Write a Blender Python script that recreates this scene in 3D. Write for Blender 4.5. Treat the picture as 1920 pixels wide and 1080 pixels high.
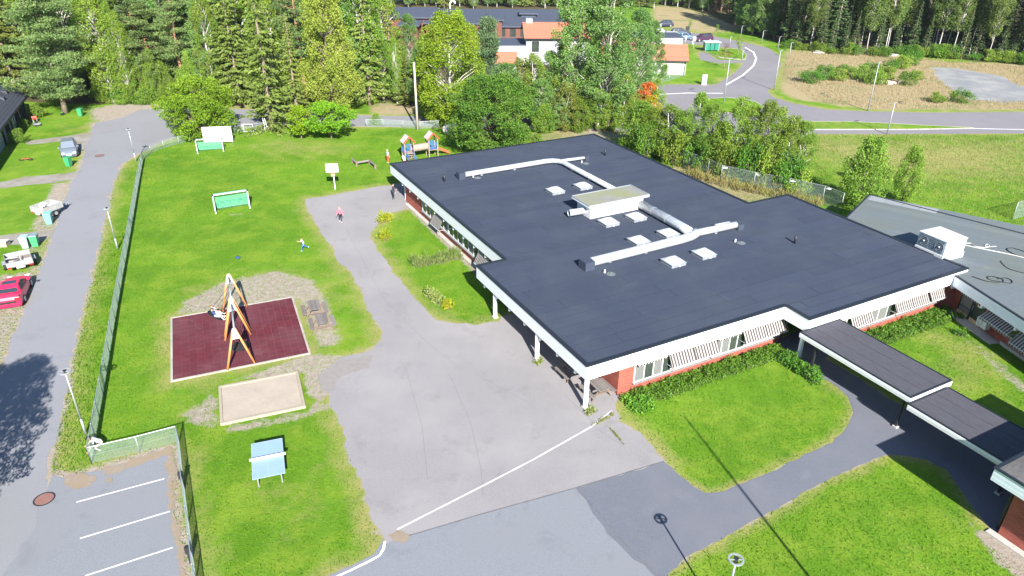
import bpy, math, random
import numpy as np
from mathutils import Vector, Matrix
for o in list(bpy.data.objects): bpy.data.objects.remove(o)
R = math.radians
SC = bpy.context.scene
COL = SC.collection
# ------------------------------------------------------------------ camera
FPX, TH, RO, AZ, CH = 1352.64, R(27.73), R(0.4917), R(-28.08), 25.0
_c, _s = math.cos(TH), math.sin(TH)
FW = np.array([0, _c, -_s]); _up = np.array([0, _s, _c]); _rt = np.array([1., 0, 0])
RT = math.cos(RO)*_rt + math.sin(RO)*_up
UP = -math.sin(RO)*_rt + math.cos(RO)*_up
cam_d = bpy.data.cameras.new('camera'); cam = bpy.data.objects.new('camera', cam_d); COL.objects.link(cam)
cam_d.sensor_width = 36.0; cam_d.lens = FPX/1920*36; cam_d.clip_start = 0.5; cam_d.clip_end = 3000
cam.matrix_world = Matrix(((RT[0], UP[0], -FW[0], 0), (RT[1], UP[1], -FW[1], 0), (RT[2], UP[2], -FW[2], CH), (0, 0, 0, 1)))
SC.camera = cam
# ------------------------------------------------------------------ sky, sun, exposure
SUN_EL, SH_AZ = R(31.5), R(-15.5)          # SH_AZ: compass direction in which shadows fall (0 = +Y, clockwise)
SUN_AZ = SH_AZ + math.pi
w = bpy.data.worlds.new('World'); SC.world = w; w.use_nodes = True
nt = w.node_tree; nt.nodes.clear()
sky = nt.nodes.new('ShaderNodeTexSky'); sky.sky_type = 'NISHITA'; sky.sun_disc = False
sky.sun_elevation = SUN_EL; sky.sun_rotation = SUN_AZ; sky.altitude = 100; sky.dust_density = 0.3; sky.ozone_density = 3.0
bg = nt.nodes.new('ShaderNodeBackground'); bg.inputs[1].default_value = 0.068
wo = nt.nodes.new('ShaderNodeOutputWorld')
nt.links.new(sky.outputs[0], bg.inputs[0]); nt.links.new(bg.outputs[0], wo.inputs[0])
sd = bpy.data.lights.new('sun', 'SUN'); sd.energy = 5.0; sd.angle = R(0.53); sd.color = (1.0, 0.955, 0.88)
sun = bpy.data.objects.new('sun', sd); COL.objects.link(sun)
_d = Vector((math.sin(SUN_AZ)*math.cos(SUN_EL), math.cos(SUN_AZ)*math.cos(SUN_EL), math.sin(SUN_EL)))
sun.rotation_euler = _d.to_track_quat('Z', 'Y').to_euler(); sun.location = _d*60
SC.view_settings.view_transform = 'Standard'; SC.view_settings.look = 'None'
SC.view_settings.exposure = 1.56; SC.view_settings.gamma = 1.0; SC.view_settings.use_curve_mapping = False
# ------------------------------------------------------------------ survey helpers (photo pixel -> place on a known plane)
def ray(x, y): return FW + RT*(x-960)/FPX - UP*(y-540)/FPX
def G(x, y, z=0.0):
    d = ray(x, y); t = (CH-z)/-d[2]
    return Vector((d[0]*t, d[1]*t, z))
dA = np.array([math.sin(AZ), math.cos(AZ)]); dB = np.array([math.cos(AZ), -math.sin(AZ)])
O2 = np.array(G(1101, 686, 3.0)[:2])
def UV(x, y, z=0.0):
    g = np.array(G(x, y, z)[:2]) - O2
    return (float(g@dB), float(g@dA))
def W(u, v, z=0.0):                       # main-building grid -> world
    p = O2 + u*dB + v*dA
    return Vector((p[0], p[1], z))
BROT = -AZ
def upto(x, y, yt):                       # height of a vertical standing at ground pixel (x,y) reaching row yt
    g = G(x, y); lo, hi = 0.0, 24.9
    for _ in range(40):
        m = (lo+hi)/2; v = np.array([g[0], g[1], m-CH])
        yy = 540 - FPX*(v@UP)/(v@FW)
        if yy > yt: lo = m
        else: hi = m
    return lo
# ------------------------------------------------------------------ mesh helpers
class MB:
    def __init__(s): s.v = []; s.f = []; s.m = []; s.mi = 0
    def add(s, vs, fs):
        o = len(s.v); s.v += [tuple(p) for p in vs]; s.f += [[o+i for i in f] for f in fs]; s.m += [s.mi]*len(fs); return s
    def box(s, c, d, rz=0.0, tilt=None):
        x, y, z = d[0]/2, d[1]/2, d[2]/2
        m = Matrix.Rotation(rz, 4, 'Z')
        if tilt is not None: m = m @ tilt
        c = Vector(c)
        vs = [c + (m @ Vector((a*x, b*y, e*z))) for a in (-1, 1) for b in (-1, 1) for e in (-1, 1)]
        return s.add(vs, [(0, 1, 3, 2), (4, 6, 7, 5), (0, 4, 5, 1), (2, 3, 7, 6), (0, 2, 6, 4), (1, 5, 7, 3)])
    def bx(s, a, b):                      # box from min corner to max corner
        return s.box([(a[i]+b[i])/2 for i in range(3)], [abs(b[i]-a[i]) for i in range(3)])
    def bar(s, a, b, w, h, up=(0, 0, 1)):
        a, b = Vector(a), Vector(b); d = (b-a); L = d.length
        if L < 1e-6: return s
        d /= L; u = Vector(up)
        if abs(d.dot(u)) > .98: u = Vector((1, 0, 0))
        r = d.cross(u).normalized(); u = r.cross(d)
        vs = [p + r*(i*w/2) + u*(j*h/2) for p in (a, b) for i in (-1, 1) for j in (-1, 1)]
        return s.add(vs, [(0, 1, 3, 2), (4, 6, 7, 5), (0, 4, 5, 1), (2, 3, 7, 6), (0, 2, 6, 4), (1, 5, 7, 3)])
    def cyl(s, a, b, r0, r1=None, n=8, cap=True):
        if r1 is None: r1 = r0
        a, b = Vector(a), Vector(b); d = (b-a).normalized()
        u = Vector((0, 0, 1)) if abs(d.z) < .95 else Vector((1, 0, 0))
        r = d.cross(u).normalized(); u = r.cross(d); o = []
        for p, q in ((a, r0), (b, r1)):
            for i in range(n):
                t = 2*math.pi*i/n; o.append(p + r*(q*math.cos(t)) + u*(q*math.sin(t)))
        fs = [(i, (i+1) % n, n+(i+1) % n, n+i) for i in range(n)]
        if cap: fs += [tuple(range(n-1, -1, -1)), tuple(range(n, 2*n))]
        return s.add(o, fs)
    def tube(s, pts, r, n=6, cap=True):
        P = [Vector(p) for p in pts]; rs = r if isinstance(r, (list, tuple)) else [r]*len(P); o = []
        u = None
        for i, p in enumerate(P):
            d = (P[min(i+1, len(P)-1)] - P[max(i-1, 0)]).normalized()
            if u is None:
                u = Vector((0, 0, 1)) if abs(d.z) < .9 else Vector((1, 0, 0))
            rr = d.cross(u).normalized(); u = rr.cross(d).normalized()
            for k in range(n):
                t = 2*math.pi*k/n; o.append(p + rr*(rs[i]*math.cos(t)) + u*(rs[i]*math.sin(t)))
        fs = [(i*n+k, i*n+(k+1) % n, (i+1)*n+(k+1) % n, (i+1)*n+k) for i in range(len(P)-1) for k in range(n)]
        if cap: fs += [tuple(range(n-1, -1, -1)), tuple(range((len(P)-1)*n, len(P)*n))]
        return s.add(o, fs)
    def prism(s, poly, z0, z1, bottom=True):
        n = len(poly); vs = [(p[0], p[1], z0) for p in poly] + [(p[0], p[1], z1) for p in poly]
        fs = [(i, (i+1) % n, n+(i+1) % n, n+i) for i in range(n)] + [tuple(range(n, 2*n))]
        if bottom: fs.append(tuple(range(n-1, -1, -1)))
        return s.add(vs, fs)
    def quad(s, a, b, c, d): return s.add([a, b, c, d], [(0, 1, 2, 3)])
    def ball(s, c, r, n=10, m=6, jit=0.0, rng=None):
        c = Vector(c); r = (r, r, r) if not isinstance(r, (tuple, list)) else r; o = []
        for j in range(m+1):
            ph = math.pi*j/m
            for i in range(n):
                t = 2*math.pi*i/n; k = 1 + (rng.uniform(-jit, jit) if rng and 0 < j < m else 0)
                o.append(c + Vector((r[0]*math.sin(ph)*math.cos(t)*k, r[1]*math.sin(ph)*math.sin(t)*k, r[2]*math.cos(ph)*k)))
        fs = [(j*n+i, (j+1)*n+i, (j+1)*n+(i+1) % n, j*n+(i+1) % n) for j in range(m) for i in range(n)]
        return s.add(o, fs)
    def ring(s, c, ro, ri, h, n=20, nrm=(0, 0, 1)):
        c = Vector(c); q = Vector(nrm).normalized().to_track_quat('Z', 'Y'); o = []
        for i in range(n):
            t = 2*math.pi*i/n; cs, sn = math.cos(t), math.sin(t)
            for rr, z in ((ro, -h/2), (ro, h/2), (ri, h/2), (ri, -h/2)): o.append(c + q @ Vector((rr*cs, rr*sn, z)))
        fs = [(i*4+k, ((i+1) % n)*4+k, ((i+1) % n)*4+(k+1) % 4, i*4+(k+1) % 4) for i in range(n) for k in range(4)]
        return s.add(o, fs)
    def mesh(s, name, mats, smooth=False):
        me = bpy.data.meshes.new(name); me.from_pydata(s.v, [], s.f)
        for m in (mats if isinstance(mats, (list, tuple)) else [mats]): me.materials.append(m)
        if any(s.m): me.polygons.foreach_set('material_index', s.m)
        if smooth: me.polygons.foreach_set('use_smooth', [True]*len(s.f))
        me.update(); return me
    def build(s, name, mats, parent=None, smooth=False, **k):
        return put(name, s.mesh(name, mats, smooth), parent, **k)
def put(name, me, parent=None, loc=None, rz=None, kind=None, label=None):
    o = bpy.data.objects.new(name, me); COL.objects.link(o)
    if parent is not None: o.parent = parent
    if loc is not None: o.location = loc
    if rz is not None: o.rotation_euler = (0, 0, rz)
    if kind: o['kind'] = kind
    if label: o['label'] = label
    return o
def tag(o, label, cat, group=None):
    o['label'] = label; o['category'] = cat
    if group: o['group'] = group
    return o
def thing(name, label, cat, loc=(0, 0, 0), rz=0.0, group=None):
    o = bpy.data.objects.new(name, None); COL.objects.link(o); o.empty_display_size = .3
    o.location = loc; o.rotation_euler = (0, 0, rz)
    return tag(o, label, cat, group)
def struct(o): o['kind'] = 'structure'; return o
def copy_tree(root, loc, rz, label, group=None, scale=None):
    r = root.copy(); COL.objects.link(r); r.location = loc; r.rotation_euler = (0, 0, rz); r['label'] = label
    if group: r['group'] = group
    if scale: r.scale = scale if isinstance(scale, tuple) else (scale,)*3
    for ch in root.children:
        c = ch.copy(); COL.objects.link(c); c.parent = r
        for g in ch.children:
            d = g.copy(); COL.objects.link(d); d.parent = c
    return r
# ------------------------------------------------------------------ materials
def mat(name, c1, c2=None, scale=4.0, rough=.85, bump=0.0, bscale=None, metal=0.0, spec=.4, coord='Object', detail=5.0, stretch=None, vary=0.0, big=None, bigscale=.15, coat=0.0, trans=None, stain=None, stainscale=.7, stainamt=.5):
    m = bpy.data.materials.new(name); m.use_nodes = True; t = m.node_tree; N = t.nodes; L = t.links
    b = N['Principled BSDF']; b.inputs['Roughness'].default_value = rough; b.inputs['Metallic'].default_value = metal
    b.inputs['Specular IOR Level'].default_value = spec; b.inputs['Coat Weight'].default_value = coat
    c1 = (*c1, 1)
    if coord == 'World': tc = N.new('ShaderNodeNewGeometry').outputs['Position']
    else: tc = N.new('ShaderNodeTexCoord').outputs['Object']
    if stretch:
        mp = N.new('ShaderNodeMapping'); mp.inputs['Scale'].default_value = stretch; L.new(tc, mp.inputs[0]); tc = mp.outputs[0]
    out = None
    if c2 is not None:
        n = N.new('ShaderNodeTexNoise'); n.inputs['Scale'].default_value = scale; n.inputs['Detail'].default_value = detail; n.inputs['Roughness'].default_value = .65
        L.new(tc, n.inputs['Vector'])
        r = N.new('ShaderNodeMapRange'); r.inputs[1].default_value = .3; r.inputs[2].default_value = .7; L.new(n.outputs[0], r.inputs[0])
        x = N.new('ShaderNodeMix'); x.data_type = 'RGBA'; x.inputs[6].default_value = c1; x.inputs[7].default_value = (*c2, 1)
        L.new(r.outputs[0], x.inputs[0]); out = x.outputs[2]
    if big is not None:
        n = N.new('ShaderNodeTexNoise'); n.inputs['Scale'].default_value = bigscale; n.inputs['Detail'].default_value = 6; n.inputs['Roughness'].default_value = .6
        L.new(tc, n.inputs['Vector'])
        r = N.new('ShaderNodeMapRange'); r.inputs[1].default_value = .42; r.inputs[2].default_value = .68; L.new(n.outputs[0], r.inputs[0])
        x = N.new('ShaderNodeMix'); x.data_type = 'RGBA'; x.inputs[6].default_value = c1; x.inputs[7].default_value = (*big, 1)
        L.new(r.outputs[0], x.inputs[0])
        if out is not None: L.new(out, x.inputs[6])
        out = x.outputs[2]
    if stain is not None:
        n = N.new('ShaderNodeTexNoise'); n.inputs['Scale'].default_value = stainscale; n.inputs['Detail'].default_value = 9; n.inputs['Roughness'].default_value = .72; n.inputs['Distortion'].default_value = .4
        L.new(tc, n.inputs['Vector'])
        r = N.new('ShaderNodeMapRange'); r.inputs[1].default_value = .55; r.inputs[2].default_value = .72; r.inputs[4].default_value = stainamt; L.new(n.outputs[0], r.inputs[0])
        x = N.new('ShaderNodeMix'); x.data_type = 'RGBA'; x.inputs[6].default_value = c1; x.inputs[7].default_value = (*stain, 1); L.new(r.outputs[0], x.inputs[0])
        if out is not None: L.new(out, x.inputs[6])
        out = x.outputs[2]
    if vary:
        oi = N.new('ShaderNodeObjectInfo'); r = N.new('ShaderNodeMapRange'); r.inputs[3].default_value = 1-vary; r.inputs[4].default_value = 1+vary
        L.new(oi.outputs['Random'], r.inputs[0]); hs = N.new('ShaderNodeHueSaturation'); L.new(r.outputs[0], hs.inputs['Value'])
        if out is not None: L.new(out, hs.inputs['Color'])
        else: hs.inputs['Color'].default_value = c1
        out = hs.outputs[0]
    if out is not None: L.new(out, b.inputs['Base Color'])
    else: b.inputs['Base Color'].default_value = c1
    if bump:
        n = N.new('ShaderNodeTexNoise'); n.inputs['Scale'].default_value = bscale or scale*4; n.inputs['Detail'].default_value = 4
        L.new(tc, n.inputs['Vector']); bp = N.new('ShaderNodeBump'); bp.inputs['Strength'].default_value = 1.0; bp.inputs['Distance'].default_value = bump
        L.new(n.outputs[0], bp.inputs['Height']); L.new(bp.outputs[0], b.inputs['Normal'])
    return m
def glass(name, c, rough=.06):
    m = mat(name, c, rough=rough, spec=.8); return m
def leaf(name, c1, c2, trans=.35, hue=.012, val=.2):
    """foliage: per-leaf tint between two real leaf colours, per-tree shift, light through the blade"""
    m = bpy.data.materials.new(name); m.use_nodes = True; t = m.node_tree; N = t.nodes; L = t.links; N.clear()
    at = N.new('ShaderNodeAttribute'); at.attribute_name = 'tint'
    x = N.new('ShaderNodeMix'); x.data_type = 'RGBA'; x.inputs[6].default_value = (*c1, 1); x.inputs[7].default_value = (*c2, 1); L.new(at.outputs['Fac'], x.inputs[0])
    oi = N.new('ShaderNodeObjectInfo'); hs = N.new('ShaderNodeHueSaturation')
    r = N.new('ShaderNodeMapRange'); r.inputs[3].default_value = 1-val; r.inputs[4].default_value = 1+val; L.new(oi.outputs['Random'], r.inputs[0]); L.new(r.outputs[0], hs.inputs['Value'])
    w_ = N.new('ShaderNodeMath'); w_.operation = 'MULTIPLY'; w_.inputs[1].default_value = 7.31; L.new(oi.outputs['Random'], w_.inputs[0])
    f_ = N.new('ShaderNodeMath'); f_.operation = 'FRACT'; L.new(w_.outputs[0], f_.inputs[0])
    r2 = N.new('ShaderNodeMapRange'); r2.inputs[3].default_value = .5-hue; r2.inputs[4].default_value = .5+hue; L.new(f_.outputs[0], r2.inputs[0]); L.new(r2.outputs[0], hs.inputs['Hue'])
    L.new(x.outputs[2], hs.inputs['Color'])
    d = N.new('ShaderNodeBsdfDiffuse'); tr = N.new('ShaderNodeBsdfTranslucent'); g = N.new('ShaderNodeBsdfGlossy'); g.inputs['Roughness'].default_value = .45
    g.inputs['Color'].default_value = (.9, .95, 1, 1)
    m1 = N.new('ShaderNodeMixShader'); m1.inputs[0].default_value = trans; m2 = N.new('ShaderNodeMixShader'); m2.inputs[0].default_value = .008
    L.new(hs.outputs[0], d.inputs[0]); L.new(hs.outputs[0], tr.inputs[0]); L.new(d.outputs[0], m1.inputs[1]); L.new(tr.outputs[0], m1.inputs[2])
    L.new(m1.outputs[0], m2.inputs[1]); L.new(g.outputs[0], m2.inputs[2])
    o = N.new('ShaderNodeOutputMaterial'); L.new(m2.outputs[0], o.inputs[0]); return m
def stripes(name, ca, cb, width, axis=0, duty=.5, rough=.9):
    m = bpy.data.materials.new(name); m.use_nodes = True; t = m.node_tree; N = t.nodes; L = t.links; b = N['Principled BSDF']
    tc = N.new('ShaderNodeTexCoord'); sp = N.new('ShaderNodeSeparateXYZ'); L.new(tc.outputs['Object'], sp.inputs[0])
    d = N.new('ShaderNodeMath'); d.operation = 'DIVIDE'; d.inputs[1].default_value = width; L.new(sp.outputs[axis], d.inputs[0])
    f = N.new('ShaderNodeMath'); f.operation = 'FRACT'; L.new(d.outputs[0], f.inputs[0])
    g = N.new('ShaderNodeMath'); g.operation = 'GREATER_THAN'; g.inputs[1].default_value = duty; L.new(f.outputs[0], g.inputs[0])
    n = N.new('ShaderNodeTexNoise'); n.inputs['Scale'].default_value = 3; L.new(tc.outputs['Object'], n.inputs[0])
    x = N.new('ShaderNodeMix'); x.data_type = 'RGBA'; x.inputs[6].default_value = (*ca, 1); x.inputs[7].default_value = (*cb, 1); L.new(g.outputs[0], x.inputs[0])
    hs = N.new('ShaderNodeHueSaturation'); r = N.new('ShaderNodeMapRange'); r.inputs[3].default_value = .8; r.inputs[4].default_value = 1.15
    L.new(n.outputs[0], r.inputs[0]); L.new(r.outputs[0], hs.inputs['Value']); L.new(x.outputs[2], hs.inputs['Color']); L.new(hs.outputs[0], b.inputs['Base Color'])
    b.inputs['Roughness'].default_value = rough; return m
def bricks(name, c1, c2, mortar, axis='XZ'):
    m = bpy.data.materials.new(name); m.use_nodes = True; t = m.node_tree; N = t.nodes; L = t.links; b = N['Principled BSDF']
    tc = N.new('ShaderNodeTexCoord'); sp = N.new('ShaderNodeSeparateXYZ'); L.new(tc.outputs['Object'], sp.inputs[0])
    ad = N.new('ShaderNodeMath'); ad.operation = 'ADD'; L.new(sp.outputs[0], ad.inputs[0]); L.new(sp.outputs[1], ad.inputs[1])
    cb = N.new('ShaderNodeCombineXYZ'); L.new(ad.outputs[0], cb.inputs[0]); L.new(sp.outputs[2], cb.inputs[1])
    k = N.new('ShaderNodeTexBrick'); L.new(cb.outputs[0], k.inputs['Vector']); k.inputs['Scale'].default_value = 1.0
    k.inputs['Color1'].default_value = (*c1, 1); k.inputs['Color2'].default_value = (*c2, 1); k.inputs['Mortar'].default_value = (*mortar, 1)
    k.inputs['Mortar Size'].default_value = .006; k.inputs['Brick Width'].default_value = .24; k.inputs['Row Height'].default_value = .075; k.inputs['Bias'].default_value = .0
    n = N.new('ShaderNodeTexNoise'); n.inputs['Scale'].default_value = 1.2; n.inputs['Detail'].default_value = 5; L.new(tc.outputs['Object'], n.inputs[0])
    r = N.new('ShaderNodeMapRange'); r.inputs[3].default_value = .7; r.inputs[4].default_value = 1.3; L.new(n.outputs[0], r.inputs[0])
    hs = N.new('ShaderNodeHueSaturation'); L.new(r.outputs[0], hs.inputs['Value']); L.new(k.outputs[0], hs.inputs['Color']); L.new(hs.outputs[0], b.inputs['Base Color'])
    bp = N.new('ShaderNodeBump'); bp.inputs['Distance'].default_value = .006; bp.invert = True; L.new(k.outputs['Fac'], bp.inputs['Height']); L.new(bp.outputs[0], b.inputs['Normal'])
    b.inputs['Roughness'].default_value = .9; return m

m_asph_old = mat('asphalt_old', (.172, .165, .172), (.246, .236, .243), 16, .93, .006, 120, coord='World', big=(.250, .238, .244), bigscale=.16, stain=(.145, .138, .142), stainscale=.45, stainamt=.55, detail=8)
m_asph_new = mat('asphalt_blue', (.140, .151, .175), (.206, .217, .24), 16, .92, .006, 120, coord='World', big=(.172, .18, .20), bigscale=.2, stain=(.105, .112, .13), stainscale=.5, stainamt=.5, detail=8)
m_asph_path = mat('asphalt_path', (.088, .096, .122), (.134, .143, .172), 16, .9, .006, 120, coord='World', big=(.128, .132, .155), bigscale=.3, stain=(.16, .162, .18), stainscale=.35, stainamt=.6, detail=8)
m_asph_street = mat('asphalt_street', (.160, .165, .185), (.230, .234, .254), 16, .93, .006, 110, coord='World', big=(.186, .186, .202), bigscale=.12, stain=(.128, .13, .145), stainscale=.4, stainamt=.5, detail=8)
m_asph_road = mat('asphalt_road', (.150, .142, .158), (.182, .173, .187), 6, .93, .006, 110, coord='World', big=(.185, .176, .19), bigscale=.08, stain=(.13, .125, .138), stainscale=.3)
m_gravel = mat('gravel', (.20, .19, .175), (.27, .255, .24), 5, .95, .02, 25, coord='World', big=(.17, .15, .10), bigscale=.5)
m_gravel_pad = mat('crushed_stone', (.155, .165, .18), (.20, .205, .215), 1.4, .95, .02, 25, coord='World', big=(.27, .27, .265), bigscale=.25)
m_sand = mat('sand', (.30, .258, .212), (.335, .29, .24), 5, .95, .012, 20, coord='World')
m_line = mat('road_paint', (.62, .62, .62), (.40, .39, .39), 14, .8, coord='World', detail=7)
m_line_bright = mat('road_paint_fresh', (.78, .78, .78), (.66, .66, .66), 8, .8, coord='World')
m_conc = mat('concrete', (.34, .325, .30), (.41, .395, .37), 5, .9, .004, 40)
m_kerb = mat('kerb_stone', (.27, .25, .225), (.34, .32, .285), 3, .9, .004, 30, vary=.1)
m_white = mat('white_painted_boards', (.66, .68, .72), (.72, .74, .77), 2.5, .55, .002, 30, stain=(.52, .53, .54), stainscale=1.0, stainamt=.35)
m_whiteplain = mat('white_paint', (.62, .62, .62), (.55, .55, .55), 4, .5)
m_felt = mat('roof_felt', (.029, .038, .063), (.039, .050, .080), 9, .9, .004, 90, vary=.06, big=(.042, .052, .076), bigscale=.3, spec=.25, stain=(.062, .068, .082), stainscale=.55, stainamt=.45)
m_feltedge = mat('roof_edge_metal', (.012, .016, .024), rough=.5)
m_felt2 = mat('wing_roof_felt', (.092, .112, .128), (.115, .136, .152), 6, .9, .004, 60, vary=.06, big=(.105, .125, .118), bigscale=.3, stain=(.14, .15, .14), stainscale=.5)
m_felt3 = mat('canopy_felt', (.040, .040, .052), (.075, .074, .09), 5, .9, .003, 60, stretch=(5, .5, 1), stain=(.10, .098, .11), stainscale=.6, stainamt=.35)
m_brick = bricks('red_brick', (.34, .062, .036), (.235, .040, .026), (.27, .18, .145))
m_frame = mat('window_frame', (.50, .52, .54), rough=.5)
m_framedark = mat('dark_green_frame', (.02, .035, .03), rough=.4)
m_glass = mat('window_glass', (.020, .032, .030), (.05, .062, .05), .8, .07, spec=.6)
m_curtain = mat('pale_curtain', (.105, .112, .108), (.15, .155, .148), 6, .9, stretch=(8, 8, .3))
m_wooddark = mat('dark_timber', (.10, .055, .03), (.16, .09, .05), 5, .8)  # dark brown timber of the gable-end window frames
m_awn = stripes('awning_stripe', (.30, .285, .275), (.040, .030, .031), .21, 0, .5)
m_galv = mat('galvanised_steel', (.27, .295, .32), (.36, .38, .40), 5, .5, metal=.35)
m_duct = mat('duct_metal', (.40, .43, .46), (.52, .54, .56), 3, .42, metal=.3, stain=(.30, .31, .32), stainscale=1.2)
m_dark = mat('dark_steel', (.02, .022, .026), rough=.5)
m_black = mat('black_rubber', (.012, .012, .014), rough=.75)
m_wire = mat('fence_wire', (.22, .29, .265), (.29, .36, .33), 3, .5, metal=.1)
m_orange = mat('larch_pole', (.50, .20, .065), (.62, .28, .10), 3, .6, .003, 30, stretch=(4, 4, .4))
m_greywood = mat('weathered_wood', (.115, .10, .096), (.20, .178, .168), 6, .85, .003, 30, stretch=(1, 8, 8), vary=.18)
m_brownwood = mat('brown_wood', (.125, .09, .072), (.18, .13, .10), 6, .85, .003, 30, vary=.12)
# ================================================================== GROUND
def pp(px, z=0.0): return [tuple(G(x, y, z)[:2]) if not isinstance(x, str) else tuple(W(*y)[:2]) for x, y in px]
def Wp(u, v): return ('w', (u, v))
def ragged(poly, step, amp, seed=1):
    rg = random.Random(seed); out = []; n = len(poly); ph = rg.uniform(0, 9)
    for i in range(n):
        a, b = Vector(poly[i]), Vector(poly[(i+1) % n]); L = (b-a).length; k = max(1, int(L/step)); nr = Vector((-(b-a).y, (b-a).x))/max(L, 1e-6)
        for j in range(k):
            p = a + (b-a)*(j/k)
            if amp: p = p + nr*(rg.gauss(0, amp*.45) + amp*.8*math.sin(ph + len(out)*.55) * math.sin(len(out)*.17+ph))
            out.append((p.x, p.y))
    return out
def sheet(name, poly, z, m, step=.7, amp=.07, seed=1, parent=None):
    pl = ragged(poly, step, amp, seed)
    from mathutils.geometry import tessellate_polygon
    tri = tessellate_polygon([[Vector((p[0], p[1], 0)) for p in pl]])
    b = MB(); b.add([(p[0], p[1], z) for p in pl], [t if (Vector(pl[t[1]])-Vector(pl[t[0]])).cross(Vector(pl[t[2]])-Vector(pl[t[0]])) > 0 else t[::-1] for t in tri])
    o = b.build(name, m, parent)
    if parent is None: struct(o)
    return o
P_street = pp([(178,230),(168,250),(160,280),(148,320),(135,340),(118,383),(100,437),(72,517),(43,590),(0,697),(-60,850),(-150,1090),(-150,1200),(60,1200),(90,985),(92,883),(106,806),(127,725),(133,673),(150,600),(173,507),(192,430),(213,340),(230,307),(260,287),(300,268),(330,257),(380,250),(440,237),(500,236),(560,236),(690,237),(840,236),(925,241),(925,221),(840,219),(690,217),(560,207),(500,206),(440,205),(380,204),(317,202),(260,207),(230,220),(205,226)])
P_park = pp([(97,893),(120,897),(150,890),(185,884),(215,872),(250,862),(290,848),(318,846),(322,870),(320,900),(318,946),(330,1000),(338,1040),(343,1080),(352,1200),(-60,1200),(20,1060),(60,985)])
P_yard = pp([(573,373),(627,365),(680,355),(730,348),(757,343),Wp(5,39.5),Wp(5,35),Wp(2.7,35.2),(768,390),(733,400),(707,420),(693,437),(707,470),(733,503),(760,540),(787,573),(817,598),(857,607),(890,610),(920,605),(935,603),Wp(.6,11.5),Wp(2.5,11.6),Wp(2.5,.3),(1152,757),(1160,790),(1200,812),(1225,838),(1245,865),(1250,872),(1086,924),(905,974),(802,1004),(748,1019),(728,1026),(716,1013),(700,982),(683,925),(658,858),(637,791),(609,735),(600,705),(640,673),(673,663),(707,647),(718,623),(703,603),(693,580),(677,553),(673,537),(657,510),(633,487),(613,450),(593,420),(577,397)])
P_apron = pp([(718,1013),(725,1020),(745,1010),(800,994),(900,964),(1080,914),(1130,970),(1180,1030),(1240,1085),(1240,1200),(540,1200),(600,1085),(630,1074),(665,1057),(702,1039)])
P_path = pp([(1080,915),(1245,865),(1270,890),(1300,915),(1325,927),(1345,925),(1400,905),(1500,860),(1560,830),(1590,800),(1600,775),(1590,745),(1570,725),(1520,690),(1490,665),Wp(15.2,.6),Wp(18.6,.6),Wp(18.6,-1.6),Wp(16.5,-2.5),Wp(16.3,-10),Wp(16.2,-16.3),(1870,1001),(1838,975),(1800,915),(1774,879),(1738,862),(1691,854),(1665,852),(1640,862),(1560,895),(1480,940),(1430,970),(1350,1010),(1290,1045),(1236,1092),(1172,1036),(1122,976)])
P_road = pp([(2100,206),(1920,210),(1733,211),(1633,209),(1550,205),(1483,193),(1450,182),(1438,172),(1452,159),(1464,120),(1461,104),(1437,89),(1393,79),(1330,66),(1270,58),(1200,55),(1140,60),(1140,80),(1250,78),(1330,86),(1390,92),(1401,104),(1398,113),(1381,113),(1345,112),(1325,100),(1312,98),(1312,112),(1345,119),(1396,118),(1378,136),(1342,159),(1215,158),(1100,160),(980,200),(920,222),(920,242),(1100,242),(1230,250),(1345,255),(1500,251),(1700,251),(1920,250),(2100,250)])
P_pad = pp([(318,718),(580,664),(552,557),(322,596)])
P_d1 = pp([(46,266),(100,258),(165,249),(172,249),(160,279),(150,284),(128,264),(60,271)])
P_d2 = pp([(-60,350),(0,343),(47,331),(120,326),(147,322),(140,336),(110,341),(97,344),(0,352),(-60,360)])
P_d3 = pp([(-60,450),(0,441),(50,435),(103,430),(97,444),(70,455),(40,458),(0,459),(-60,470)])
P_stone = pp([(1742,126),(1790,128),(1840,135),(1880,143),(1905,160),(1960,168),(2050,190),(1900,191),(1815,187),(1790,170),(1760,148)])
sheet('street', P_street, .004, m_asph_street, .5, .15, 1)
sheet('parking_lot', P_park, .009, m_asph_new, .5, .16, 2)
sheet('school_yard', P_yard, .006, m_asph_old, .45, .17, 3)
sheet('apron', P_apron, .010, m_asph_new, .8, .03, 4)
sheet('footpath', P_path, .013, m_asph_path, .4, .09, 5)
sheet('main_road', P_road, .006, m_asph_road, 2.0, .12, 6)
for i, P in enumerate((P_d1, P_d2, P_d3)): sheet('driveway', P, .010, m_gravel, .5, .16, 7+i)
sheet('gravel_pad', P_stone, .008, m_gravel_pad, 1.2, .5, 11)
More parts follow.
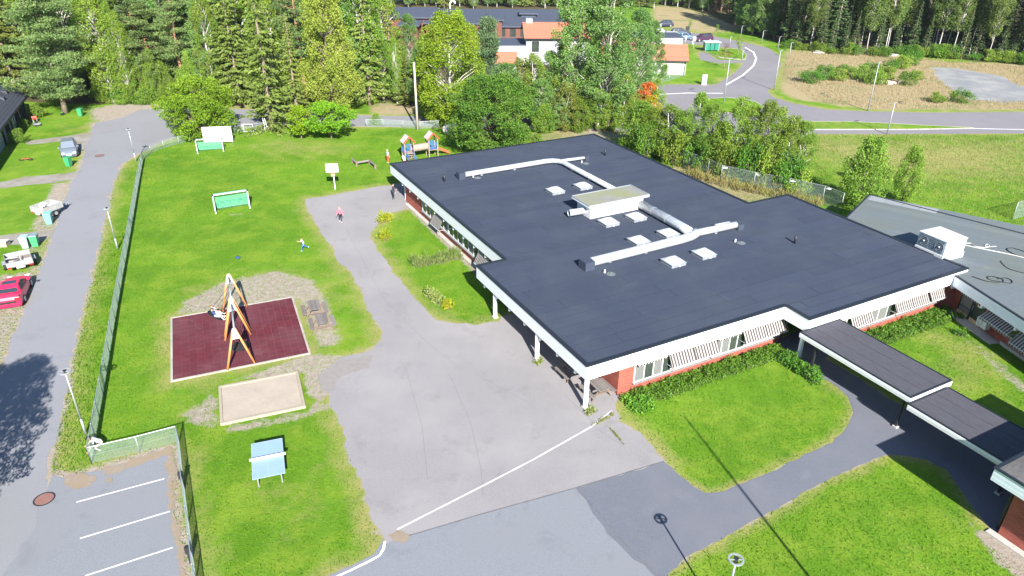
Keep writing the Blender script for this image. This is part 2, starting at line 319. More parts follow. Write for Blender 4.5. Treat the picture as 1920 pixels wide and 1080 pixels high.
# -- base ground: one sheet to the horizon, fine where the camera looks
def axis(lo, hi, step, far):
    a = list(np.arange(lo, hi+1e-6, step)); d = step
    while a[-1] < far: d *= 1.25; a.append(a[-1]+d)
    d = step; b = [lo]
    while b[-1] > -far: d *= 1.25; b.append(b[-1]-d)
    return np.array(sorted(b[1:]) + a)
gx = axis(-48, 62, .42, 1500); gy = axis(17, 100, .42, 1500)
X, Y = np.meshgrid(gx, gy); GP = np.stack([X.ravel(), Y.ravel()], 1)
def sdf(P, poly):
    poly = np.array(poly); d = np.full(len(P), 1e9); ins = np.zeros(len(P), bool)
    for i in range(len(poly)):
        a, b = poly[i], poly[(i+1) % len(poly)]; e = b-a
        t = np.clip(((P-a)@e)/max(e@e, 1e-9), 0, 1); q = P-(a+t[:, None]*e); d = np.minimum(d, (q*q).sum(1))
        c = (a[1] > P[:, 1]) != (b[1] > P[:, 1])
        if c.any():
            with np.errstate(divide='ignore', invalid='ignore'): xi = a[0]+(P[:, 1]-a[1])/(b[1]-a[1])*e[0]
            ins ^= c & (P[:, 0] < xi)
    d = np.sqrt(d); return np.where(ins, -d, d)
def soft(P, px, w): return np.clip(.5-sdf(P, pp(px))/w, 0, 1)
dirt = np.zeros(len(GP)); dry = np.zeros(len(GP)); straw = np.zeros(len(GP)); floor = np.zeros(len(GP))
for poly, wd, k in ((P_street, .8, .75), (P_yard, .7, .55), (P_park, 1.0, .95), (P_path, .35, .6), (P_apron, .5, .5), (P_road, .8, .5), (P_pad, .7, .35)):
    s_ = sdf(GP, poly); dirt = np.maximum(dirt, k*np.clip(1-s_/wd, 0, 1)); dry = np.maximum(dry, .8*np.clip(1-s_/(wd*2.6), 0, 1))
for px, wd, k in (([(330,590),(345,565),(420,528),(520,508),(585,525),(612,560),(640,640),(600,655),(560,560)], 1.6, 1.0),
                  ([(440,712),(580,665),(690,668),(640,690),(612,730),(600,760),(578,740),(570,700),(470,708)], 1.0, 1.1),
                  ([(335,780),(395,735),(412,745),(412,800),(350,798)], 1.6, .85),
                  ([(405,800),(575,768),(600,742),(620,770),(560,790),(430,815)], .8, .7),
                  ([(1775,612),(1800,622),(1860,690),(1920,740),(1990,800),(1990,770),(1840,650)], 2.2, .85),
                  ([(1715,630),(1760,655),(1800,700),(1780,690)], 1.6, .3),
                  ([(1825,985),(1868,1003),(1990,1085),(1940,1110),(1880,1060),(1835,1010)], 1.4, 1.1),
                  ([Wp(1.7,14.5),Wp(2.8,14.5),Wp(2.8,35.5),Wp(2.0,35.5)], .7, .95),
                  ([Wp(26,38),Wp(31,36),Wp(36,30),Wp(32,14.5),Wp(26,14.5)], 3.0, .35),
                  ([(1060,252),(1110,240),(1180,250),(1150,275),(1110,262)], 3.0, .7),
                  ([(97,343),(89,360),(78,380),(66,405),(52,433),(100,436),(118,383),(135,340)], 1.6, .8),
                  ([(-40,520),(50,508),(95,460),(72,517),(43,590),(0,697),(-90,760)], 2.0, .85),
                  ([(40,458),(100,440),(88,475),(60,505),(20,515)], 2.0, .55),
                  ([(165,205),(215,195),(330,192),(330,215),(230,235),(205,226),(175,232)], 3.0, .95),
                  ([(700,190),(790,200),(800,218),(700,218)], 2.0, .45), ([(412,402),(462,395),(465,404),(415,412)], 1.2, .45), ([(375,290),(416,287),(418,293),(377,296)], 1.5, .4), ([(610,345),(650,340),(655,352),(615,358)], 1.5, .4), ([(500,905),(560,890),(600,930),(540,940)], 3, .42), ([(470,955),(500,950),(505,970),(475,975)], 2, .5), ([(560,960),(590,955),(600,975)], 2, .45)):
    dirt = np.maximum(dirt, k*soft(GP, px, wd))
for px, wd, k in (([(440,270),(520,255),(620,262),(690,270),(640,295),(500,300)], 6, .55), ([(330,540),(480,500),(600,500),(650,560),(640,660),(560,690),(450,720),(330,800),(340,700)], 3, .55),
                  ([(585,400),(640,480),(700,600),(715,640),(680,560),(600,440)], 3, .8), ([(480,900),(620,880),(690,960),(600,1000),(470,990)], 5, .4),
                  ([(1700,600),(1860,640),(1900,760),(1780,720)], 5, .6), ([(1500,700),(1600,760),(1570,830),(1440,850)], 5, .22), ([(1600,960),(1800,920),(1850,1000),(1700,1080)], 7, .25),
                  ([(1500,262),(1920,270),(1920,330),(1700,330),(1560,300)], 14, 1.0), ([(60,205),(175,232),(160,250),(90,260)], 4, .3)):
    dry = np.maximum(dry, k*soft(GP, px, wd))
straw = np.maximum(straw, soft(GP, [(1478,93),(1700,106),(1920,125),(2300,140),(2300,204),(1920,206),(1640,206),(1560,196),(1490,186),(1462,170),(1470,120)], 5))
straw = np.maximum(straw, soft(GP, [(1225,18),(1300,20),(1380,40),(1400,62),(1330,64),(1270,57),(1225,50)], 8))
straw = np.maximum(straw, .75*soft(GP, [(690,190),(800,195),(860,215),(690,216)], 3))
straw = np.maximum(straw, .7*soft(GP, [(205,195),(500,190),(500,204),(317,201),(215,215)], 2))
straw = np.maximum(straw, .8*soft(GP, [Wp(26,39),Wp(34,32),Wp(36,16),Wp(33,14),Wp(27.5,17),Wp(27,39)], 2))
straw = np.maximum(straw, .8*soft(GP, [(985,250),(1110,238),(1200,238),(1180,262),(1110,256),(1000,268)], 3))
floor = np.maximum(floor, soft(GP, [(-900,200),(-200,180),(160,196),(330,190),(560,192),(700,190),(790,195),(900,215),(1000,225),(1060,240),(1180,235),(1180,170),(1100,120),(1100,30),(700,-60),(-900,-60)], 5))
floor = np.maximum(floor, soft(GP, [(1400,58),(1480,88),(1700,102),(1920,118),(2600,160),(2600,-60),(1400,-60),(1200,-60),(1180,10),(1300,16)], 5))
me = bpy.data.meshes.new('ground'); nx, ny = len(gx), len(gy)
me.vertices.add(nx*ny); co = np.zeros((nx*ny, 3), np.float32); co[:, :2] = GP; me.vertices.foreach_set('co', co.ravel())
ii = (np.arange(ny-1)[:, None]*nx+np.arange(nx-1)[None]).ravel(); q = np.stack([ii, ii+1, ii+nx+1, ii+nx], 1).astype(np.int32)
me.loops.add(q.size); me.loops.foreach_set('vertex_index', q.ravel()); me.polygons.add(len(q)); me.polygons.foreach_set('loop_start', np.arange(0, q.size, 4, dtype=np.int32))
me.update(calc_edges=True)
ca = me.attributes.new('cover', 'FLOAT_COLOR', 'POINT'); ca.data.foreach_set('color', np.stack([dirt, dry, straw, floor], 1).astype(np.float32).ravel())
def ground_mat():
    m = bpy.data.materials.new('grass_and_soil'); m.use_nodes = True; t = m.node_tree; N = t.nodes; L = t.links; b = N['Principled BSDF']
    b.inputs['Roughness'].default_value = .95; b.inputs['Specular IOR Level'].default_value = .15
    pos = N.new('ShaderNodeNewGeometry').outputs['Position']; at = N.new('ShaderNodeAttribute'); at.attribute_name = 'cover'
    sp = N.new('ShaderNodeSeparateColor'); L.new(at.outputs['Color'], sp.inputs[0])
    def noise(s, d=6, r=.62, st=None):
        v = pos
        if st:
            mp = N.new('ShaderNodeMapping'); mp.inputs['Scale'].default_value = st[0]; mp.inputs['Rotation'].default_value = (0, 0, st[1]); L.new(pos, mp.inputs[0]); v = mp.outputs[0]
        n = N.new('ShaderNodeTexNoise'); n.inputs['Scale'].default_value = s; n.inputs['Detail'].default_value = d; n.inputs['Roughness'].default_value = r; L.new(v, n.inputs[0]); return n.outputs[0]
    def rng(v, a, b_, c=0, d=1):
        r = N.new('ShaderNodeMapRange'); r.inputs[1].default_value = a; r.inputs[2].default_value = b_; r.inputs[3].default_value = c; r.inputs[4].default_value = d; L.new(v, r.inputs[0]); return r.outputs[0]
    def mix(f, a, b_):
        x = N.new('ShaderNodeMix'); x.data_type = 'RGBA'
        for s, v in ((6, a), (7, b_)):
            if isinstance(v, tuple): x.inputs[s].default_value = (*v, 1)
            else: L.new(v, x.inputs[s])
        L.new(f, x.inputs[0]); return x.outputs[2]
    def op(o, a, b_):
        x = N.new('ShaderNodeMath'); x.operation = o
        for s, v in ((0, a), (1, b_)):
            if isinstance(v, (int, float)): x.inputs[s].default_value = v
            else: L.new(v, x.inputs[s])
        x.use_clamp = o in ('MULTIPLY',) and False; return x.outputs[0]
    fine = noise(7, 6, .7); mid = noise(.9, 5, .6); bigm = noise(.11, 5, .6); mow = noise(.9, 3, .5, ((1, .06, 1), R(8)))
    g = mix(rng(fine, .40, .62), (.050, .128, .007), (.140, .272, .014))
    g = mix(rng(mid, .35, .72), g, (.105, .218, .010))
    g = mix(op('MULTIPLY', rng(bigm, .42, .62), .8), g, (.066, .158, .007)); g = mix(op('MULTIPLY', rng(noise(.33, 7, .74), .46, .62), .75), g, (.175, .255, .024))
    g = mix(op('MULTIPLY', rng(mow, .5, .72), .35), g, (.145, .262, .026))
    dn = op('ADD', sp.outputs[1], op('MULTIPLY', op('SUBTRACT', noise(.55, 7, .72), .5), 1.5))
    g = mix(rng(dn, .25, .85, 0, .85), g, (.27, .245, .09))
    st = mix(rng(noise(1.6, 6, .7), .3, .7), (.25, .20, .105), (.335, .27, .16))
    st = mix(rng(noise(.16, 5, .6), .52, .68), st, (.17, .19, .075))
    sm = op('ADD', sp.outputs[2], op('MULTIPLY', op('SUBTRACT', noise(.5, 6, .7), .5), .7))
    g = mix(rng(sm, .35, .6), g, st)
    fl = mix(rng(noise(1.3, 6, .7), .35, .65), (.045, .05, .018), (.12, .09, .05))
    fm = op('ADD', at.outputs['Alpha'], op('MULTIPLY', op('SUBTRACT', noise(.4, 6, .7), .5), .6))
    g = mix(rng(fm, .4, .6), g, fl)
    dr = mix(rng(noise(2.5, 6, .7), .35, .68), (.235, .195, .155), (.345, .305, .265))
    dm = op('ADD', sp.outputs[0], op('MULTIPLY', op('SUBTRACT', noise(1.5, 8, .72), .5), 1.25))
    g = mix(rng(dm, .42, .66), g, dr)
    L.new(g, b.inputs['Base Color'])
    bp = N.new('ShaderNodeBump'); bp.inputs['Distance'].default_value = .09; bp.inputs['Strength'].default_value = .8; L.new(noise(9, 5, .75), bp.inputs['Height']); L.new(bp.outputs[0], b.inputs['Normal'])
    return m
m_ground = ground_mat(); me.materials.append(m_ground)
struct(put('ground', me))
# -- painted lines
def stripe(name, pts, wd, z, m, step=.5):
    P = [Vector((*p, 0)) for p in pts]; b = MB(); Q = []
    for i in range(len(P)-1):
        k = max(1, int((P[i+1]-P[i]).length/step))
        Q += [P[i].lerp(P[i+1], j/k) for j in range(k)]
    Q.append(P[-1]); vs = []; rg = random.Random(len(Q))
    for i, p in enumerate(Q):
        d = (Q[min(i+1, len(Q)-1)]-Q[max(i-1, 0)]).normalized(); n = Vector((-d.y, d.x, 0)); a = wd/2*(1+rg.uniform(-.12, .12))
        vs += [(p.x+n.x*a, p.y+n.y*a, z), (p.x-n.x*a, p.y-n.y*a, z)]
    b.add(vs, [(2*i, 2*i+1, 2*i+3, 2*i+2) for i in range(len(Q)-1)])
    return struct(b.build(name, m))
stripe('painted_line', pp([(745,993),(800,965),(900,914),(1000,862),(1108,801),(1147,770)]), .095, .018, m_line)
stripe('painted_line', pp([(722,1015),(719,1030),(712,1042),(690,1054),(655,1071),(622,1086),(560,1118)]), .11, .019, m_line_bright)
for a, c in (((143,942),(308,898)), ((150,1010),(319,959)), ((160,1080),(324,1027)), ((172,1150),(335,1098))): stripe('parking_line', pp([a, c]), .09, .014, m_line)
stripe('painted_line', pp([(1140,181),(1215,178),(1290,174.5),(1356,175)]), .32, .011, m_line_bright, 2)
stripe('painted_line', pp([(1361,159.5),(1393,141),(1413,123),(1418,110),(1413,98),(1397,89)]), .32, .0115, m_line_bright, 1)
stripe('painted_line', pp([(1822,241),(1920,243),(2050,245)]), .2, .012, m_line_bright, 2)
for i, (a, c) in enumerate((((1238,80),(1232,66)), ((1266,82),(1262,66)), ((1300,84),(1294,66)), ((1336,86),(1326,67)))): stripe('parking_line', pp([a, c]), .14, .0125, m_line_bright, 3)
# seam cracks sealed with tar between the asphalt lots
m_tar = mat('tar_seam', (.075, .075, .085), (.14, .135, .14), 3, .8, coord='World')
stripe('tar_seam', pp([(745,1011),(800,995),(900,965),(1080,915),(1245,865)]), .05, .0165, m_tar)
stripe('tar_seam', pp([(1080,915),(1130,970),(1180,1030),(1240,1085)]), .05, .0168, m_tar)
for k, pts in enumerate(([(840,700),(880,790),(900,880),(905,930)], [(760,690),(790,800),(800,900)], [(1115,800),(1170,838)], [(1060,740),(1110,790)], [(650,430),(720,560),(800,640),(860,690)], [(890,700),(1000,760)])):
    stripe('tar_seam', [(p[0]+.06*math.sin(9*k+3*p[1]), p[1]) for p in pp(pts)], .013, .0105, m_tar, .35)
# traffic island and verge with stone kerbs
m_islegrass = m_ground
def kerbed(name, px, h, kw, label):
    P = pp(px); cx = sum(p[0] for p in P)/len(P); cy = sum(p[1] for p in P)/len(P)
    b = MB(); b.prism(P, .0, h, False); o = struct(b.build(name, m_islegrass)); cv = o.data.attributes.new('cover', 'FLOAT_COLOR', 'POINT'); cv.data.foreach_set('color', [0, .35 if name == 'verge' else .1, 0, 0]*len(o.data.vertices))
    k = thing('kerb', label, 'kerb', (0, 0, 0))
    n = len(P); bl = MB()
    for i in range(n):
        a, c = Vector((*P[i], 0)), Vector((*P[(i+1) % n], 0)); L = (c-a).length; kk = max(1, int(L/1.4)); d = (c-a)/L; ou = Vector((d.y, -d.x, 0))
        if ou.dot(a-Vector((cx, cy, 0))) < 0: ou = -ou
        for j in range(kk):
            s = MB(); p, q_ = a+d*(L*j/kk+.02), a+d*(L*(j+1)/kk-.02)
            s.bar(p+ou*(kw/2)+Vector((0, 0, (h+.012)/2)), q_+ou*(kw/2)+Vector((0, 0, (h+.012)/2)), kw, h+.012)
            s.build('kerb_stone', m_kerb, k)
    return o
kerbed('traffic_island', [(1300,196),(1312,190),(1335,186),(1362,184.5),(1392,187),(1415,192),(1430,201),(1428,208),(1410,212),(1380,213.5),(1350,211),(1320,205)], .12, .22, 'pale stone kerb round the oval grass island in the junction')
kerbed('verge', [(1440,234),(1500,229),(1600,229.5),(1700,234.5),(1760,237.5),(1825,240.7),(1700,243),(1500,243),(1440,241)], .10, .16, 'pale kerb round the long thin verge beside the main road')
kerbed('lawn_island', [(1318,97),(1345,91),(1388,93),(1399,104),(1396,112),(1381,111),(1350,108)], .10, .18, 'pale kerb round the lawn with the green glass shelter')

# tan leaf litter and grit washed over the asphalt edges
m_sanddust = mat('sand_dust', (.188, .174, .165), (.222, .206, .195), 3, .95, coord='World')
m_litter = mat('leaf_litter', (.205, .165, .128), (.255, .21, .17), 6, .95, .02, 30, coord='World', big=(.22, .17, .11), bigscale=1.5)
for k, (px, amp) in enumerate((([(118,897),(150,886),(178,893),(170,912),(140,918),(122,908)], .22), ([(190,880),(250,862),(318,838),(328,842),(322,858),(300,856),(262,872),(225,884),(200,893)], .24), ([(308,870),(326,850),(332,900),(328,950),(318,955),(312,925),(318,900)], .22), ([(322,945),(336,980),(346,1040),(350,1090),(338,1090),(334,1040),(322,990)], .2), ([(196,900),(208,896),(212,903),(200,907)], .1), ([(728,1005),(748,996),(770,1003),(765,1015),(740,1016)], .18), ([(595,705),(640,676),(700,666),(690,690),(640,705),(615,740),(604,735)], .25))):
    sheet('leaf_litter', pp(px), .0205+.0004*k, m_litter if k < 6 else m_sanddust, .10, amp*.42, 40+k)
# ================================================================== BUILDINGS
V = Vector
def wall_box(b, p0, al, out, s0, s1, d0, d1, z0, z1):
    """box on a wall: s along, d outwards"""
    A = [p0 + al*s + out*d for s in (s0, s1) for d in (d0, d1)]
    vs = [V((p.x, p.y, z)) for p in A for z in (z0, z1)]
    b.add(vs, [(0, 1, 3, 2), (4, 6, 7, 5), (0, 4, 5, 1), (2, 3, 7, 6), (0, 2, 6, 4), (1, 5, 7, 3)])
def window(parent, p0, al, out, s0, s1, z0, z1, n=3, fm=None, curtain=(), name='window', sill=True, gm=None, transom=None, open_=()):
    fm = fm or m_frame; gm = gm or m_glass
    f = MB(); t = .07
    for a, c in ((s0, s0+t), (s1-t, s1)): wall_box(f, p0, al, out, a, c, .002, .06, z0, z1)
    wall_box(f, p0, al, out, s0+t, s1-t, .004, .062, z0, z0+t); wall_box(f, p0, al, out, s0+t, s1-t, .004, .062, z1-t, z1)
    wd = (s1-s0-2*t)/n
    for k in range(1, n): wall_box(f, p0, al, out, s0+t+wd*k-.035, s0+t+wd*k+.035, .003, .058, z0+t, z1-t)
    if transom: wall_box(f, p0, al, out, s0+t, s1-t, .005, .055, transom-.03, transom+.03)
    w_ = f.build(name, fm, parent)
    for k in range(n):
        g = MB(); wall_box(g, p0, al, out, s0+t+wd*k+.02, s0+t+wd*(k+1)-.02, .0015, .022, z0+t*.8, z1-t*.8)
        g.build('pane', m_curtain if k in curtain else gm, w_)
    if sill:
        s = MB(); wall_box(s, p0, al, out, s0-.05, s1+.05, .004, .16, z0-.06, z0-.003); s.build('sill', m_sill, w_)
    return w_
m_sill = mat('slate_sill', (.16, .15, .16), (.22, .21, .21), 4, .8)
def awning(parent, p0, al, out, s0, s1, zt, zb, proj, drop=.14, m=None):
    m = m or m_awn
    b = MB(); n = max(6, int((s1-s0)/.2)); rows = []
    for i in range(n+1):
        s = s0+(s1-s0)*i/n; q = p0+al*s; sag = .015*math.sin(i*2.1)
        a = q+out*.06; c = q+out*proj
        rows.append([V((a.x, a.y, zt)), V((c.x, c.y, zb+sag)), V((c.x, c.y, zb-drop+.03*((i % 2)*2-1)))])
    vs = [p for r in rows for p in r]
    fs = [(i*3+k, i*3+k+1, i*3+k+4, i*3+k+3) for i in range(n) for k in (0, 1)]
    # give the cloth thickness
    off = V((out.x*.006, out.y*.006, .008)); vs2 = [p-off for p in vs]; nn = len(vs)
    b.add(vs+vs2, fs+[tuple(nn+i for i in reversed(f)) for f in fs])
    a_ = b.build('awning', m, parent)
    h = MB(); wall_box(h, p0, al, out, s0-.03, s1+.03, .02, .12, zt-.01, zt+.09); h.build('cassette', m_whiteplain, a_)
    for s in (s0+.03, s1-.03):
        q = p0+al*s; r_ = MB(); r_.cyl(V((q.x, q.y, zb-.05))+out*.04, V((q.x, q.y, zb))+out*proj, .014, n=5); r_.build('arm', m_frame, a_)
    q0, q1 = p0+al*s0, p0+al*s1
    r_ = MB(); r_.cyl(V((q0.x, q0.y, zb))+out*(proj+.015), V((q1.x, q1.y, zb))+out*(proj+.015), .02, n=6); r_.build('front_bar', m_frame, a_)
    return a_
# ---- main school building: local axes u (right along the front), v (back), z
SB = thing('school_building', 'long flat-roofed red brick school with dark felt roof and white fascia', 'school', W(0, 0, 0), BROT)
RP = [(0, 0), (14.9, 0), (14.9, -1.93), (30.4, -1.93), (30.4, 14.5), (25.8, 14.5), (25.8, 38.2), (2.2, 38.2), (2.2, 14.0), (0, 14.0)]
WPOLY = [(2.5, .35), (15.4, .35), (15.4, 2.2), (18, 2.2), (18, -1.4), (30, -1.4), (30, 14.2), (25.5, 14.2), (25.5, 37.9), (6, 37.9), (6, 35.5), (2.6, 35.5), (2.6, 14.05), (2.5, 14.05)]
b = MB(); b.prism(WPOLY, 0, 2.08); b.build('brick_wall', m_brick, SB)
b = MB(); b.prism([(p[0], p[1]) for p in RP], 2.09, 2.13); b.build('soffit', m_whiteplain, SB)
b = MB(); b.prism([(.05, .05), (14.95, .05), (14.95, -1.88), (30.35, -1.88), (30.35, 14.45), (25.75, 14.45), (25.75, 38.15), (2.25, 38.15), (2.25, 13.95), (.05, 13.95)], 2.135, 2.962)
roof = b.build('roof', m_feltedge, SB)
n = len(RP)
for i in range(n):
    a, c = V((*RP[i], 0)), V((*RP[(i+1) % n], 0)); d = (c-a).normalized(); o_ = V((d.y, -d.x, 0)); L = (c-a).length
    b = MB(); wall_box(b, a, d, o_, .0, L+.03, .004, .04, 2.05, 2.93); b.build('fascia', m_white, SB)
    b = MB(); wall_box(b, a, d, o_, -.0, L+.06, -.16, .07, 2.935+.0012*i, 3.03+.0021*i); b.build('roof_edging', m_feltedge, SB)
rg = random.Random(5); v0 = -1.9; k = 0
def span(v):
    if v < -.05: return (14.95, 30.35)
    if v < 13.9: return (.05, 30.35)
    if v < 14.45: return (2.3, 30.35)
    return (2.3, 25.75)
edges = [-1.88]; 
while edges[-1] < 38: edges.append(edges[-1] + 1.0)
edges = sorted(set([e for e in edges if e < 38.1] + [0.0, 13.95, 14.45, 38.12]))
edges = [e for i, e in enumerate(edges) if i == 0 or e-edges[i-1] > .12 or e in (0.0, 13.95, 14.45, 38.12)]
for e0, e1 in zip(edges[:-1], edges[1:]):
    if e1-e0 < .04: continue
    a, c = span((e0+e1)/2); s = a - rg.uniform(0, 7)
    while s < c-.05:
        L = rg.uniform(7.5, 10.5); x0, x1 = max(s, a), min(s+L, c)
        if x1-x0 > .15:
            z = 2.972+.004*(k % 2)+rg.uniform(0, .003); m_ = MB(); m_.bx((x0+.01, e0+.018, 2.964), (x1-.01, e1-.018, z)); m_.build('felt_strip', m_felt, roof)
        s += L; k += 1
# west colonnade and eaves
for u, v in ((.16, .16), (.16, 5.7), (.2, 11.6), (15.06, -1.62), (2.75, 35.75)):
    b = MB(); b.bx((u-.1, v-.1, .12), (u+.1, v+.1, 2.085)); b.bx((u-.13, v-.03, .12), (u+.13, v+.03, 2.083)); p_ = b.build('post', m_white, SB)
    b = MB(); b.bx((u-.17, v-.17, 0), (u+.17, v+.17, .118)); b.build('footing', m_conc, p_)
for v in (1.28, 3.25, 5.25, 7.25, 9.3, 11.2, 13.0): MB().bx((.06, v-.07, 1.72), (2.48, v+.07, 2.085)).build('rafter', m_white, SB)
for v in np.arange(15.4, 36, 1.985): MB().bx((2.24, v-.06, 1.70), (2.59, v+.06, 2.085)).build('rafter', m_white, SB)
# south front, first bay
p0, al, out = V((0, .35, 0)), V((1, 0, 0)), V((0, -1, 0))
for s0, s1, n_, cu in ((3.55, 6.35, 4, (0, 2)), (6.45, 9.35, 4, (1,)), (9.5, 12.2, 4, (0, 1)), (12.3, 15.1, 4, (2,))): window(SB, p0, al, out, s0, s1, .52, 1.95, n_, curtain=cu)
for s0, s1 in ((5.95, 7.78), (7.83, 9.62), (11.75, 13.55), (13.6, 15.35)): awning(SB, p0, al, out, s0, s1, 1.98, 1.15, .60, .09)
for s0, s1 in ((3.7, 5.85), (9.75, 11.65)): awning(SB, p0, al, out, s0, s1, 1.98, 1.80, .16, .14)
# second bay
p0 = V((0, -1.4, 0))
for s0, s1, n_, cu in ((18.5, 21.3, 4, (0,)), (21.4, 24.2, 3, (0, 1)), (24.4, 27.0, 4, (2,)), (27.1, 29.6, 4, ())): window(SB, p0, al, out, s0, s1, .55, 1.95, n_, curtain=cu)
for s0, s1 in ((19.3, 21.3), (23.6, 25.3), (25.35, 27.05), (27.2, 28.8)): awning(SB, p0, al, out, s0, s1, 1.98, 1.13, .60, .09)
# west side windows and awnings
p0, al, out = V((2.6, 34, 0)), V((0, -1, 0)), V((-1, 0, 0))
for s0, s1, n_, cu in ((3.0, 5.9, 3, ()), (6.0, 8.9, 3, (2,)), (9.0, 11.9, 3, ()), (12.0, 14.9, 3, (1,)), (15.0, 17.9, 3, ())): window(SB, p0, al, out, s0, s1, .62, 1.95, n_, curtain=cu, fm=m_frame)
for s0, s1 in ((6.2, 8.2), (15.2, 17.1)): awning(SB, p0, al, out, s0, s1, 1.9, .72, .62, m=stripes('awning_stripe_side', (.30, .285, .275), (.040, .030, .031), .21, 1, .5))
b = MB(); b.bx((2.25, 14.2, 0), (2.58, 34.8, .05)); b.build('wall_footing', m_conc, SB)
# recessed entrance door and inner porch
p0 = V((15.4, 2.2, 0)); window(SB, p0, V((1, 0, 0)), V((0, -1, 0)), .4, 2.2, .06, 2.02, 2, fm=m_framedark, name='door', sill=False, transom=.7)
b = MB(); b.bx((1.5+.0, .25, .12), (1.62, .33, .24)); 
b = MB(); b.bx((.55, -.09, 2.36), (.85, -.045, 2.50)); lm = b.build('floodlight', m_whiteplain, SB); MB().bx((.60, -.10, 2.39), (.80, -.091, 2.47)).build('lens', m_galv, lm)
# roof lights on the felt
m_dome = mat('opal_dome', (.48, .51, .53), (.56, .58, .58), 3, .25, spec=.6)
m_curb = mat('skylight_curb', (.16, .18, .21), (.22, .24, .27), 5, .6)
for u, v in ((12.45, 24.2), (15.25, 24.1), (12.5, 16.1), (15.1, 16.0), (15.3, 12.2), (12.45, 12.1), (12.45, 8.05), (15.28, 8.12)):
    b = MB(); b.bx((u-.62, v-.62, 2.99), (u+.62, v+.62, 3.2)); sk = b.build('skylight', m_curb, SB)
    b = MB(); b.ring((u, v, 3.215), .84, .70, .03, 4); 
    N_ = 8; vs = []
    for j in range(N_+1):
        for i in range(N_+1):
            x, y = i/N_*2-1, j/N_*2-1; vs.append((u+x*.58, v+y*.58, 3.205+.24*(1-x**4)*(1-y**4)))
    b = MB(); b.add(vs, [(j*(N_+1)+i, j*(N_+1)+i+1, (j+1)*(N_+1)+i+1, (j+1)*(N_+1)+i) for j in range(N_) for i in range(N_)]); b.build('dome', m_dome, sk, True)
    b = MB()
    for x0, y0, x1, y1 in ((-.66, -.66, .66, -.58), (-.66, .58, .66, .66), (-.66, -.58, -.58, .58), (.58, -.58, .66, .58)): b.bx((u+x0, v+y0, 3.202), (u+x1, v+y1, 3.235))
    b.build('rim', m_galv, sk)
    MB().bx((u-.06, v-.72, 3.05), (u+.08, v-.622, 3.13)).build('vent_motor', m_whiteplain, sk)
# plant room on the roof
pr = MB(); pr.bx((11.75, 17.6, 2.985), (16.95, 19.55, 4.06)); pr = pr.build('plant_room', m_whiteplain, SB)
MB().bx((11.4, 17.3, 4.062), (17.3, 19.9, 4.22)).build('plant_fascia', m_white, pr)
m_prroof = mat('mossy_felt', (.17, .175, .165), (.215, .22, .20), 2, .9, big=(.19, .20, .10), bigscale=.4)
MB().bx((11.46, 17.36, 4.223), (17.24, 19.84, 4.25)).build('plant_roof', m_prroof, pr)
for a, c in (((11.38, 17.28), (17.32, 17.35)), ((11.38, 19.85), (17.32, 19.92)), ((11.38, 17.352), (11.45, 19.848)), ((17.25, 17.352), (17.32, 19.848))): MB().bx((*a, 4.222), (*c, 4.29)).build('plant_edging', m_galv, pr)
b = MB(); b.cyl((11.75, 18.4, 3.45), (10.3, 18.5, 3.45), .27, n=14, cap=False); b.cyl((11.7, 18.4, 3.45), (10.32, 18.5, 3.45), .25, n=14, cap=False); b.build('intake_pipe', m_duct, pr, True)
def duct(pts, r, name='duct'):
    b = MB(); b.tube(pts, r, 14); d_ = b.build(name, m_duct, SB, True)
    L = 0
    for p, q in zip(pts[:-1], pts[1:]):
        p, q = V(p), V(q); n_ = int((q-p).length/1.5)
        for i in range(1, n_): 
            c = p.lerp(q, i/n_); c2 = c+(q-p).normalized()*.05; MB().cyl(c, c2, r+.018, n=14).build('flange', m_galv, d_)
            if i % 2: MB().bx((c.x-.1, c.y-.1, 2.985), (c.x+.1, c.y+.1, c.z-r+.02)).build('saddle', m_galv, d_)
    return d_
zd = 3.36
duct([(6.9, 31.2, zd-.05), (15.6, 31.3, zd-.05), (16.3, 31.15, zd-.05), (16.75, 30.7, zd-.04), (16.9, 30, zd-.02), (16.9, 19.5, zd)], .235)
duct([(16.9, 30.9, zd-.1), (19.7, 30.7, zd-.1)], .15)
duct([(16.75, 17.65, zd+.05), (16.65, 12.2, zd+.02), (16.6, 11.2, zd)], .36)
duct([(7.0, 10.25, zd), (15.0, 10.45, zd), (16.1, 10.55, zd), (16.75, 10.75, zd+.01), (16.95, 11.15, zd+.02)], .32)
duct([(16.85, 10.9, zd), (20.75, 10.75, zd)], .27)
duct([(19.3, 11.45, zd-.1), (20.7, 11.4, zd-.1)], .16)
for u, v, w_, d_ in ((6.6, 10.2, .38, .45), (6.55, 31.2, .32, .36), (21.0, 10.8, .26, .42), (19.9, 30.7, .16, .24)): MB().bx((u-w_, v-d_, 2.985), (u+w_, v+d_, 3.62 if w_ > .3 else 3.45)).build('duct_box', m_felt, SB)
for u, v in ((4.9, 31.2), (22.5, 31.2), (22.85, 6.7)):
    b = MB(); b.cyl((u, v, 2.985), (u, v, 3.62), .09, n=10); b.build('vent_pipe', m_dark, SB, True)
for u, v in ((8.0, 30.7), (7.6, 8.7), (19.3, 8.55), (19.3, 29.8)):
    b = MB(); b.cyl((u, v, 2.985), (u, v, 3.0), .32, .30, n=16); b.cyl((u, v, 3.0), (u, v, 3.1), .09, .03, n=8); dr = b.build('roof_drain', m_felt2, SB)
    b = MB(); b.cyl((u-.28, v+.35, 2.985), (u-.26, v+.36, 3.22), .07, .05, n=8); b.build('drain_cowl', m_whiteplain, dr)

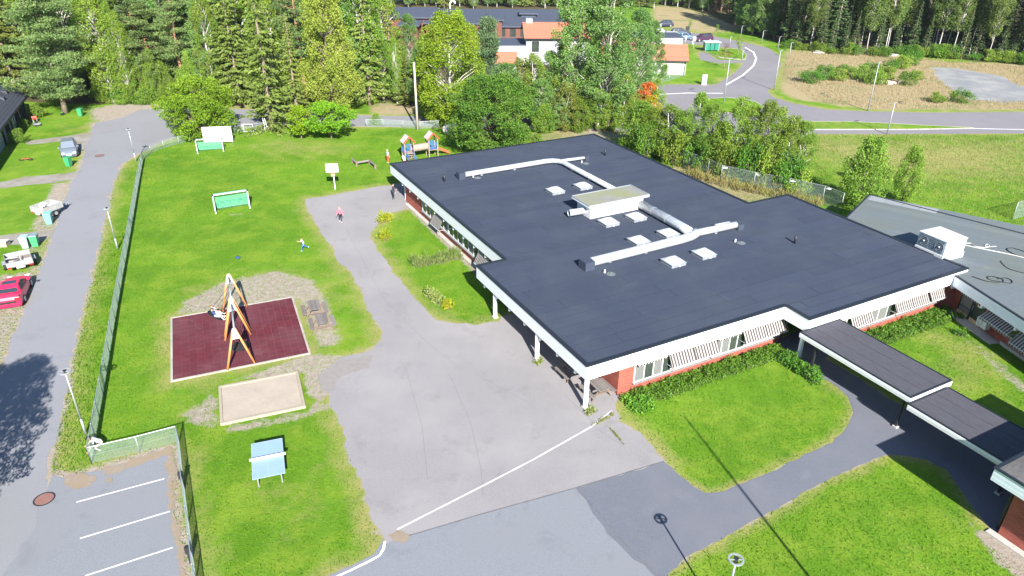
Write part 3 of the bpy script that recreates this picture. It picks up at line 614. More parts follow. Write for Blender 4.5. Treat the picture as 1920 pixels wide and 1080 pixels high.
# ---- right-hand wing
ZW = 2.75
w0, w1 = G(1786, 514, ZW), G(1920, 600, ZW); wx = (w1-w0); wx.z = 0; wx.normalize(); wy = V((-wx.y, wx.x, 0))
WR = math.atan2(wx.y, wx.x)
WG = thing('school_wing', 'grey felt-roofed school wing with boarded white fascia and glazed door', 'school wing', V((w0.x, w0.y, 0)), WR)
def WL(x, y, z=ZW):
    g = G(x, y, z)-w0; return (g.dot(wx), g.dot(wy))
def WPL(px, py, t):
    d = V(ray(px, py)); d0 = V((d.x, d.y, 0)); o = V((0, 0, CH)); k_ = (t-(V((0, 0, 0))-V((w0.x, w0.y, 0))).dot(wy))/d0.dot(wy)
    p = o+d*k_; return ((p-w0).dot(wx), p.z)
c1, c2, c3 = WL(1593, 402), WL(1630, 365), WL(1920, 424)
far = (c2[0]+(c3[0]-c2[0])*1.25, c2[1]+(c3[1]-c2[1])*1.25)
ext = (c1[0]+(c1[0]-c2[0])*1.8, c1[1]+(c1[1]-c2[1])*1.8)
WP = [(0, 0), (14, 0), (far[0]+4, far[1]), far, c2, ext]
b = MB(); b.prism(WP, ZW-.3, ZW); wr = b.build('roof', m_felt2, WG)
xs0, xs1 = min(p[0] for p in WP), max(p[0] for p in WP)
b = MB(); b.prism([(.02, .7), (13.5, .7), (far[0]+3, far[1]-.5), (far[0]-.4, far[1]-.5), (c2[0]+.4, c2[1]-.5), (ext[0]+1, ext[1]+.6)], 0, ZW-.305); b.build('brick_wall', m_brick, WG)
m_siding = mat('white_siding', (.66, .70, .76), (.74, .77, .82), 3, .5, vary=.03)
for k in range(7): MB().bx((-.02, -.035-.004*(k % 2), ZW-.74+k*.102), (14, .0-.001, ZW-.74+k*.102+.092)).build('fascia_board', m_siding, WG)
MB().bx((.0, -.02, ZW-.75), (14, .02, ZW-.02)).build('fascia_backing', m_whiteplain, WG)
MB().bx((0, -.07, ZW-.018), (14, .10, ZW+.05)).build('roof_edging', m_feltedge, WG)
b = MB(); b.bar((*c2, ZW), (far[0]+4, far[1], ZW), .14, .09); b.build('roof_edging', m_feltedge, WG)
b = MB(); b.bar((*c2, ZW), (*ext, ZW), .14, .09); b.build('roof_edging', m_feltedge, WG)
MB().bx((.05, .02, ZW-.70), (14, .69, ZW-.66)).build('soffit', m_whiteplain, WG)
# light repair strip along the back edge
rd = V((far[0]-c2[0], far[1]-c2[1], 0)).normalized(); rn = V((rd.y, -rd.x, 0))
if rn.dot(V((c2[0], c2[1], 0))-V((5, 3, 0))) > 0: rn = -rn
m_repair = mat('pale_felt', (.19, .205, .225), (.23, .245, .265), 4, .85, vary=.05)
for k in range(4):
    a = V((*c2, 0))+rd*(.2+k*1.35)+rn*.15; c = a+rd*1.32; b = MB(); b.add([(*p.xy, ZW+.008+.002*k) for p in (a, c, c+rn*1.25, a+rn*1.25)], [(0, 1, 2, 3)] if rd.cross(rn).z > 0 else [(3, 2, 1, 0)]); b.build('repair_strip', m_repair, wr)
# seams of the wing felt, courses along the back edge direction
from itertools import count
L_ = (V((*far, 0))-V((*c2, 0))).length+3
for k in range(1, 13):
    a = V((*c2, 0))+rn*(1.0*k+.6)+rd*(-.5*k*0); 
    b = MB(); q0 = a+rd*.3; q1 = a+rd*(L_)
    # keep inside the roof outline
    pts = []
    for i in range(61):
        p = q0.lerp(q1, i/60)
        ins = False; j = len(WP)-1
        for i2 in range(len(WP)):
            xi, yi = WP[i2]; xj, yj = WP[j]
            if ((yi > p.y) != (yj > p.y)) and (p.x < (xj-xi)*(p.y-yi)/(yj-yi)+xi): ins = not ins
            j = i2
        if ins: pts.append(p)
    if len(pts) > 3:
        a, c = pts[0], pts[-1]; b.add([(*p.xy, ZW+.003+.0007*k) for p in (a-rn*.47, c-rn*.47, c+rn*.47, a+rn*.47)], [(0, 1, 2, 3)] if rd.cross(rn).z > 0 else [(3, 2, 1, 0)]); b.build('felt_strip', m_felt2, wr)
# wing facade
p0, al, out = V((0, .7, 0)), V((1, 0, 0)), V((0, -1, 0))
sA, _ = WPL(1793, 585, .7); sB, _ = WPL(1842, 600, .7)
wd_ = window(WG, p0, al, out, sA, sA+1.15, .06, 2.0, 1, fm=m_framedark, name='glazed_panel', sill=False, curtain=(0,), transom=.75)
dr_ = window(WG, p0, al, out, sA+1.2, sA+2.25, .06, 2.0, 1, fm=m_framedark, name='door', sill=False)
m_ply = mat('kick_board', (.42, .30, .16), (.5, .37, .2), 4, .7)
for s in (sA, sA+1.2): b = MB(); wall_box(b, p0, al, out, s+.05, s+1.0, .063, .075, .08, .36); b.build('kick_board', m_ply, dr_)
b = MB(); wall_box(b, p0, al, out, sA+1.58, sA+1.84, .063, .07, 1.35, 1.68); nb = b.build('notice', m_whiteplain, dr_)
m_red = mat('red_print', (.55, .05, .04)); b = MB(); wall_box(b, p0, al, out, sA+1.63, sA+1.79, .071, .074, 1.42, 1.62); b.build('notice_print', m_red, nb)
b = MB(); wall_box(b, p0, al, out, sA+1.28, sA+1.31, .065, .12, .9, 1.25); b.build('handle', m_galv, dr_)
window(WG, p0, al, out, sA+2.9, sA+5.3, .75, 1.95, 3, curtain=(1,)); window(WG, p0, al, out, sA+5.6, sA+8.2, .75, 1.95, 3, curtain=(0,)); window(WG, p0, al, out, sA+8.6, sA+11, .75, 1.95, 3)
m_awn2 = m_awn
awning(WG, p0, al, out, sA-.1, sA+2.2, 1.98, 1.75, .2, .16); awning(WG, p0, al, out, sA+2.75, sA+5.2, 1.98, 1.32, .85, .15); awning(WG, p0, al, out, sA+5.5, sA+8.2, 1.98, 1.02, .9, .15); awning(WG, p0, al, out, sA+8.5, sA+11, 1.98, 1.02, .9, .15)
for s in (sA-.4, sA+2.45, sA+5.35, sA+8.35): b = MB(); b.bx((s-.07, .03, ZW-1.0), (s+.07, .68, ZW-.70)); b.build('rafter', m_white, WG)
b = MB(); b.bx((sA-.2, -.15, 0), (sA+4.2, .69, .06)); b.build('doorstep', m_conc, WG)
b = MB(); b.bx((sA+4.25, .55, 0), (14, .695, .22)); b.build('plinth', m_conc, WG)
# air conditioner on the wing wall, roof unit, cables
a_ = V((w0.x, w0.y, 0))+wx*(sA+2.75)+wy*.35
ac = thing('heat_pump', 'white outdoor heat pump unit low on the brick wing wall', 'heat pump', V((a_.x, a_.y, .45)), WR)
MB().bx((-.42, -.17, 0), (.42, .17, .58)).build('casing', m_whiteplain, ac); b = MB()
b.ring((-.12, -.175, .3), .22, .19, .012, 18, (0, -1, 0)); b.ring((-.12, -.175, .3), .13, .11, .012, 18, (0, -1, 0)); b.build('fan_grille', m_galv, ac)
for x in (-.3, .3): MB().bx((x-.02, -.15, -.06), (x+.02, .35, -.002)).build('bracket', m_galv, ac)
q = W(*[(31.35+33.4)/2, 1.65], 0); A0, A1, A2 = G(1718, 458, ZW+.45), G(1768, 480, ZW+.45), G(1793, 466, ZW+.45)
ex = (A1-A0); Lx = ex.length; ex.normalize(); ey = (A2-A1); Ly = ey.length; rz_ = math.atan2(ex.y, ex.x)
ru = thing('rooftop_unit', 'big white and blue air handling unit on the grey wing roof', 'air conditioner', V((A0.x, A0.y, ZW)), rz_)
b = MB(); b.bx((-.05, -.06, .01), (Lx+.05, Ly+.06, .42)); b.build('base', m_whiteplain, ru)
HU = 1.05; b = MB(); b.bx((0, 0, .424), (Lx, Ly, .424+HU)); b.build('casing', mat('unit_casing', (.36, .43, .47), (.43, .49, .53), 3, .45), ru)
b = MB(); b.bx((-.03, -.03, .43+HU), (Lx/3-.01, Ly+.03, .48+HU)); b.bx((Lx/3+.01, -.03, .43+HU), (2*Lx/3-.01, Ly+.03, .482+HU)); b.bx((2*Lx/3+.01, -.03, .43+HU), (Lx+.03, Ly+.03, .48+HU)); b.build('top_panel', mat('unit_top', (.46, .45, .44), (.54, .525, .51), 3, .5), ru)
m_grille = mat('dark_grille', (.07, .10, .13), (.10, .14, .18), 20, .5)
for x0, x1 in ((.06, .40), (.44, .62), (.66, .94)):
    b = MB(); b.bx((Lx*x0, -.03, .55), (Lx*x1, -.002, .35+HU)); g = b.build('grille', m_grille, ru)
    xx, zz = Lx*(x0+x1)/2, .45+HU/2
    if x1-x0 > .2: b = MB(); b.ring((xx, -.045, zz), .36, .33, .02, 18, (0, -1, 0)); b.ball((xx, -.06, zz), .08, 8, 5); b.build('fan_ring', m_galv, g)
    b = MB()
    for k in range(6): b.bx((Lx*x0, -.05, .62+k*.13), (Lx*x1, -.032, .64+k*.13))
    b.build('louvre', m_galv, g)
for z0, z1 in ((.55, .95), (1.02, 1.38)): MB().bx((Lx+.002, .15, z0), (Lx+.02, Ly-.15, z1)).build('side_grille', mat('side_louvre', (.42, .45, .46), (.5, .52, .53), 12, .6), ru)
def cable(label, px, m, r=.03):
    P = [G(x, y, ZW+.04) for x, y in px]; pts = []
    for i in range(len(P)-1):
        a, c, d, e = P[max(i-1, 0)], P[i], P[i+1], P[min(i+2, len(P)-1)]
        for k in range(6):
            t = k/6; pts.append(.5*((2*c)+(d-a)*t+(2*a-5*c+4*d-e)*t*t+(3*c-a-3*d+e)*t**3))
    pts.append(P[-1]); b = MB(); b.tube(pts, r, 5); tag(b.build('cable', m), label, 'cable')
m_cw = mat('pale_cable', (.6, .58, .55))
cable('pale cable snaking right from the air handling unit on the wing roof', [(1803,458),(1830,464),(1860,470),(1890,476),(1925,484)], m_cw)
cable('thin pale curly cable end beside the rooftop unit', [(1803,457),(1820,456),(1830,462),(1850,464),(1855,460),(1850,458),(1848,462),(1868,462)], m_cw, .022)
cable('black cable looped near the front edge of the wing roof', [(1823,518),(1850,527),(1878,529),(1880,524),(1865,519),(1852,519),(1855,524),(1875,528),(1895,531),(1897,526),(1885,521),(1870,523)], m_black)
cable('black cable loop at the right end of the wing roof', [(1925,483),(1905,478),(1890,470),(1889,466),(1900,465),(1925,473)], m_black)
cable('thin black cable trailing off the right side of the wing roof', [(1876,489),(1882,497),(1895,505),(1925,513)], m_black, .022)

# ---- covered walkways
def walkway(label, u0, u1, v0, v1, z, posts, sub):
    t = thing('walkway_roof', label, 'covered walkway', W(0, 0, 0), BROT)
    MB().bx((u0+.06, v0+.06, z-.16), (u1-.06, v1-.06, z-.02)).build('deck', m_dark, t)
    nb = 3; wdt = (u1-u0-.12)/nb
    for k in range(nb): MB().bx((u0+.06+k*wdt+.01, v0+.06, z-.018), (u0+.06+(k+1)*wdt-.01, v1-.06, z+.002*k)).build('felt_strip', m_felt3, t)
    for a, c in (((u0, v0), (u0+.055, v1)), ((u1-.055, v0), (u1, v1)), ((u0+.057, v0), (u1-.057, v0+.055)), ((u0+.057, v1-.055), (u1-.057, v1))):
        MB().bx((*a, z-.05), (*c, z+.035)).build('edging', m_feltedge, t)
    for a, c in (((u0-.03, v0), (u0-.002, v1)), ((u1+.002, v0), (u1+.03, v1)), ((u0, v0-.03), (u1, v0-.002))):
        MB().bx((*a, z-.20), (*c, z-.055)).build('fascia', m_white, t)
        MB().bx((*a, z-.34), (*c, z-.215)).build('gutter_board', m_whiteplain, t)
    for u, v in posts:
        b = MB(); b.bx((u-.06, v-.06, .12), (u+.06, v+.06, z-.165)); p_ = b.build('post', m_dark, t); MB().bx((u-.13, v-.13, 0), (u+.13, v+.13, .118)).build('footing', m_conc, p_)
    return t
walkway('dark-roofed covered walkway butting against the school front', 14.2, 17.65, -9.5, -1.99, 2.3, [(14.35, -3.2), (14.35, -9.1), (17.4, -3.2), (17.4, -9.1)], 0)
walkway('lower covered walkway running on towards the bottom right building', 13.9, 17.2, -16.6, -9.62, 2.08, [(14.3, -14.8), (16.9, -10.2), (16.9, -14.8)], 0)
# ---- annex at the lower right
AB = thing('annex_building', 'brick building corner with pale blue boarded fascia at the lower right', 'building', W(10.8, -15.6, 0), BROT)
b = MB(); b.bx((.9, -10, 0), (9, -.75, 3.1)); b.build('brick_wall', m_brick, AB)
m_wroof = mat('weathered_roof', (.075, .073, .076), (.135, .13, .125), 3, .9, stretch=(1, 3, 1), big=(.06, .06, .063), bigscale=.6); b = MB(); b.bx((.05, -11, 3.08), (10, -.05, 3.66)); b.build('roof', m_wroof, AB)
m_sid2 = mat('blue_white_siding', (.52, .60, .66), (.6, .67, .72), 3, .5, vary=.03)
for k in range(6):
    MB().bx((.0-.006*(k % 2), -11, 3.05+k*.105), (.045, 0, 3.05+k*.105+.096)).build('fascia_board', m_sid2, AB); MB().bx((.05, -.04, 3.05+k*.105), (10, .0+.006*(k % 2), 3.05+k*.105+.096)).build('fascia_board', m_sid2, AB)
MB().bx((-.05, -11, 3.69), (.1, .05, 3.745)).build('roof_edging', m_feltedge, AB); MB().bx((.102, -.1, 3.69), (10, .05, 3.743)).build('roof_edging', m_feltedge, AB)
MB().bx((1.2, -.6, .02), (1.32, -.48, 3.07)).build('post', m_dark, AB)
for k in range(5): MB().bx((.12, -11+k*2.2+.01, 3.662), (9.9, -11+(k+1)*2.2-.01, 3.672+.003*(k % 2))).build('felt_strip', m_wroof, AB)
MB().bx((.55, -10, 0), (.898, -.4, .07)).build('footing', m_conc, AB)
# ---- row house on the left
m_tile = mat('dark_roof_tiles', (.03, .034, .048), (.05, .055, .075), 5, .7, .01, 18, vary=.12)
m_blue = mat('blue_grey_boards', (.17, .22, .29), (.21, .27, .34), 4, .8, .004, 30, stretch=(6, 6, .5))
r0, r1 = G(0, 242, 2.6), G(52, 176, 2.6); rx = (r1-r0); rx.z = 0; rx.normalize(); ry = V((-rx.y, rx.x, 0))   # ry: away from the street
RH = thing('row_house', 'dark-tiled blue-grey row house at the left edge of the street', 'house', V((r1.x, r1.y, 0)), math.atan2(rx.y, rx.x))
LH, DH, RISE = 34, 8.4, 2.3                # length back along -x, depth, ridge rise
b = MB(); b.bx((-LH, .6, 0), (-.5, DH-.6, 2.5)); b.build('boarded_wall', m_blue, RH)
b = MB(); b.add([(-.5, .6, 2.5), (-.5, DH-.6, 2.5), (-.5, DH/2, 2.5+RISE*.86), (-.6, .6, 2.5), (-.6, DH-.6, 2.5), (-.6, DH/2, 2.5+RISE*.86)], [(0, 1, 2), (5, 4, 3), (0, 2, 5, 3), (1, 4, 5, 2)]); b.build('gable', m_blue, RH)
b = MB()
for s in (0, 1):
    y0, y1 = (0, DH/2) if s == 0 else (DH, DH/2)
    vs = [(-LH, y0, 2.55), (0, y0, 2.55), (0, y1, 2.55+RISE), (-LH, y1, 2.55+RISE)]; vs2 = [(x, y, z-.14) for x, y, z in vs]
    f = [(0, 1, 2, 3), (7, 6, 5, 4), (0, 4, 5, 1), (1, 5, 6, 2), (2, 6, 7, 3), (3, 7, 4, 0)]
    b.add(vs+vs2, f if s == 0 else [t[::-1] for t in f])
rr = b.build('roof', m_tile, RH)
nrow = 13; sl = V((0, DH/2, RISE)); nrm = V((0, -RISE, DH/2)).normalized()
for k in range(nrow):
    a, c = sl*(k/nrow)+V((0, 0, 2.55)), sl*((k+1.12)/nrow)+V((0, 0, 2.55)); lo = nrm*.045; hi = nrm*.012; b = MB()
    b.add([V((-LH, 0, 0))+a+lo, V((0.02, 0, 0))+a+lo, V((0.02, 0, 0))+c+hi, V((-LH, 0, 0))+c+hi, V((-LH, 0, 0))+a+nrm*.004, V((0.02, 0, 0))+a+nrm*.004], [(0, 1, 2, 3), (4, 5, 1, 0)]); b.build('tile_course', m_tile, rr)
for x, kk in ((-3.2, .35), (-6.5, .30), (-12, .33)):
    p = sl*kk+V((x, 0, 2.55)); b = MB(); b.add([p+V((-.45, 0, .05)), p+V((.45, 0, .05)), p+V((.45, .9, .62)), p+V((-.45, .9, .62)), p+V((-.4, .1, .45)), p+V((.4, .1, .45))], [(0, 1, 5, 4), (4, 5, 2, 3), (0, 4, 3), (1, 2, 5)]); b.build('roof_vent', m_tile, rr)
MB().bx((-LH, -.1, 2.36), (0, -.01, 2.5)).build('gutter', m_dark, RH)
p0, al, out = V((0, .6, 0)), V((-1, 0, 0)), V((0, -1, 0))
for s0, s1, z0, z1, n_ in ((1.2, 2.6, 1.0, 2.1, 3), (5.2, 6.2, .9, 2.1, 1), (8.4, 9.3, .9, 2.1, 1), (11.6, 13.0, .9, 2.1, 2), (16.4, 17.6, .9, 2.1, 2)): window(RH, p0, al, out, s0, s1, z0, z1, n_, fm=m_whiteplain)
for s in (4.0, 10.2, 15.2): window(RH, p0, al, out, s, s+.95, .05, 2.1, 1, fm=m_dark, name='door', sill=False)
for s in (3.5, 7.6, 13.8): b = MB(); b.bx((-s-.06, -.02+.1, 0), (-s+.06, .58, 2.4)); b.build('divider', m_dark, RH)
# ---- far buildings
m_redtile = mat('red_roof_tiles', (.36, .125, .075), (.43, .16, .10), 3, .8, .01, 8, vary=.05)
m_timber = mat('brown_timber_cladding', (.11, .042, .03), (.16, .065, .045), 3, .8, stretch=(5, 5, .4))
m_slate = mat('blue_grey_roof', (.042, .052, .080), (.058, .068, .095), 2, .75)
m_grey = mat('grey_render', (.26, .27, .30), (.31, .32, .34), 2, .8)
m_wr = mat('white_render', (.56, .56, .56), (.50, .50, .50), 2, .8)
def gable_house(name, label, px0, px1, depth, hw, rise, wm, rm, over=.5, wins=(), side=(), cat='building'):
    a, c = G(*px0), G(*px1); x = (c-a); L = x.length; x.normalize(); t = thing(name, label, cat, a, math.atan2(x.y, x.x))
    MB().bx((0, 0, 0), (L, depth, hw)).build('wall', wm, t)
    for e in (0, L):
        b = MB(); b.add([(e, 0, hw), (e, depth, hw), (e, depth/2, hw+rise)], [(0, 2, 1) if e == 0 else (0, 1, 2)]); b.build('gable', wm, t)
    b = MB()
    for s in (0, 1):
        k = rise/(depth/2); y0 = -over if s == 0 else depth+over; z0 = hw-over*k+.03
        vs = [(-over*.7, y0, z0), (L+over*.7, y0, z0), (L+over*.7, depth/2, hw+rise+.03), (-over*.7, depth/2, hw+rise+.03)]; vs2 = [(p[0], p[1], p[2]-.18) for p in vs]
        f = [(0, 1, 2, 3), (7, 6, 5, 4), (0, 4, 5, 1), (1, 5, 6, 2), (2, 6, 7, 3), (3, 7, 4, 0)]; b.add(vs+vs2, f if s == 0 else [q_[::-1] for q_ in f])
    rf = b.build('roof', rm, t)
    n_ = 8; k = rise/(depth/2); nn = V((0, -k, 1)).normalized()
    for i in range(n_):
        y0, y1 = -over+(depth/2+over)*i/n_, -over+(depth/2+over)*(i+1.1)/n_; b = MB()
        A_ = [V((X_, yy, hw+.03+yy*k)) for yy in (y0, min(y1, depth/2)) for X_ in (-over*.7-.02, L+over*.7+.02)]
        b.add([A_[0]+nn*.06, A_[1]+nn*.06, A_[3]+nn*.02, A_[2]+nn*.02, A_[0]+nn*.005, A_[1]+nn*.005], [(0, 1, 3-1, 3), (4, 5, 1, 0)]); b.build('tile_course', rm, rf)
    MB().bx((-over*.7, -over-.12, hw-over*k-.16), (L+over*.7, -over-.01, hw-over*k-.02)).build('gutter', m_dark, t)
    for s0, s1, z0, z1, n_ in wins: window(t, V((0, 0, 0)), V((1, 0, 0)), V((0, -1, 0)), s0, s1, z0, z1, n_)
    for s0, s1, z0, z1, n_ in side: window(t, V((L, 0, 0)), V((0, 1, 0)), V((1, 0, 0)), s0, s1, z0, z1, n_, fm=m_wooddark)
    return t, L
t, L = gable_house('garage_building', 'white low building with red tiled roof by the roundabout lawn', (1222, 139), (1284, 141), 8.2, 2.65, 1.75, m_wr, m_redtile, wins=((.6, 1.5, 1.0, 2.0, 1),), side=((1.0, 1.6, .3, 2.2, 1), (4.0, 4.7, .3, 2.2, 1)))
MB().cyl((L-.15, -.12, 0), (L-.15, -.12, 2.3), .06, n=8).build('downpipe', m_dark, t)
MB().bx((1.9, -.6, 0), (2.5, -.15, .9)).build('meter_box', m_galv, t)
t, L = gable_house('red_roofed_hall', 'tall grey and white hall with red tiled roof behind the aspens', (986, 122), (1100, 122), 11, 4.9, 1.7, m_grey, m_redtile, .6, wins=((.9, 2.4, 2.2, 4.2, 1), (4, 6.5, .6, 1.7, 3), (8, 10, 2.4, 3.8, 2)))
MB().bx((-5.6, .4, 0), (-.02, 8, 3.3)).build('white_annex', m_wr, t); MB().bx((-5.7, .3, 3.305), (-.02, 8.1, 3.42)).build('annex_roof', m_slate, t)
MB().bx((.2, 5.0, 6.4), (1.4, 6.2, 7.3)).build('chimney', m_galv, t)
gable_house('red_roofed_lodge', 'small white lodge with red roof half hidden among trees', (930, 138), (968, 138), 5, 1.9, 1.3, m_wr, m_redtile, .35, wins=((.5, 1.5, .7, 1.6, 2),))
gable_house('red_roofed_annex', 'white annex with red roof seen through the aspen crowns', (1130, 128), (1215, 130), 8, 2.8, 1.8, m_wr, m_redtile, .5, wins=((1, 2.5, .9, 2, 2), (4, 5.5, .9, 2, 2)))
a = G(1180, 105); MB()
t = thing('white_block', 'plain white flat-roofed block behind the red-roofed annex', 'building', G(1165, 108), 0.05)
MB().bx((0, 0, 0), (11.5, 6, 3.6)).build('wall', m_wr, t); MB().bx((-.15, -.15, 3.605), (11.65, 6.15, 3.75)).build('roof', m_slate, t)
window(t, V((0, 0, 0)), V((1, 0, 0)), V((0, -1, 0)), 7.5, 9.5, 1.2, 2.4, 2)
# long dark timber school far behind
TS = thing('timber_school', 'long low brown timber-clad school with blue-grey roofs far behind the trees', 'school', G(735, 84), 0.0)
q0 = G(735, 84)
def tblock(px0, px1, yb, ytop, depth, slope, wm=m_timber, name='wing'):
    a, c = G(px0, yb), G(px1, yb); h = upto((px0+px1)/2, yb, ytop); o = a-q0; L = (c-a).length; b = MB(); b.bx((o.x, o.y, 0), (o.x+L, o.y+depth, h)); wgo = b.build(name, wm, TS)
    b = MB(); b.add([(o.x-.5, o.y-.5, h+.02), (o.x+L+.5, o.y-.5, h+.02), (o.x+L+.5, o.y+depth, h+.02+slope), (o.x-.5, o.y+depth, h+.02+slope), (o.x-.5, o.y-.5, h-.3), (o.x+L+.5, o.y-.5, h-.3), (o.x+L+.5, o.y+depth, h-.3+slope), (o.x-.5, o.y+depth, h-.3+slope)], [(0, 1, 2, 3), (7, 6, 5, 4), (0, 4, 5, 1), (1, 5, 6, 2), (2, 6, 7, 3), (3, 7, 4, 0)]); b.build('roof_slab', m_slate, wgo)
    return wgo, o, L, h
w_, o, L, h = tblock(735, 812, 76, 31, 12, .5)
for s in (4, 7): window(TS, o, V((1, 0, 0)), V((0, -1, 0)), s, s+1.6, 1.6, 3.0, 2, fm=m_dark)
tblock(752, 784, 88, 46, 6, .1); tblock(800, 925, 80, 42, 18, .6)
w_, o, L, h = tblock(915, 941, 80, 36, 10, .3); w_, o, L, h = tblock(928, 1060, 78, 48, 18, 1.2)
for s in np.arange(1, 12, 2.2): window(TS, o, V((1, 0, 0)), V((0, -1, 0)), float(s), float(s)+1.2, 1.0, 2.6, 1, fm=m_dark)
w_, o, L, h = tblock(977, 1004, 66, 24, 4, .2, m_slate, 'rooftop_room'); window(TS, o, V((1, 0, 0)), V((0, -1, 0)), .8, 1.6, h-2.6, h-1, 1, fm=m_dark)
b = MB(); g = G(845, 50)-q0; b.tube([g+V((0, 0, 3)), g+V((0, 0, 5.2)), g+V((.5, 0, 5.9)), g+V((1.1, 0, 5.6)), g+V((1.2, 0, 5.1))], .22, 8); b.build('vent_hood', m_whiteplain, TS, True)
# ================================================================== FENCES, LAMPS, SMALL THINGS
def subdivide(P, step):
    Q = []
    for a, c in zip(P[:-1], P[1:]):
        k = max(1, round((c-a).length/step)); Q += [a.lerp(c, i/k) for i in range(k)]
    return Q+[P[-1]]
def fence(label, px, h, step=2.4, cell=.07, wr=.0036, wire=None, rail=True, pm=None, tilt=0):
    P = [G(x, y) if not isinstance(x, str) else W(*y) for x, y in px]; o = P[0]; t = thing('chain_link_fence', label, 'fence', o)
    Q = [p-o for p in subdivide(P, step)]; pm = pm or m_galv
    for p in Q:
        b = MB(); b.cyl(p, p+V((0, 0, h+.04)), .03, n=7); q_ = b.build('post', pm, t, True)
    if rail:
        for a, c in zip(Q[:-1], Q[1:]): MB().cyl(a+V((0, 0, h)), c+V((0, 0, h)), .022, n=6).build('top_rail', pm, t)
    b = MB()
    for a, c in zip(Q[:-1], Q[1:]):
        d = (c-a); L = d.length; d = d/L; nrm = V((-d.y, d.x, 0))*wr; up = V((0, 0, 1)); n_ = int((L+h)/cell)
        for sgn in (1, -1):
            for i in range(n_):
                s = i*cell-h if sgn > 0 else i*cell
                a0, a1 = (s, s+h) if sgn > 0 else (s, s-h)          # s at bottom, s at top
                z0, z1 = .04, h
                def clip(sv, zv, so, zo):
                    if sv < 0: k = (0-sv)/(so-sv); return 0, zv+(zo-zv)*k
                    if sv > L: k = (L-sv)/(so-sv); return L, zv+(zo-zv)*k
                    return sv, zv
                if max(a0, a1) <= 0 or min(a0, a1) >= L: continue
                s0_, zz0 = clip(a0, z0, a1, z1); s1_, zz1 = clip(a1, z1, a0, z0)
                p, q_ = a+d*s0_+up*zz0, a+d*s1_+up*zz1; w_ = (q_-p).normalized().cross(nrm.normalized())*wr
                b.add([p+w_, p-w_, p+nrm, q_+w_, q_-w_, q_+nrm], [(0, 1, 4, 3), (1, 2, 5, 4), (2, 0, 3, 5)])
        for z in (.05, h*.5): b.bar(a+up*z, c+up*z, wr*2, wr*2)
    b.build('wire_mesh', wire or m_wire, t)
    return t
fence('long chain-link fence between the street and the playing field', [(172,869),(186,782),(200,700),(216,600),(230,520),(246,430),(261,340),(268,302)], 1.02, 2.4, .065, .0042)
fence('short chain-link fence across the top of the parking bays', [(172,869),(262,848),(336,828)], 1.02, 2.2, .065, .0034)
fence('chain-link fence along the right side of the parking bays', [(336,828),(344,900),(354,980),(368,1090),(380,1190)], 1.02, 2.2, .065, .0034)
fence('low curved fence at the far corner of the playing field', [(268,302),(283,287),(307,278),(336,270),(366,262),(378,259)], .9, 2.3, .09, .005)
fence('low fence with a white frame beside the round maple', [(440,250),(455,247),(470,246),(498,243)], .9, 2.3, .09, .005)
fence('pale low fence along the back road behind the climbing tower', [(687,238),(719,238),(756,240),(788,242),(822,240),(834,233)], .95, 2.6, .09, .005)
fence('tall mesh fence between the school and the birch row', [(1255,306),(1290,318),(1326,331),(1350,343),(1411,357),(1475,369),(1540,384),(1575,398)], 1.9, 3.2, .12, .005)
fence('low fence on the lawn in front of the white garage', [(1205,152),(1240,156),(1283,142)], 1.0, 3, .12, .006)
fence('green mesh fence behind the wing roof at the right edge', [(1898,412),(1925,404),(1990,392)], 1.7, 3, .1, .006)
def panel_tag(x, y):
    b = MB(); b.bx((-.22, -.012, 0), (.22, .012, .17)); return b
for i, (x, y) in enumerate(((1352,344),(1413,357),(1477,370),(1543,385))):
    g = G(x, y); o = put('fence_tag', panel_tag(0, 0).mesh('fence_tag', m_whiteplain), None, (g.x+.2, g.y-.04, 1.62), -.25)
    tag(o, ['white tag on the tall mesh fence nearest the plant room', 'white tag on the mesh fence in front of the birch stems', 'white tag on the mesh fence at the roof notch', 'rightmost white tag on the mesh fence by the willow bush'][i], 'tag', 'tags on the mesh fence')
# white gate frame
g = G(458, 248); t = thing('gate_frame', 'small white tubular frame standing by the low fence behind the lawn', 'gate', g, .05)
b = MB(); b.cyl((0, 0, 0), (0, 0, 1.05), .05, n=8); b.build('upright', m_whiteplain, t); b = MB(); b.cyl((1.15, 0, 0), (1.15, 0, 1.05), .05, n=8); b.build('upright', m_whiteplain, t); MB().cyl((.05, 0, 1.0), (1.1, 0, 1.0), .04, n=8).build('crossbar', m_whiteplain, t); MB().cyl((.05, 0, .08), (1.1, 0, .08), .03, n=8).build('crossbar', m_whiteplain, t)
t = thing('gate_frame', 'leaning white post pair in front of the dark spruce', 'gate', G(497, 243), .0)
MB().cyl((0, 0, 0), (-.1, 0, 1.5), .05, n=8).build('upright', m_whiteplain, t); MB().cyl((.35, 0, 0), (.12, 0, 1.45), .05, n=8).build('upright', m_whiteplain, t); MB().bx((-.1, -.05, 0), (.55, .05, .06)).build('foot', m_whiteplain, t)
# lamps
m_lampglass = mat('lamp_glass', (.55, .62, .66), rough=.15)
def ring_lamp(label, loc, h, group=None):
    t = thing('street_lamp', label, 'lamp', loc, 0, group)
    b = MB(); b.cyl((0, 0, 0), (0, 0, 1.0), .07, .06, n=10); b.cyl((0, 0, 1.0), (0, 0, h), .045, .04, n=10); b.build('pole', m_galv, t, True)
    b = MB(); b.ring((0, 0, h+.12), .30, .23, .05, 24); b.build('ring_shade', m_galv, t)
    b = MB(); b.bar((-.25, 0, h+.12), (.25, 0, h+.12), .03, .03); b.build('spoke', m_galv, t)
    b = MB(); b.cyl((0, 0, h), (0, 0, h+.10), .09, .06, n=10); b.cyl((0, 0, h+.14), (0, 0, h+.2), .06, .10, n=10); b.build('lantern', m_dark, t)
    return t
ring_lamp('ring-topped lamp nearest the parking bays beside the fence', G(161, 814), 3.9, 'ring-topped lamps')
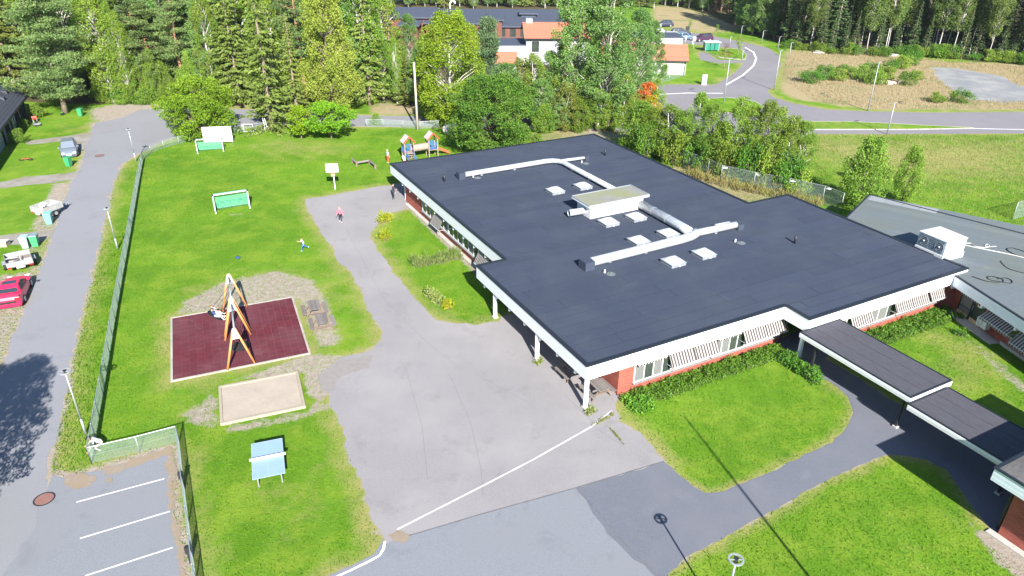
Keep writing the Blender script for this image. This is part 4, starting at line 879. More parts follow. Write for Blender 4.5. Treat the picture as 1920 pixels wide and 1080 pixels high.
ring_lamp('ring-topped lamp halfway along the fence by the street', G(221, 468), 3.5, 'ring-topped lamps')
ring_lamp('ring-topped lamp at the far corner of the street', G(255, 303), 3.5, 'ring-topped lamps')
lp = G(1380, 1050, 3.45); ring_lamp('ring-topped lamp on the lawn at the bottom edge', V((lp.x, lp.y, 0)), 3.35, 'ring-topped lamps')
def arm_lamp(label, px, ytop, group='road lamps'):
    g = G(*px); h = upto(px[0], px[1], ytop); t = thing('road_lamp', label, 'lamp', g, .3, group)
    b = MB(); b.cyl((0, 0, 0), (0, 0, h), .085, .05, n=8); b.build('pole', m_galv, t, True); b = MB(); b.cyl((0, 0, h), (.5, 0, h+.08), .03, n=6); b.build('arm', m_galv, t)
    b = MB(); b.box((.7, 0, h+.06), (.55, .2, .09)); b.build('lantern', m_dark, t)
for px, yt, lb in (((1627,208),117,'tallest road lamp at the edge of the straw field'), ((1663,252),193,'road lamp beside the footpath on the green field'), ((1356,197),110,'road lamp standing on the oval traffic island'), ((1451,169),95,'road lamp on the outside of the road bend'),
                   ((1428,82),58,'leftmost of the three far road lamps by the forest shadow'), ((1458,95),69,'middle far road lamp by the forest edge'), ((1479,110),80,'far road lamp at the corner of the straw field'), ((1389,68),49,'far lamp behind the car park'), ((1368,86),69,'thin lamp post beside the small car park tree'), ((1391,112),95,'short lamp post on the lawn with the shelter')): arm_lamp(lb, px, yt)
t = thing('utility_pole', 'tall bare wooden pole behind the climbing tower', 'pole', G(783, 243)); b = MB(); b.cyl((0, 0, 0), (0, 0, 8.3), .16, .11, n=10); b.build('shaft', mat('grey_pole', (.40, .34, .28), (.48, .42, .35), 4, .85, stretch=(4, 4, .3)), t, True); MB().cyl((0, 0, 8.302), (0, 0, 8.36), .13, .1, n=10).build('cap', m_galv, t)
t = thing('lamp_mast', 'short pole with lantern beside the spruce at the back road', 'lamp', G(493, 207)); MB().cyl((0, 0, 0), (0, 0, 2.6), .05, n=7).build('pole', m_greywood, t); MB().box((0, 0, 2.7), (.5, .25, .18)).build('lantern', m_dark, t)
# tall mast out of the picture whose thin shadow crosses the lawn
e = G(1283, 780); Lm = 12/math.tan(SUN_EL); t = thing('flagpole', 'tall slender flagpole whose thin shadow crosses the lawn and path', 'flagpole', V((e.x-Lm*math.sin(SH_AZ), e.y-Lm*math.cos(SH_AZ), 0)))
b = MB(); b.cyl((0, 0, 0), (0, 0, 12), .085, .05, n=10); b.build('shaft', m_galv, t)
MB().box((0, 0, .15), (.5, .5, .3)).build('footing', m_conc, t)
# manholes
m_rust = mat('rusty_iron', (.17, .085, .075), (.23, .12, .10), 8, .7, .004, 60)
for px, lb, z in (((83,936),'rusty round manhole cover at the mouth of the parking lot', .014), ((187,292),'dark manhole cover in the far part of the street', .009)):
    g = G(*px); t = thing('manhole_cover', lb, 'manhole cover', V((g.x, g.y, z-.004))); MB().cyl((0, 0, 0), (0, 0, .012), .40, n=24).build('lid', m_rust, t); MB().ring((0, 0, .006), .47, .41, .016, 24).build('rim', m_dark, t)
# black socket posts by the parking bays
for i, (px, lb) in enumerate((((345,915),'black socket post at the upper parking bay fence'), ((359,1056),'black socket post at the lower parking bay fence'))):
    t = thing('socket_post', lb, 'post', G(*px), .2, 'socket posts by the parking bays'); MB().bx((-.06, -.06, 0), (.06, .06, .62)).build('post', m_dark, t); MB().bx((-.10, -.09, .63), (.10, .09, 1.0)).build('socket_box', m_dark, t)

# ================================================================== PLAYGROUND
# rubber tile pad with stone edging
pc = [V((*p, 0)) for p in P_pad]; ex = (pc[1]-pc[0]+pc[2]-pc[3])/2; LX = ex.length; ex.normalize(); LYv = (pc[3]-pc[0]+pc[2]-pc[1])/2; ey = V((-ex.y, ex.x, 0)); LY = LYv.dot(ey)
PR = math.atan2(ex.y, ex.x); pb = (pc[0]+pc[1]+pc[2]+pc[3])/4-ex*LX/2-ey*LY/2
PD = thing('rubber_pad', 'dark red rubber tile pad under the swings with pale edging', 'play surface', V((pb.x, pb.y, 0)), PR)
m_rub = mat('red_rubber', (.070, .013, .020), (.108, .019, .028), 5, .92, .004, 70, vary=.08, big=(.105, .035, .045), bigscale=.3, coord='World', spec=.2, stain=(.16, .085, .085), stainscale=1.1, stainamt=.5)
NX, NY = 17, 15; e_ = .13; tx, ty = (LX-2*e_)/NX, (LY-2*e_)/NY
MB().bx((e_, e_, 0), (LX-e_, LY-e_, .022)).build('bed', mat('pad_joint', (.135, .06, .062)), PD)
tm = MB().bx((.010, .010, .0225), (tx-.010, ty-.010, .045)).mesh('rubber_tile', m_rub); rg = random.Random(8)
for i in range(NX):
    for j in range(NY): put('rubber_tile', tm, PD, (e_+i*tx, e_+j*ty, rg.uniform(-.003, .004)))
for a, c in (((0, 0), (LX, e_-.005)), ((0, LY-e_+.005), (LX, LY)), ((0, e_), (e_-.005, LY-e_)), ((LX-e_+.005, e_), (LX, LY-e_))):
    nseg = 6
    for k in range(nseg):
        f0, f1 = k/nseg, (k+1)/nseg; hx = (c[0]-a[0]) > (c[1]-a[1])
        p, q_ = ((a[0]+(c[0]-a[0])*f0+.006, a[1]), (a[0]+(c[0]-a[0])*f1-.006, c[1])) if hx else ((a[0], a[1]+(c[1]-a[1])*f0+.006), (c[0], a[1]+(c[1]-a[1])*f1-.006))
        MB().bx((*p, 0), (*q_, .075)).build('edging_stone', m_kerb, PD)
# sandbox
sc_ = [G(412, 797), G(573, 768), G(560, 697), G(412, 730)]; sx = (sc_[1]-sc_[0]+sc_[2]-sc_[3])/2; SL = sx.length; sx.normalize(); sy = V((-sx.y, sx.x, 0)); SW = ((sc_[3]-sc_[0]+sc_[2]-sc_[1])/2).dot(sy)
sb = sum(sc_, V((0, 0, 0)))/4-sx*SL/2-sy*SW/2
t = thing('sandbox', 'rectangular pale sandbox with wooden rim below the swing pad', 'sandbox', V((sb.x, sb.y, 0)), math.atan2(sx.y, sx.x))
NXs, NYs = 40, 26; rg = random.Random(3); vs = [(.16+(SL-.32)*i/NXs, .16+(SW-.32)*j/NYs, .10+rg.gauss(0, .004)+.012*math.sin(i*.23+1.3*math.sin(j*.31))) for j in range(NYs+1) for i in range(NXs+1)]
b = MB(); b.add(vs, [(j*(NXs+1)+i, j*(NXs+1)+i+1, (j+1)*(NXs+1)+i+1, (j+1)*(NXs+1)+i) for j in range(NYs) for i in range(NXs)]); so = b.build('sand', m_sand, t, True)
m_rim = mat('pale_timber', (.27, .23, .18), (.32, .275, .22), 4, .85)
for a, c in (((0, 0), (SL, .15)), ((0, SW-.15), (SL, SW)), ((0, .155), (.15, SW-.155)), ((SL-.15, .155), (SL, SW-.155))): MB().bx((*a, 0), (*c, .17)).build('rim', m_rim, t)
# swing sets
Ff, Fm = (G(427, 695)+G(478, 682))/2, (G(421.5, 637)+G(471, 625))/2
half = (G(478, 682)-G(427, 695))/2; ap = upto(452.5, 688, 617)
dirn = (Fm-Ff); sp_ = dirn.length; dirn.normalize()
def swing(label, a, c, load):
    t = thing('swing_set', label, 'swing', a); d = (c-a)
    for base in (V((0, 0, 0)), d):
        for s in (-1, 1):
            f = base+half*s; top = base+half*s*.09+V((0, 0, ap)); b = MB(); b.cyl(f+V((0, 0, .05)), top, .075, .06, n=9); lg = b.build('leg', m_orange, t, True)
            b = MB(); b.cyl(f, f+V((0, 0, .13))+half.normalized()*(-s*.02), .06, n=8); b.build('shoe', m_whiteplain, lg)
        n_ = d.normalized()*.05; b = MB(); vs = []
        for o_ in (-n_*1.9, n_*1.9): vs += [base+half*-.32+V((0, 0, ap-.62))+o_, base+half*.32+V((0, 0, ap-.62))+o_, base+half*.12+V((0, 0, ap+.03))+o_, base-half*.12+V((0, 0, ap+.03))+o_]
        b.add(vs, [(3, 2, 1, 0), (4, 5, 6, 7), (0, 1, 5, 4), (1, 2, 6, 5), (2, 3, 7, 6), (3, 0, 4, 7)]); b.build('top_plate', m_whiteplain, t)
    b = MB(); b.cyl(V((0, 0, ap-.1)), d+V((0, 0, ap-.1)), .05, n=10); b.build('crossbar', m_galv, t, True)
    ang, r_ = load; mid = d*.5; sw = half.normalized(); top = mid+V((0, 0, ap-.12)); Lr = ap-.55; ax = sw*math.sin(ang)-V((0, 0, math.cos(ang))); cs = top+ax*Lr
    ay = d.normalized(); az_ = ax.cross(ay).normalized(); nn = -ax; b = MB(); b.ring(cs, r_, r_-.07, .08, 24, nn); st_ = b.build('nest_seat', m_black, t)
    b = MB()
    for k in range(-4, 5):
        w_ = math.sqrt(max(0, (r_-.05)**2-(k*r_/5)**2)); pth = []
        for i in range(7):
            f = i/6*2-1; pth.append(cs+ay*(k*r_/5)+az_*(w_*f)+ax*(.10*(1-f*f)*(1-(k/5)**2)))
        b.tube(pth, .022, 5); pth = [cs+az_*(k*r_/5)+ay*(w_*(i/6*2-1))+ax*(.10*(1-(i/6*2-1)**2)*(1-(k/5)**2)) for i in range(7)]; b.tube(pth, .022, 5)
    b.build('net', m_black, st_)
    for s1 in (-1, 1):
        for s2 in (-1, 1): b = MB(); b.cyl(mid+d.normalized()*s1*.45+V((0, 0, ap-.15)), cs+ay*s1*r_*.68+az_*s2*r_*.68, .014, n=5); b.build('rope', m_dark, st_)
    return t, a+cs, ax, ay, az_
gap = dirn*.55
sw2 = swing('orange-legged swing with round black nest seat at the front of the pad', Ff, Fm-gap*.35, (.06, .55))
sw1 = swing('orange-legged swing with two children at the back of the pad', Fm+gap*.65, Fm+gap*.65+dirn*(sp_*.92), (-.62, .5))
# picnic tables
def picnic(label, loc, rz, group='picnic tables'):
    t = thing('picnic_table', label, 'picnic table', loc, rz, group); L = 1.45
    for k in range(5): MB().bx((-L/2, -.36+k*.146, .70), (L/2, -.36+k*.146+.132, .74)).build('table_plank', m_greywood, t)
    for s in (-1, 1):
        for k in range(2): MB().bx((-L/2, s*.72-.13+k*.135, .42), (L/2, s*.72-.13+k*.135+.122, .455)).build('bench_plank', m_greywood, t)
    for x in (-.5, .5):
        for s in (-1, 1): MB().bar((x, s*.25, .69), (x, s*.68, .0), .09, .05, (1, 0, 0)).build('leg', m_brownwood, t)
        MB().bx((x-.03+.05, -.86, .335), (x+.03+.05, .86, .415)).build('bench_beam', m_brownwood, t); MB().bx((x-.03-.05, -.36, .61), (x+.03-.05, .36, .695)).build('table_beam', m_brownwood, t)
    return t
ta = (G(591, 563, .74)+G(602, 580, .74)+G(576, 561, .74)+G(583, 581, .74))/4
dv = (G(602, 580, .74)-G(596, 558.5, .74)); rzp = math.atan2(dv.y, dv.x)
picnic('weathered picnic table nearer the pad corner, the upper of the pair', V((G(588, 571, .74).x, G(588, 571, .74).y, 0)), rzp)
g = G(603, 596.5, .74); picnic('weathered picnic table by the path, the lower of the pair', V((g.x, g.y, 0)), rzp)
picnic('dark picnic table half in sun under the eaves at the school corner', W(1.5, .95), BROT+math.pi/2, 'picnic tables')
picnic('dark picnic table in the shade under the school eaves', W(1.2, 3.2), BROT+math.pi/2, 'picnic tables')
# table tennis table
c4 = [G(470, 833, .76), G(526, 823, .76), G(535.5, 885, .76), G(476.5, 898.5, .76)]; tc_ = sum(c4, V((0, 0, 0)))/4; dx = (c4[1]-c4[0]+c4[2]-c4[3]); rz_ = math.atan2(dx.y, dx.x); tc_.z = 0
t = thing('tennis_table', 'blue outdoor table tennis table with white net on the lawn', 'table tennis table', tc_, rz_)
m_ttline = mat('pale_line', (.30, .38, .50)); m_tt = mat('pale_blue_top', (.20, .30, .48), (.225, .325, .51), 2.5, .6, spec=.25)
for y0, y1 in ((-1.37, -.012), (.012, 1.37)):
    b = MB(); b.bx((-.7625, y0, .735), (.7625, y1, .76)); tp = b.build('table_half', m_tt, t)
    for a, c in (((-.7625, y0), (-.74, y1)), ((.74, y0), (.7625, y1)), ((-.006, y0), (.006, y1)), ((-.739, y0 if y0 < -1 else y1-.02), (.739, y0+.02 if y0 < -1 else y1))): MB().bx((*a, .7605), (*c, .7635)).build('border_line', m_ttline, tp)
MB().bx((-.86, -.009, .762), (.86, .009, .92)).build('net', m_whiteplain, t)
for x in (-.55, .55):
    for y in (-1.1, 1.1): b = MB(); b.cyl((x, y, 0), (x, y, .733), .035, n=8); b.build('leg', m_galv, t)
    MB().bx((x-.02, -1.1, .68), (x+.02, 1.1, .732)).build('apron_rail', m_galv, t)
# goals
m_net = mat('green_net', (.13, .50, .33), (.17, .58, .40), 3, .7)
def goal(label, bl, br, ytl, fm):
    a, c = G(*bl), G(*br); h = upto(bl[0], bl[1], ytl); d = (c-a); L = d.length; rz = math.atan2(d.y, d.x); t = thing('football_goal', label, 'goal', a, rz, 'football goals')
    for x in (0, L): MB().bx((x-.04, -.04, 0), (x+.04, .04, h-.06)).build('post', fm, t)
    MB().bx((-.04, -.04, h-.055), (L+.04, .04, h+.025)).build('crossbar', fm, t)
    for x in (0, L):
        MB().bx((x-.07, -.07, h-.08), (x+.07, .07, h+.06)).build('corner_joint', m_dark, t)
        b = MB(); b.tube([(x, .05, h-.05), (x, .55, h-.08), (x, 1.1, .1), (x, 1.1, .03), (x, .05, .03)], .022, 6); b.build('stay', m_dark, t)
    MB().cyl((0, 1.1, .04), (L, 1.1, .04), .024, n=6).build('ground_bar', m_dark, t)
    MB().cyl((.0, .55, h-.09), (L, .55, h-.09), .018, n=6).build('net_bar', m_dark, t)
    b = MB(); r_ = .015
    pr = [(0.06, h-.05), (.55, h-.1), (1.08, .05)]
    def path(f):
        f *= 2; i = min(int(f), 1); k = f-i; return pr[i][0]+(pr[i+1][0]-pr[i][0])*k, pr[i][1]+(pr[i+1][1]-pr[i][1])*k
    nx_ = int(L/.11)
    for i in range(nx_+1):
        x = L*i/nx_; q_ = [path(k/6) for k in range(7)]; b.tube([(x+.01*math.sin(i+k), q_[k][0]-.03*math.sin(k/6*3.14), q_[k][1]) for k in range(7)], r_, 4)
    for k in range(1, 24):
        y, z = path(k/24); b.bar((0, y, z), (L, y, z), r_*2, r_*2)
    for x in (0, L):
        for k in range(1, 10): f = k/10; b.bar((x, .06, h*f), (x, min(1.08, 1.08-(1.08-.55)*max(0, f-.0)), h*f), r_*2, r_*2)
        for k in range(1, 9): y = .06+k*.11; zt = h-.08 if y < .55 else (h-.1)*(1.08-y)/.53+.05; b.bar((x, y, .04), (x, y, zt), r_*2, r_*2)
    b.build('net', m_net, t); return t
goal('green-netted football goal in the middle of the playing field', (405, 401), (469, 391), 366, m_whiteplain)
goal('white football goal with green net in front of the shooting board', (371, 288), (419.5, 284.5), 262, m_whiteplain)
a, c = G(384, 270), G(437, 268); d = c-a; h = upto(410, 269, 237.5); t = thing('shooting_board', 'big pale wooden shooting board behind the far goal', 'board', a, math.atan2(d.y, d.x)); L = d.length
m_pw = mat('pale_board', (.56, .51, .49), (.62, .57, .55), 5, .8, vary=.04); nb = 10
for k in range(nb): z0 = .18+(h-.18)*k/nb; MB().bx((-.05, -.03, z0+.006), (L+.05, .02, .18+(h-.18)*(k+1)/nb)).build('plank', m_pw, t)
for x in (.05, L/2, L-.05): MB().bx((x-.05, .022, 0), (x+.05, .12, h-.1)).build('upright', m_greywood, t); MB().bar((x, .1, h*.8), (x, 1.0, 0), .09, .06).build('brace', m_greywood, t)
# basketball hoop
g = G(628.5, 355.5); t = thing('basketball_hoop', 'white basketball hoop on a post at the top of the yard', 'basketball hoop', g, .12); hb = upto(628, 355, 303)
MB().cyl((0, 0, 0), (0, 0, hb-.75), .06, n=10).build('post', m_whiteplain, t); MB().bar((0, 0, hb-.85), (0, -.55, hb-.55), .08, .08).build('bracket', m_galv, t)
MB().bx((-.6, -.62, hb-.86), (.6, -.58, hb)).build('backboard', m_whiteplain, t)
b = MB(); b.ring((0.05, -.87, hb-.85), .24, .215, .03, 18); b.build('rim', mat('rim_orange', (.55, .12, .04)), t); b = MB()
for k in range(10): a_ = k*.628; b.cyl((.05+.225*math.cos(a_), -.87+.225*math.sin(a_), hb-.86), (.05+.14*math.cos(a_+.4), -.87+.14*math.sin(a_+.4), hb-1.22), .008, n=4)
b.build('hoop_net', m_whiteplain, t)
# log balance beams
g = G(671, 312); t = thing('balance_beam', 'zigzag of weathered balance logs on the lawn', 'balance beam', g)
L1 = [G(661, 305), G(669, 312), G(693, 308), G(704, 317)]
for a, c in zip(L1[:-1], L1[1:]): MB().cyl(a-g+V((0, 0, .42)), c-g+V((0, 0, .42)), .11, n=9).build('log', m_greywood, t)
for p in L1: MB().cyl(p-g, p-g+V((0, 0, .5)), .13, n=9).build('stump', m_brownwood, t)
# climbing tower
CT = thing('climbing_tower', 'play tower with two roofed blue cabins joined by a tunnel', 'play tower', G(766, 300), BROT*.9); CT.scale = (.94, .94, .94)
m_bluep = mat('blue_paint', (.025, .12, .36), (.035, .155, .42), 4, .5); m_roofp = mat('pink_white_panel', (.40, .36, .345), (.46, .415, .40), 4, .6); m_redp = mat('red_trim', (.45, .06, .04), rough=.5); m_tun = mat('tunnel_timber', (.23, .17, .14), (.32, .25, .21), 5, .85, stretch=(.5, 6, 6)); m_slide = mat('orange_red_slide', (.50, .10, .05), rough=.4)
w2 = .55
def cabin(x, y, ph):
    for sx_ in (-1, 1):
        for sy_ in (-1, 1): MB().bx((x+sx_*w2-.05, y+sy_*w2-.05, 0), (x+sx_*w2+.05, y+sy_*w2+.05, 2.35)).build('post', m_tun, CT)
    MB().bx((x-w2-.02, y-w2-.02, ph-.06), (x+w2+.02, y+w2+.02, ph)).build('platform', m_tun, CT)
    for s, (a, c) in enumerate((((x-.72, y-.7), (x, y-.7)), ((x, y-.7), (x+.72, y-.7)))):
        z0, z1 = (2.25, 3.0) if s == 0 else (3.0, 2.25); b = MB(); vs = [(a[0], y-.72, z0), (c[0], y-.72, z1), (c[0], y+.72, z1), (a[0], y+.72, z0)]; vs2 = [(p[0], p[1], p[2]-.05) for p in vs]
        b.add(vs+vs2, [(0, 1, 2, 3), (7, 6, 5, 4), (0, 4, 5, 1), (1, 5, 6, 2), (2, 6, 7, 3), (3, 7, 4, 0)]); rf = b.build('roof_panel', m_roofp, CT); MB().bar((a[0], y-.75, z0-.02), (c[0], y-.75, z1-.02), .05, .12).build('barge_board', m_redp, rf)
cabin(0, 0, .95); cabin(3.1, .35, .95)
def rails(a, c, ph, n_=6):
    a, c = V((*a, 0)), V((*c, 0)); MB().bar(a+V((0, 0, ph+.78)), c+V((0, 0, ph+.78)), .06, .05).build('rail', m_bluep, CT); MB().bar(a+V((0, 0, ph+.1)), c+V((0, 0, ph+.1)), .06, .05).build('rail', m_bluep, CT)
    for k in range(n_): p = a.lerp(c, (k+.5)/n_); MB().bar(p+V((0, 0, ph+.12)), p+V((0, 0, ph+.76)), .07, .025, (0, 1, 0)).build('slat', m_bluep, CT)
rails((-w2, w2), (w2, w2), .95); rails((-w2, -w2), (-w2, w2), .95); rails((3.1-w2, .35-w2), (3.1+w2, .35-w2), .95); rails((3.1-w2, .35+w2), (3.1+w2, .35+w2), .95); rails((3.1+w2, .35-w2), (3.1+w2, .1), .95, 3)
b = MB(); b.cyl((w2+.02, .1, 1.32), (3.1-w2-.02, .3, 1.32), .42, n=18, cap=False); b.cyl((3.1-w2-.02, .3, 1.32), (w2+.02, .1, 1.32), .38, n=18, cap=False); tn = b.build('tunnel', m_tun, CT, True); MB().cyl((1.5, .19, 1.32), (1.57, .195, 1.32), .435, n=18).build('hoop', m_galv, tn)
for k in range(4): MB().bx((-.38, -w2-.28-k*.27, .72-k*.2), (.38, -w2-.05-k*.27, .76-k*.2)).build('step', m_tun, CT)
for x in (-.43, .43): MB().bar((x, -w2, .9), (x, -w2-1.25, .02), .05, .16).build('stringer', m_bluep, CT); MB().bar((x, -w2, 1.55), (x, -w2-1.25, .75), .04, .06).build('handrail', m_bluep, CT); MB().bar((x, -w2-1.22, .0), (x, -w2-1.22, .78), .04, .05).build('newel', m_bluep, CT)
b = MB(); b.add([(3.65, .1, .95), (3.65, .62, .95), (5.3, .7, .12), (5.3, .18, .12), (3.65, .1, .9), (3.65, .62, .9), (5.3, .7, .06), (5.3, .18, .06)], [(3, 2, 1, 0), (4, 5, 6, 7), (0, 1, 5, 4), (2, 3, 7, 6), (0, 4, 7, 3), (1, 2, 6, 5)]); b.build('slide', m_slide, CT)
for y in (.1, .62): MB().bar((3.65, y, 1.05), (5.3, y+.08, .2), .04, .2).build('slide_side', m_slide, CT)
MB().bar((-.75, -.3, .7), (-.75, -1.1, .1), .3, .05).build('ramp', m_roofp, CT)
b = MB(); b.bx((-.9, -1.1, 0), (-.6, -.7, .3)); b.build('ramp_foot', m_redp, CT)
# boulder, ball, small things
rg = random.Random(4); b = MB(); b.ball((0, 0, .55), (1.15, .7, .75), 16, 9, .07, rg); o = b.build('boulder', mat('granite', (.36, .33, .31), (.48, .45, .43), 3, .9, .02, 9), None, True); o.location = G(846, 251); o.rotation_euler = (0, 0, .3); tag(o, 'large grey boulder at the corner of the lawn beside the dark maple', 'boulder')
t = thing('satchel', 'small dark blue bag lying on the grass', 'bag', G(446, 485), .3); b = MB(); b.ball((0, 0, .09), (.22, .14, .1), 10, 6); b.build('body', mat('navy_cloth', (.02, .06, .16), rough=.8), t, True); MB().tube([(-.12, 0, .15), (-.05, .1, .22), (.08, .1, .2), (.12, 0, .14)], .015, 5).build('strap', m_dark, t)
# ================================================================== VEHICLES AND BINS
m_carglass = mat('car_glass', (.03, .04, .055), rough=.12, spec=.35)
m_tyre = mat('tyre', (.015, .015, .017), rough=.8); m_rimm = mat('wheel_rim', (.42, .46, .5), rough=.3, metal=.6)
m_light = mat('head_lamp', (.7, .72, .75), rough=.15); m_tail = mat('tail_lamp', (.45, .02, .02), rough=.25); m_plate = mat('number_plate', (.8, .8, .8), rough=.5)
def car(label, loc, rz, paint, kind='hatch', group=None):
    """x forward, y left"""
    t = thing('parked_car', label, 'car', loc, rz, group)
    S = dict(hatch=dict(L=4.1, W=1.7, st=[(-2.02, .72, .78), (-1.9, .92, .83), (-1.2, .95, .85), (0, .93, .85), (.85, .92, .85), (1.0, .90, .85), (1.75, .76, .80), (2.02, .62, .70)], cab=[(-1.92, .93, .70), (-1.5, 1.42, .58), (.25, 1.46, .60), (1.08, .93, .72)]),
             coupe=dict(L=4.4, W=1.72, st=[(-2.18, .70, .80), (-2.1, .88, .84), (-1.35, .90, .86), (0, .86, .86), (.75, .84, .86), (1.0, .80, .85), (1.85, .70, .82), (2.2, .52, .76)], cab=[(-1.45, .90, .70), (-.75, 1.24, .58), (.05, 1.27, .59), (.95, .83, .72)]),
             wagon=dict(L=4.5, W=1.75, st=[(-2.2, .72, .80), (-2.12, .95, .85), (-1.2, .95, .87), (0, .93, .87), (.9, .92, .87), (1.1, .90, .87), (1.95, .76, .82), (2.22, .6, .72)], cab=[(-2.1, .95, .72), (-1.8, 1.44, .60), (.3, 1.47, .61), (1.15, .92, .74)]))[kind]
    b = MB(); rows = []
    for x, zt, w_ in S['st']: rows.append([(x, -w_*.94, .2), (x, -w_, .42), (x, -w_*.985, (zt+.42)/2), (x, -w_*.92, zt-.02), (x, -w_*.45, zt+.025), (x, w_*.45, zt+.025), (x, w_*.92, zt-.02), (x, w_*.985, (zt+.42)/2), (x, w_, .42), (x, w_*.94, .2)])
    vs = [p for r in rows for p in r]; k = 10; fs = [(i*k+j, i*k+(j+1) % k, (i+1)*k+(j+1) % k, (i+1)*k+j) for i in range(len(rows)-1) for j in range(k)]
    fs += [tuple(range(k)), tuple(range((len(rows)-1)*k+k-1, (len(rows)-1)*k-1, -1))]; b.add(vs, [f[::-1] for f in fs]); body = b.build('body', paint, t)
    c = S['cab']; b = MB(); rows = [[(x, -w_, z), (x, -w_*.92, z+.03), (x, w_*.92, z+.03), (x, w_, z)] for x, z, w_ in c]; low = [(c[i][0] if i in (0, 3) else (c[0][0]*.7+c[3][0]*.3 if i == 1 else c[0][0]*.3+c[3][0]*.7)) for i in range(4)]
    P = [V(p) for r in rows for p in r]
    belt = [V((c[0][0], -.72, .9)), V((c[3][0], -.74, .9))]
    b.add([*P, (c[0][0]+.05, -.76, .88), (c[3][0]-.02, -.77, .88), (c[0][0]+.05, .76, .88), (c[3][0]-.02, .77, .88)], [(4, 8, 9, 5), (5, 9, 10, 6), (6, 10, 11, 7), (0, 4, 5, 1), (1, 5, 6, 2), (2, 6, 7, 3), (8, 12, 13, 9), (9, 13, 14, 10), (10, 14, 15, 11), (16, 17, 12, 8), (16, 8, 4), (16, 4, 0), (18, 15, 19), (18, 11, 15), (18, 7, 11), (18, 3, 7)])
    cb = b.build('cabin', paint, t)
    def pane(q, name, par, inset=.12, off=.012):
        q = [V(p) for p in q]; m = sum(q, V((0, 0, 0)))/len(q); n_ = (q[1]-q[0]).cross(q[2]-q[0]).normalized(); mm = m-V((m.x*.2, 0, .6))
        if n_.dot(m-V((m.x*.3, 0, .9))) < 0: n_ = -n_
        q2 = [p.lerp(m, inset)+n_*off for p in q]; q3 = [p-n_*off*.6 for p in q2]; bb = MB(); kk = len(q); bb.add(q2+q3, [tuple(range(kk))]+[(i, kk+i, kk+(i+1) % kk, (i+1) % kk) for i in range(kk)]); bb.build(name, m_carglass, par)
    pane([P[8], P[11], (c[3][0], .70, .92), (c[3][0], -.70, .92)], 'windscreen', cb); pane([P[4], P[7], (c[0][0], .68, .94), (c[0][0], -.68, .94)], 'rear_window', cb)
    xm = (c[1][0]+c[2][0])/2-.1
    for s in (-1, 1):
        i1, i2 = (4, 8) if s < 0 else (7, 11)
        pm_ = P[i1].lerp(P[i2], .48); lo1, lo2, lom = V((c[0][0]+.3, s*.765, .93)), V((c[3][0]-.18, s*.775, .92)), V((xm, s*.775, .93))
        pane([P[i1], pm_, lom, lo1], 'side_window', cb, .1, .02); pane([pm_, P[i2], lo2, lom], 'side_window', cb, .1, .02)
        mr = MB(); mr.box((c[3][0]-.35, s*.93, .98), (.12, .2, .13)); mr.build('mirror', paint, t)
    xf, xr = S['st'][-1][0], S['st'][0][0]; wx_ = S['L']*.30
    for s in (-1, 1):
        MB().box((xf-.09, s*.56, .60), (.2, .30, .13)).build('headlight', m_light, t); MB().box((xr+.03, s*.62, .74), (.09, .3, .16)).build('tail_light', m_tail, t)
        for x in (-wx_, wx_):
            y = s*(S['W']/2-.09); w_ = MB(); w_.cyl((x, y-.1, .31), (x, y+.1, .31), .31, n=18); wh = w_.build('wheel', m_tyre, t); MB().cyl((x, y+s*.09, .31), (x, y+s*.115, .31), .2, n=14).build('rim', m_rimm, wh)
    MB().box((xr-.01, 0, .55 if kind == 'coupe' else .66), (.03, .52, .12)).build('number_plate', m_plate, t); MB().box((xf+.01, 0, .42), (.03, .52, .12)).build('number_plate', m_plate, t)
    MB().box((xf-.02, 0, .33), (.08, 1.3, .12)).build('grille', m_dark, t); MB().box((xr+.02, 0, .36), (.08, 1.5, .12)).build('rear_bumper', m_dark if kind != 'coupe' else paint, t)
    if kind == 'coupe':
        MB().bx((-.62, -.42, 1.285), (-.12, .42, 1.305)).build('sunroof', m_carglass, t); MB().box((-2.02, 0, .96), (.26, 1.5, .04)).build('spoiler', paint, t); MB().box((xr-.02, 0, .55), (.02, 1.1, .17)).build('plate_panel', m_dark, t)
    return t
m_silver = mat('silver_paint', (.20, .235, .29), rough=.32, metal=.3, coat=.3); m_redcar = mat('red_paint', (.52, .012, .06), (.60, .02, .075), 2, .3, coat=.6); m_whitecar = mat('white_car_paint', (.75, .76, .78), rough=.3, coat=.6); m_bluecar = mat('blue_grey_paint', (.12, .20, .30), rough=.3, metal=.3, coat=.6); m_darkcar = mat('dark_blue_paint', (.02, .025, .05), rough=.3, coat=.6); m_maroon = mat('maroon_paint', (.05, .015, .04), rough=.3, coat=.6)
a, c = G(147, 296), G(147, 277); d = c-a; d.z = 0; d.normalize(); lft = V((-d.y, d.x, 0)); m_ = (a+c)/2+lft*.80; car('silver hatchback facing the camera in the driveway beside the street', V((m_.x, m_.y, .01)), math.atan2(-d.y, -d.x), m_silver, 'hatch')
a, c = G(47, 565), G(57.5, 539); d = c-a; d.z = 0; d.normalize(); lft = V((-d.y, d.x, 0)); m_ = (a+c)/2+lft*.76; car('red eighties coupe seen from behind at the left edge', V((m_.x, m_.y, .0)), math.atan2(d.y, d.x), m_redcar, 'coupe')
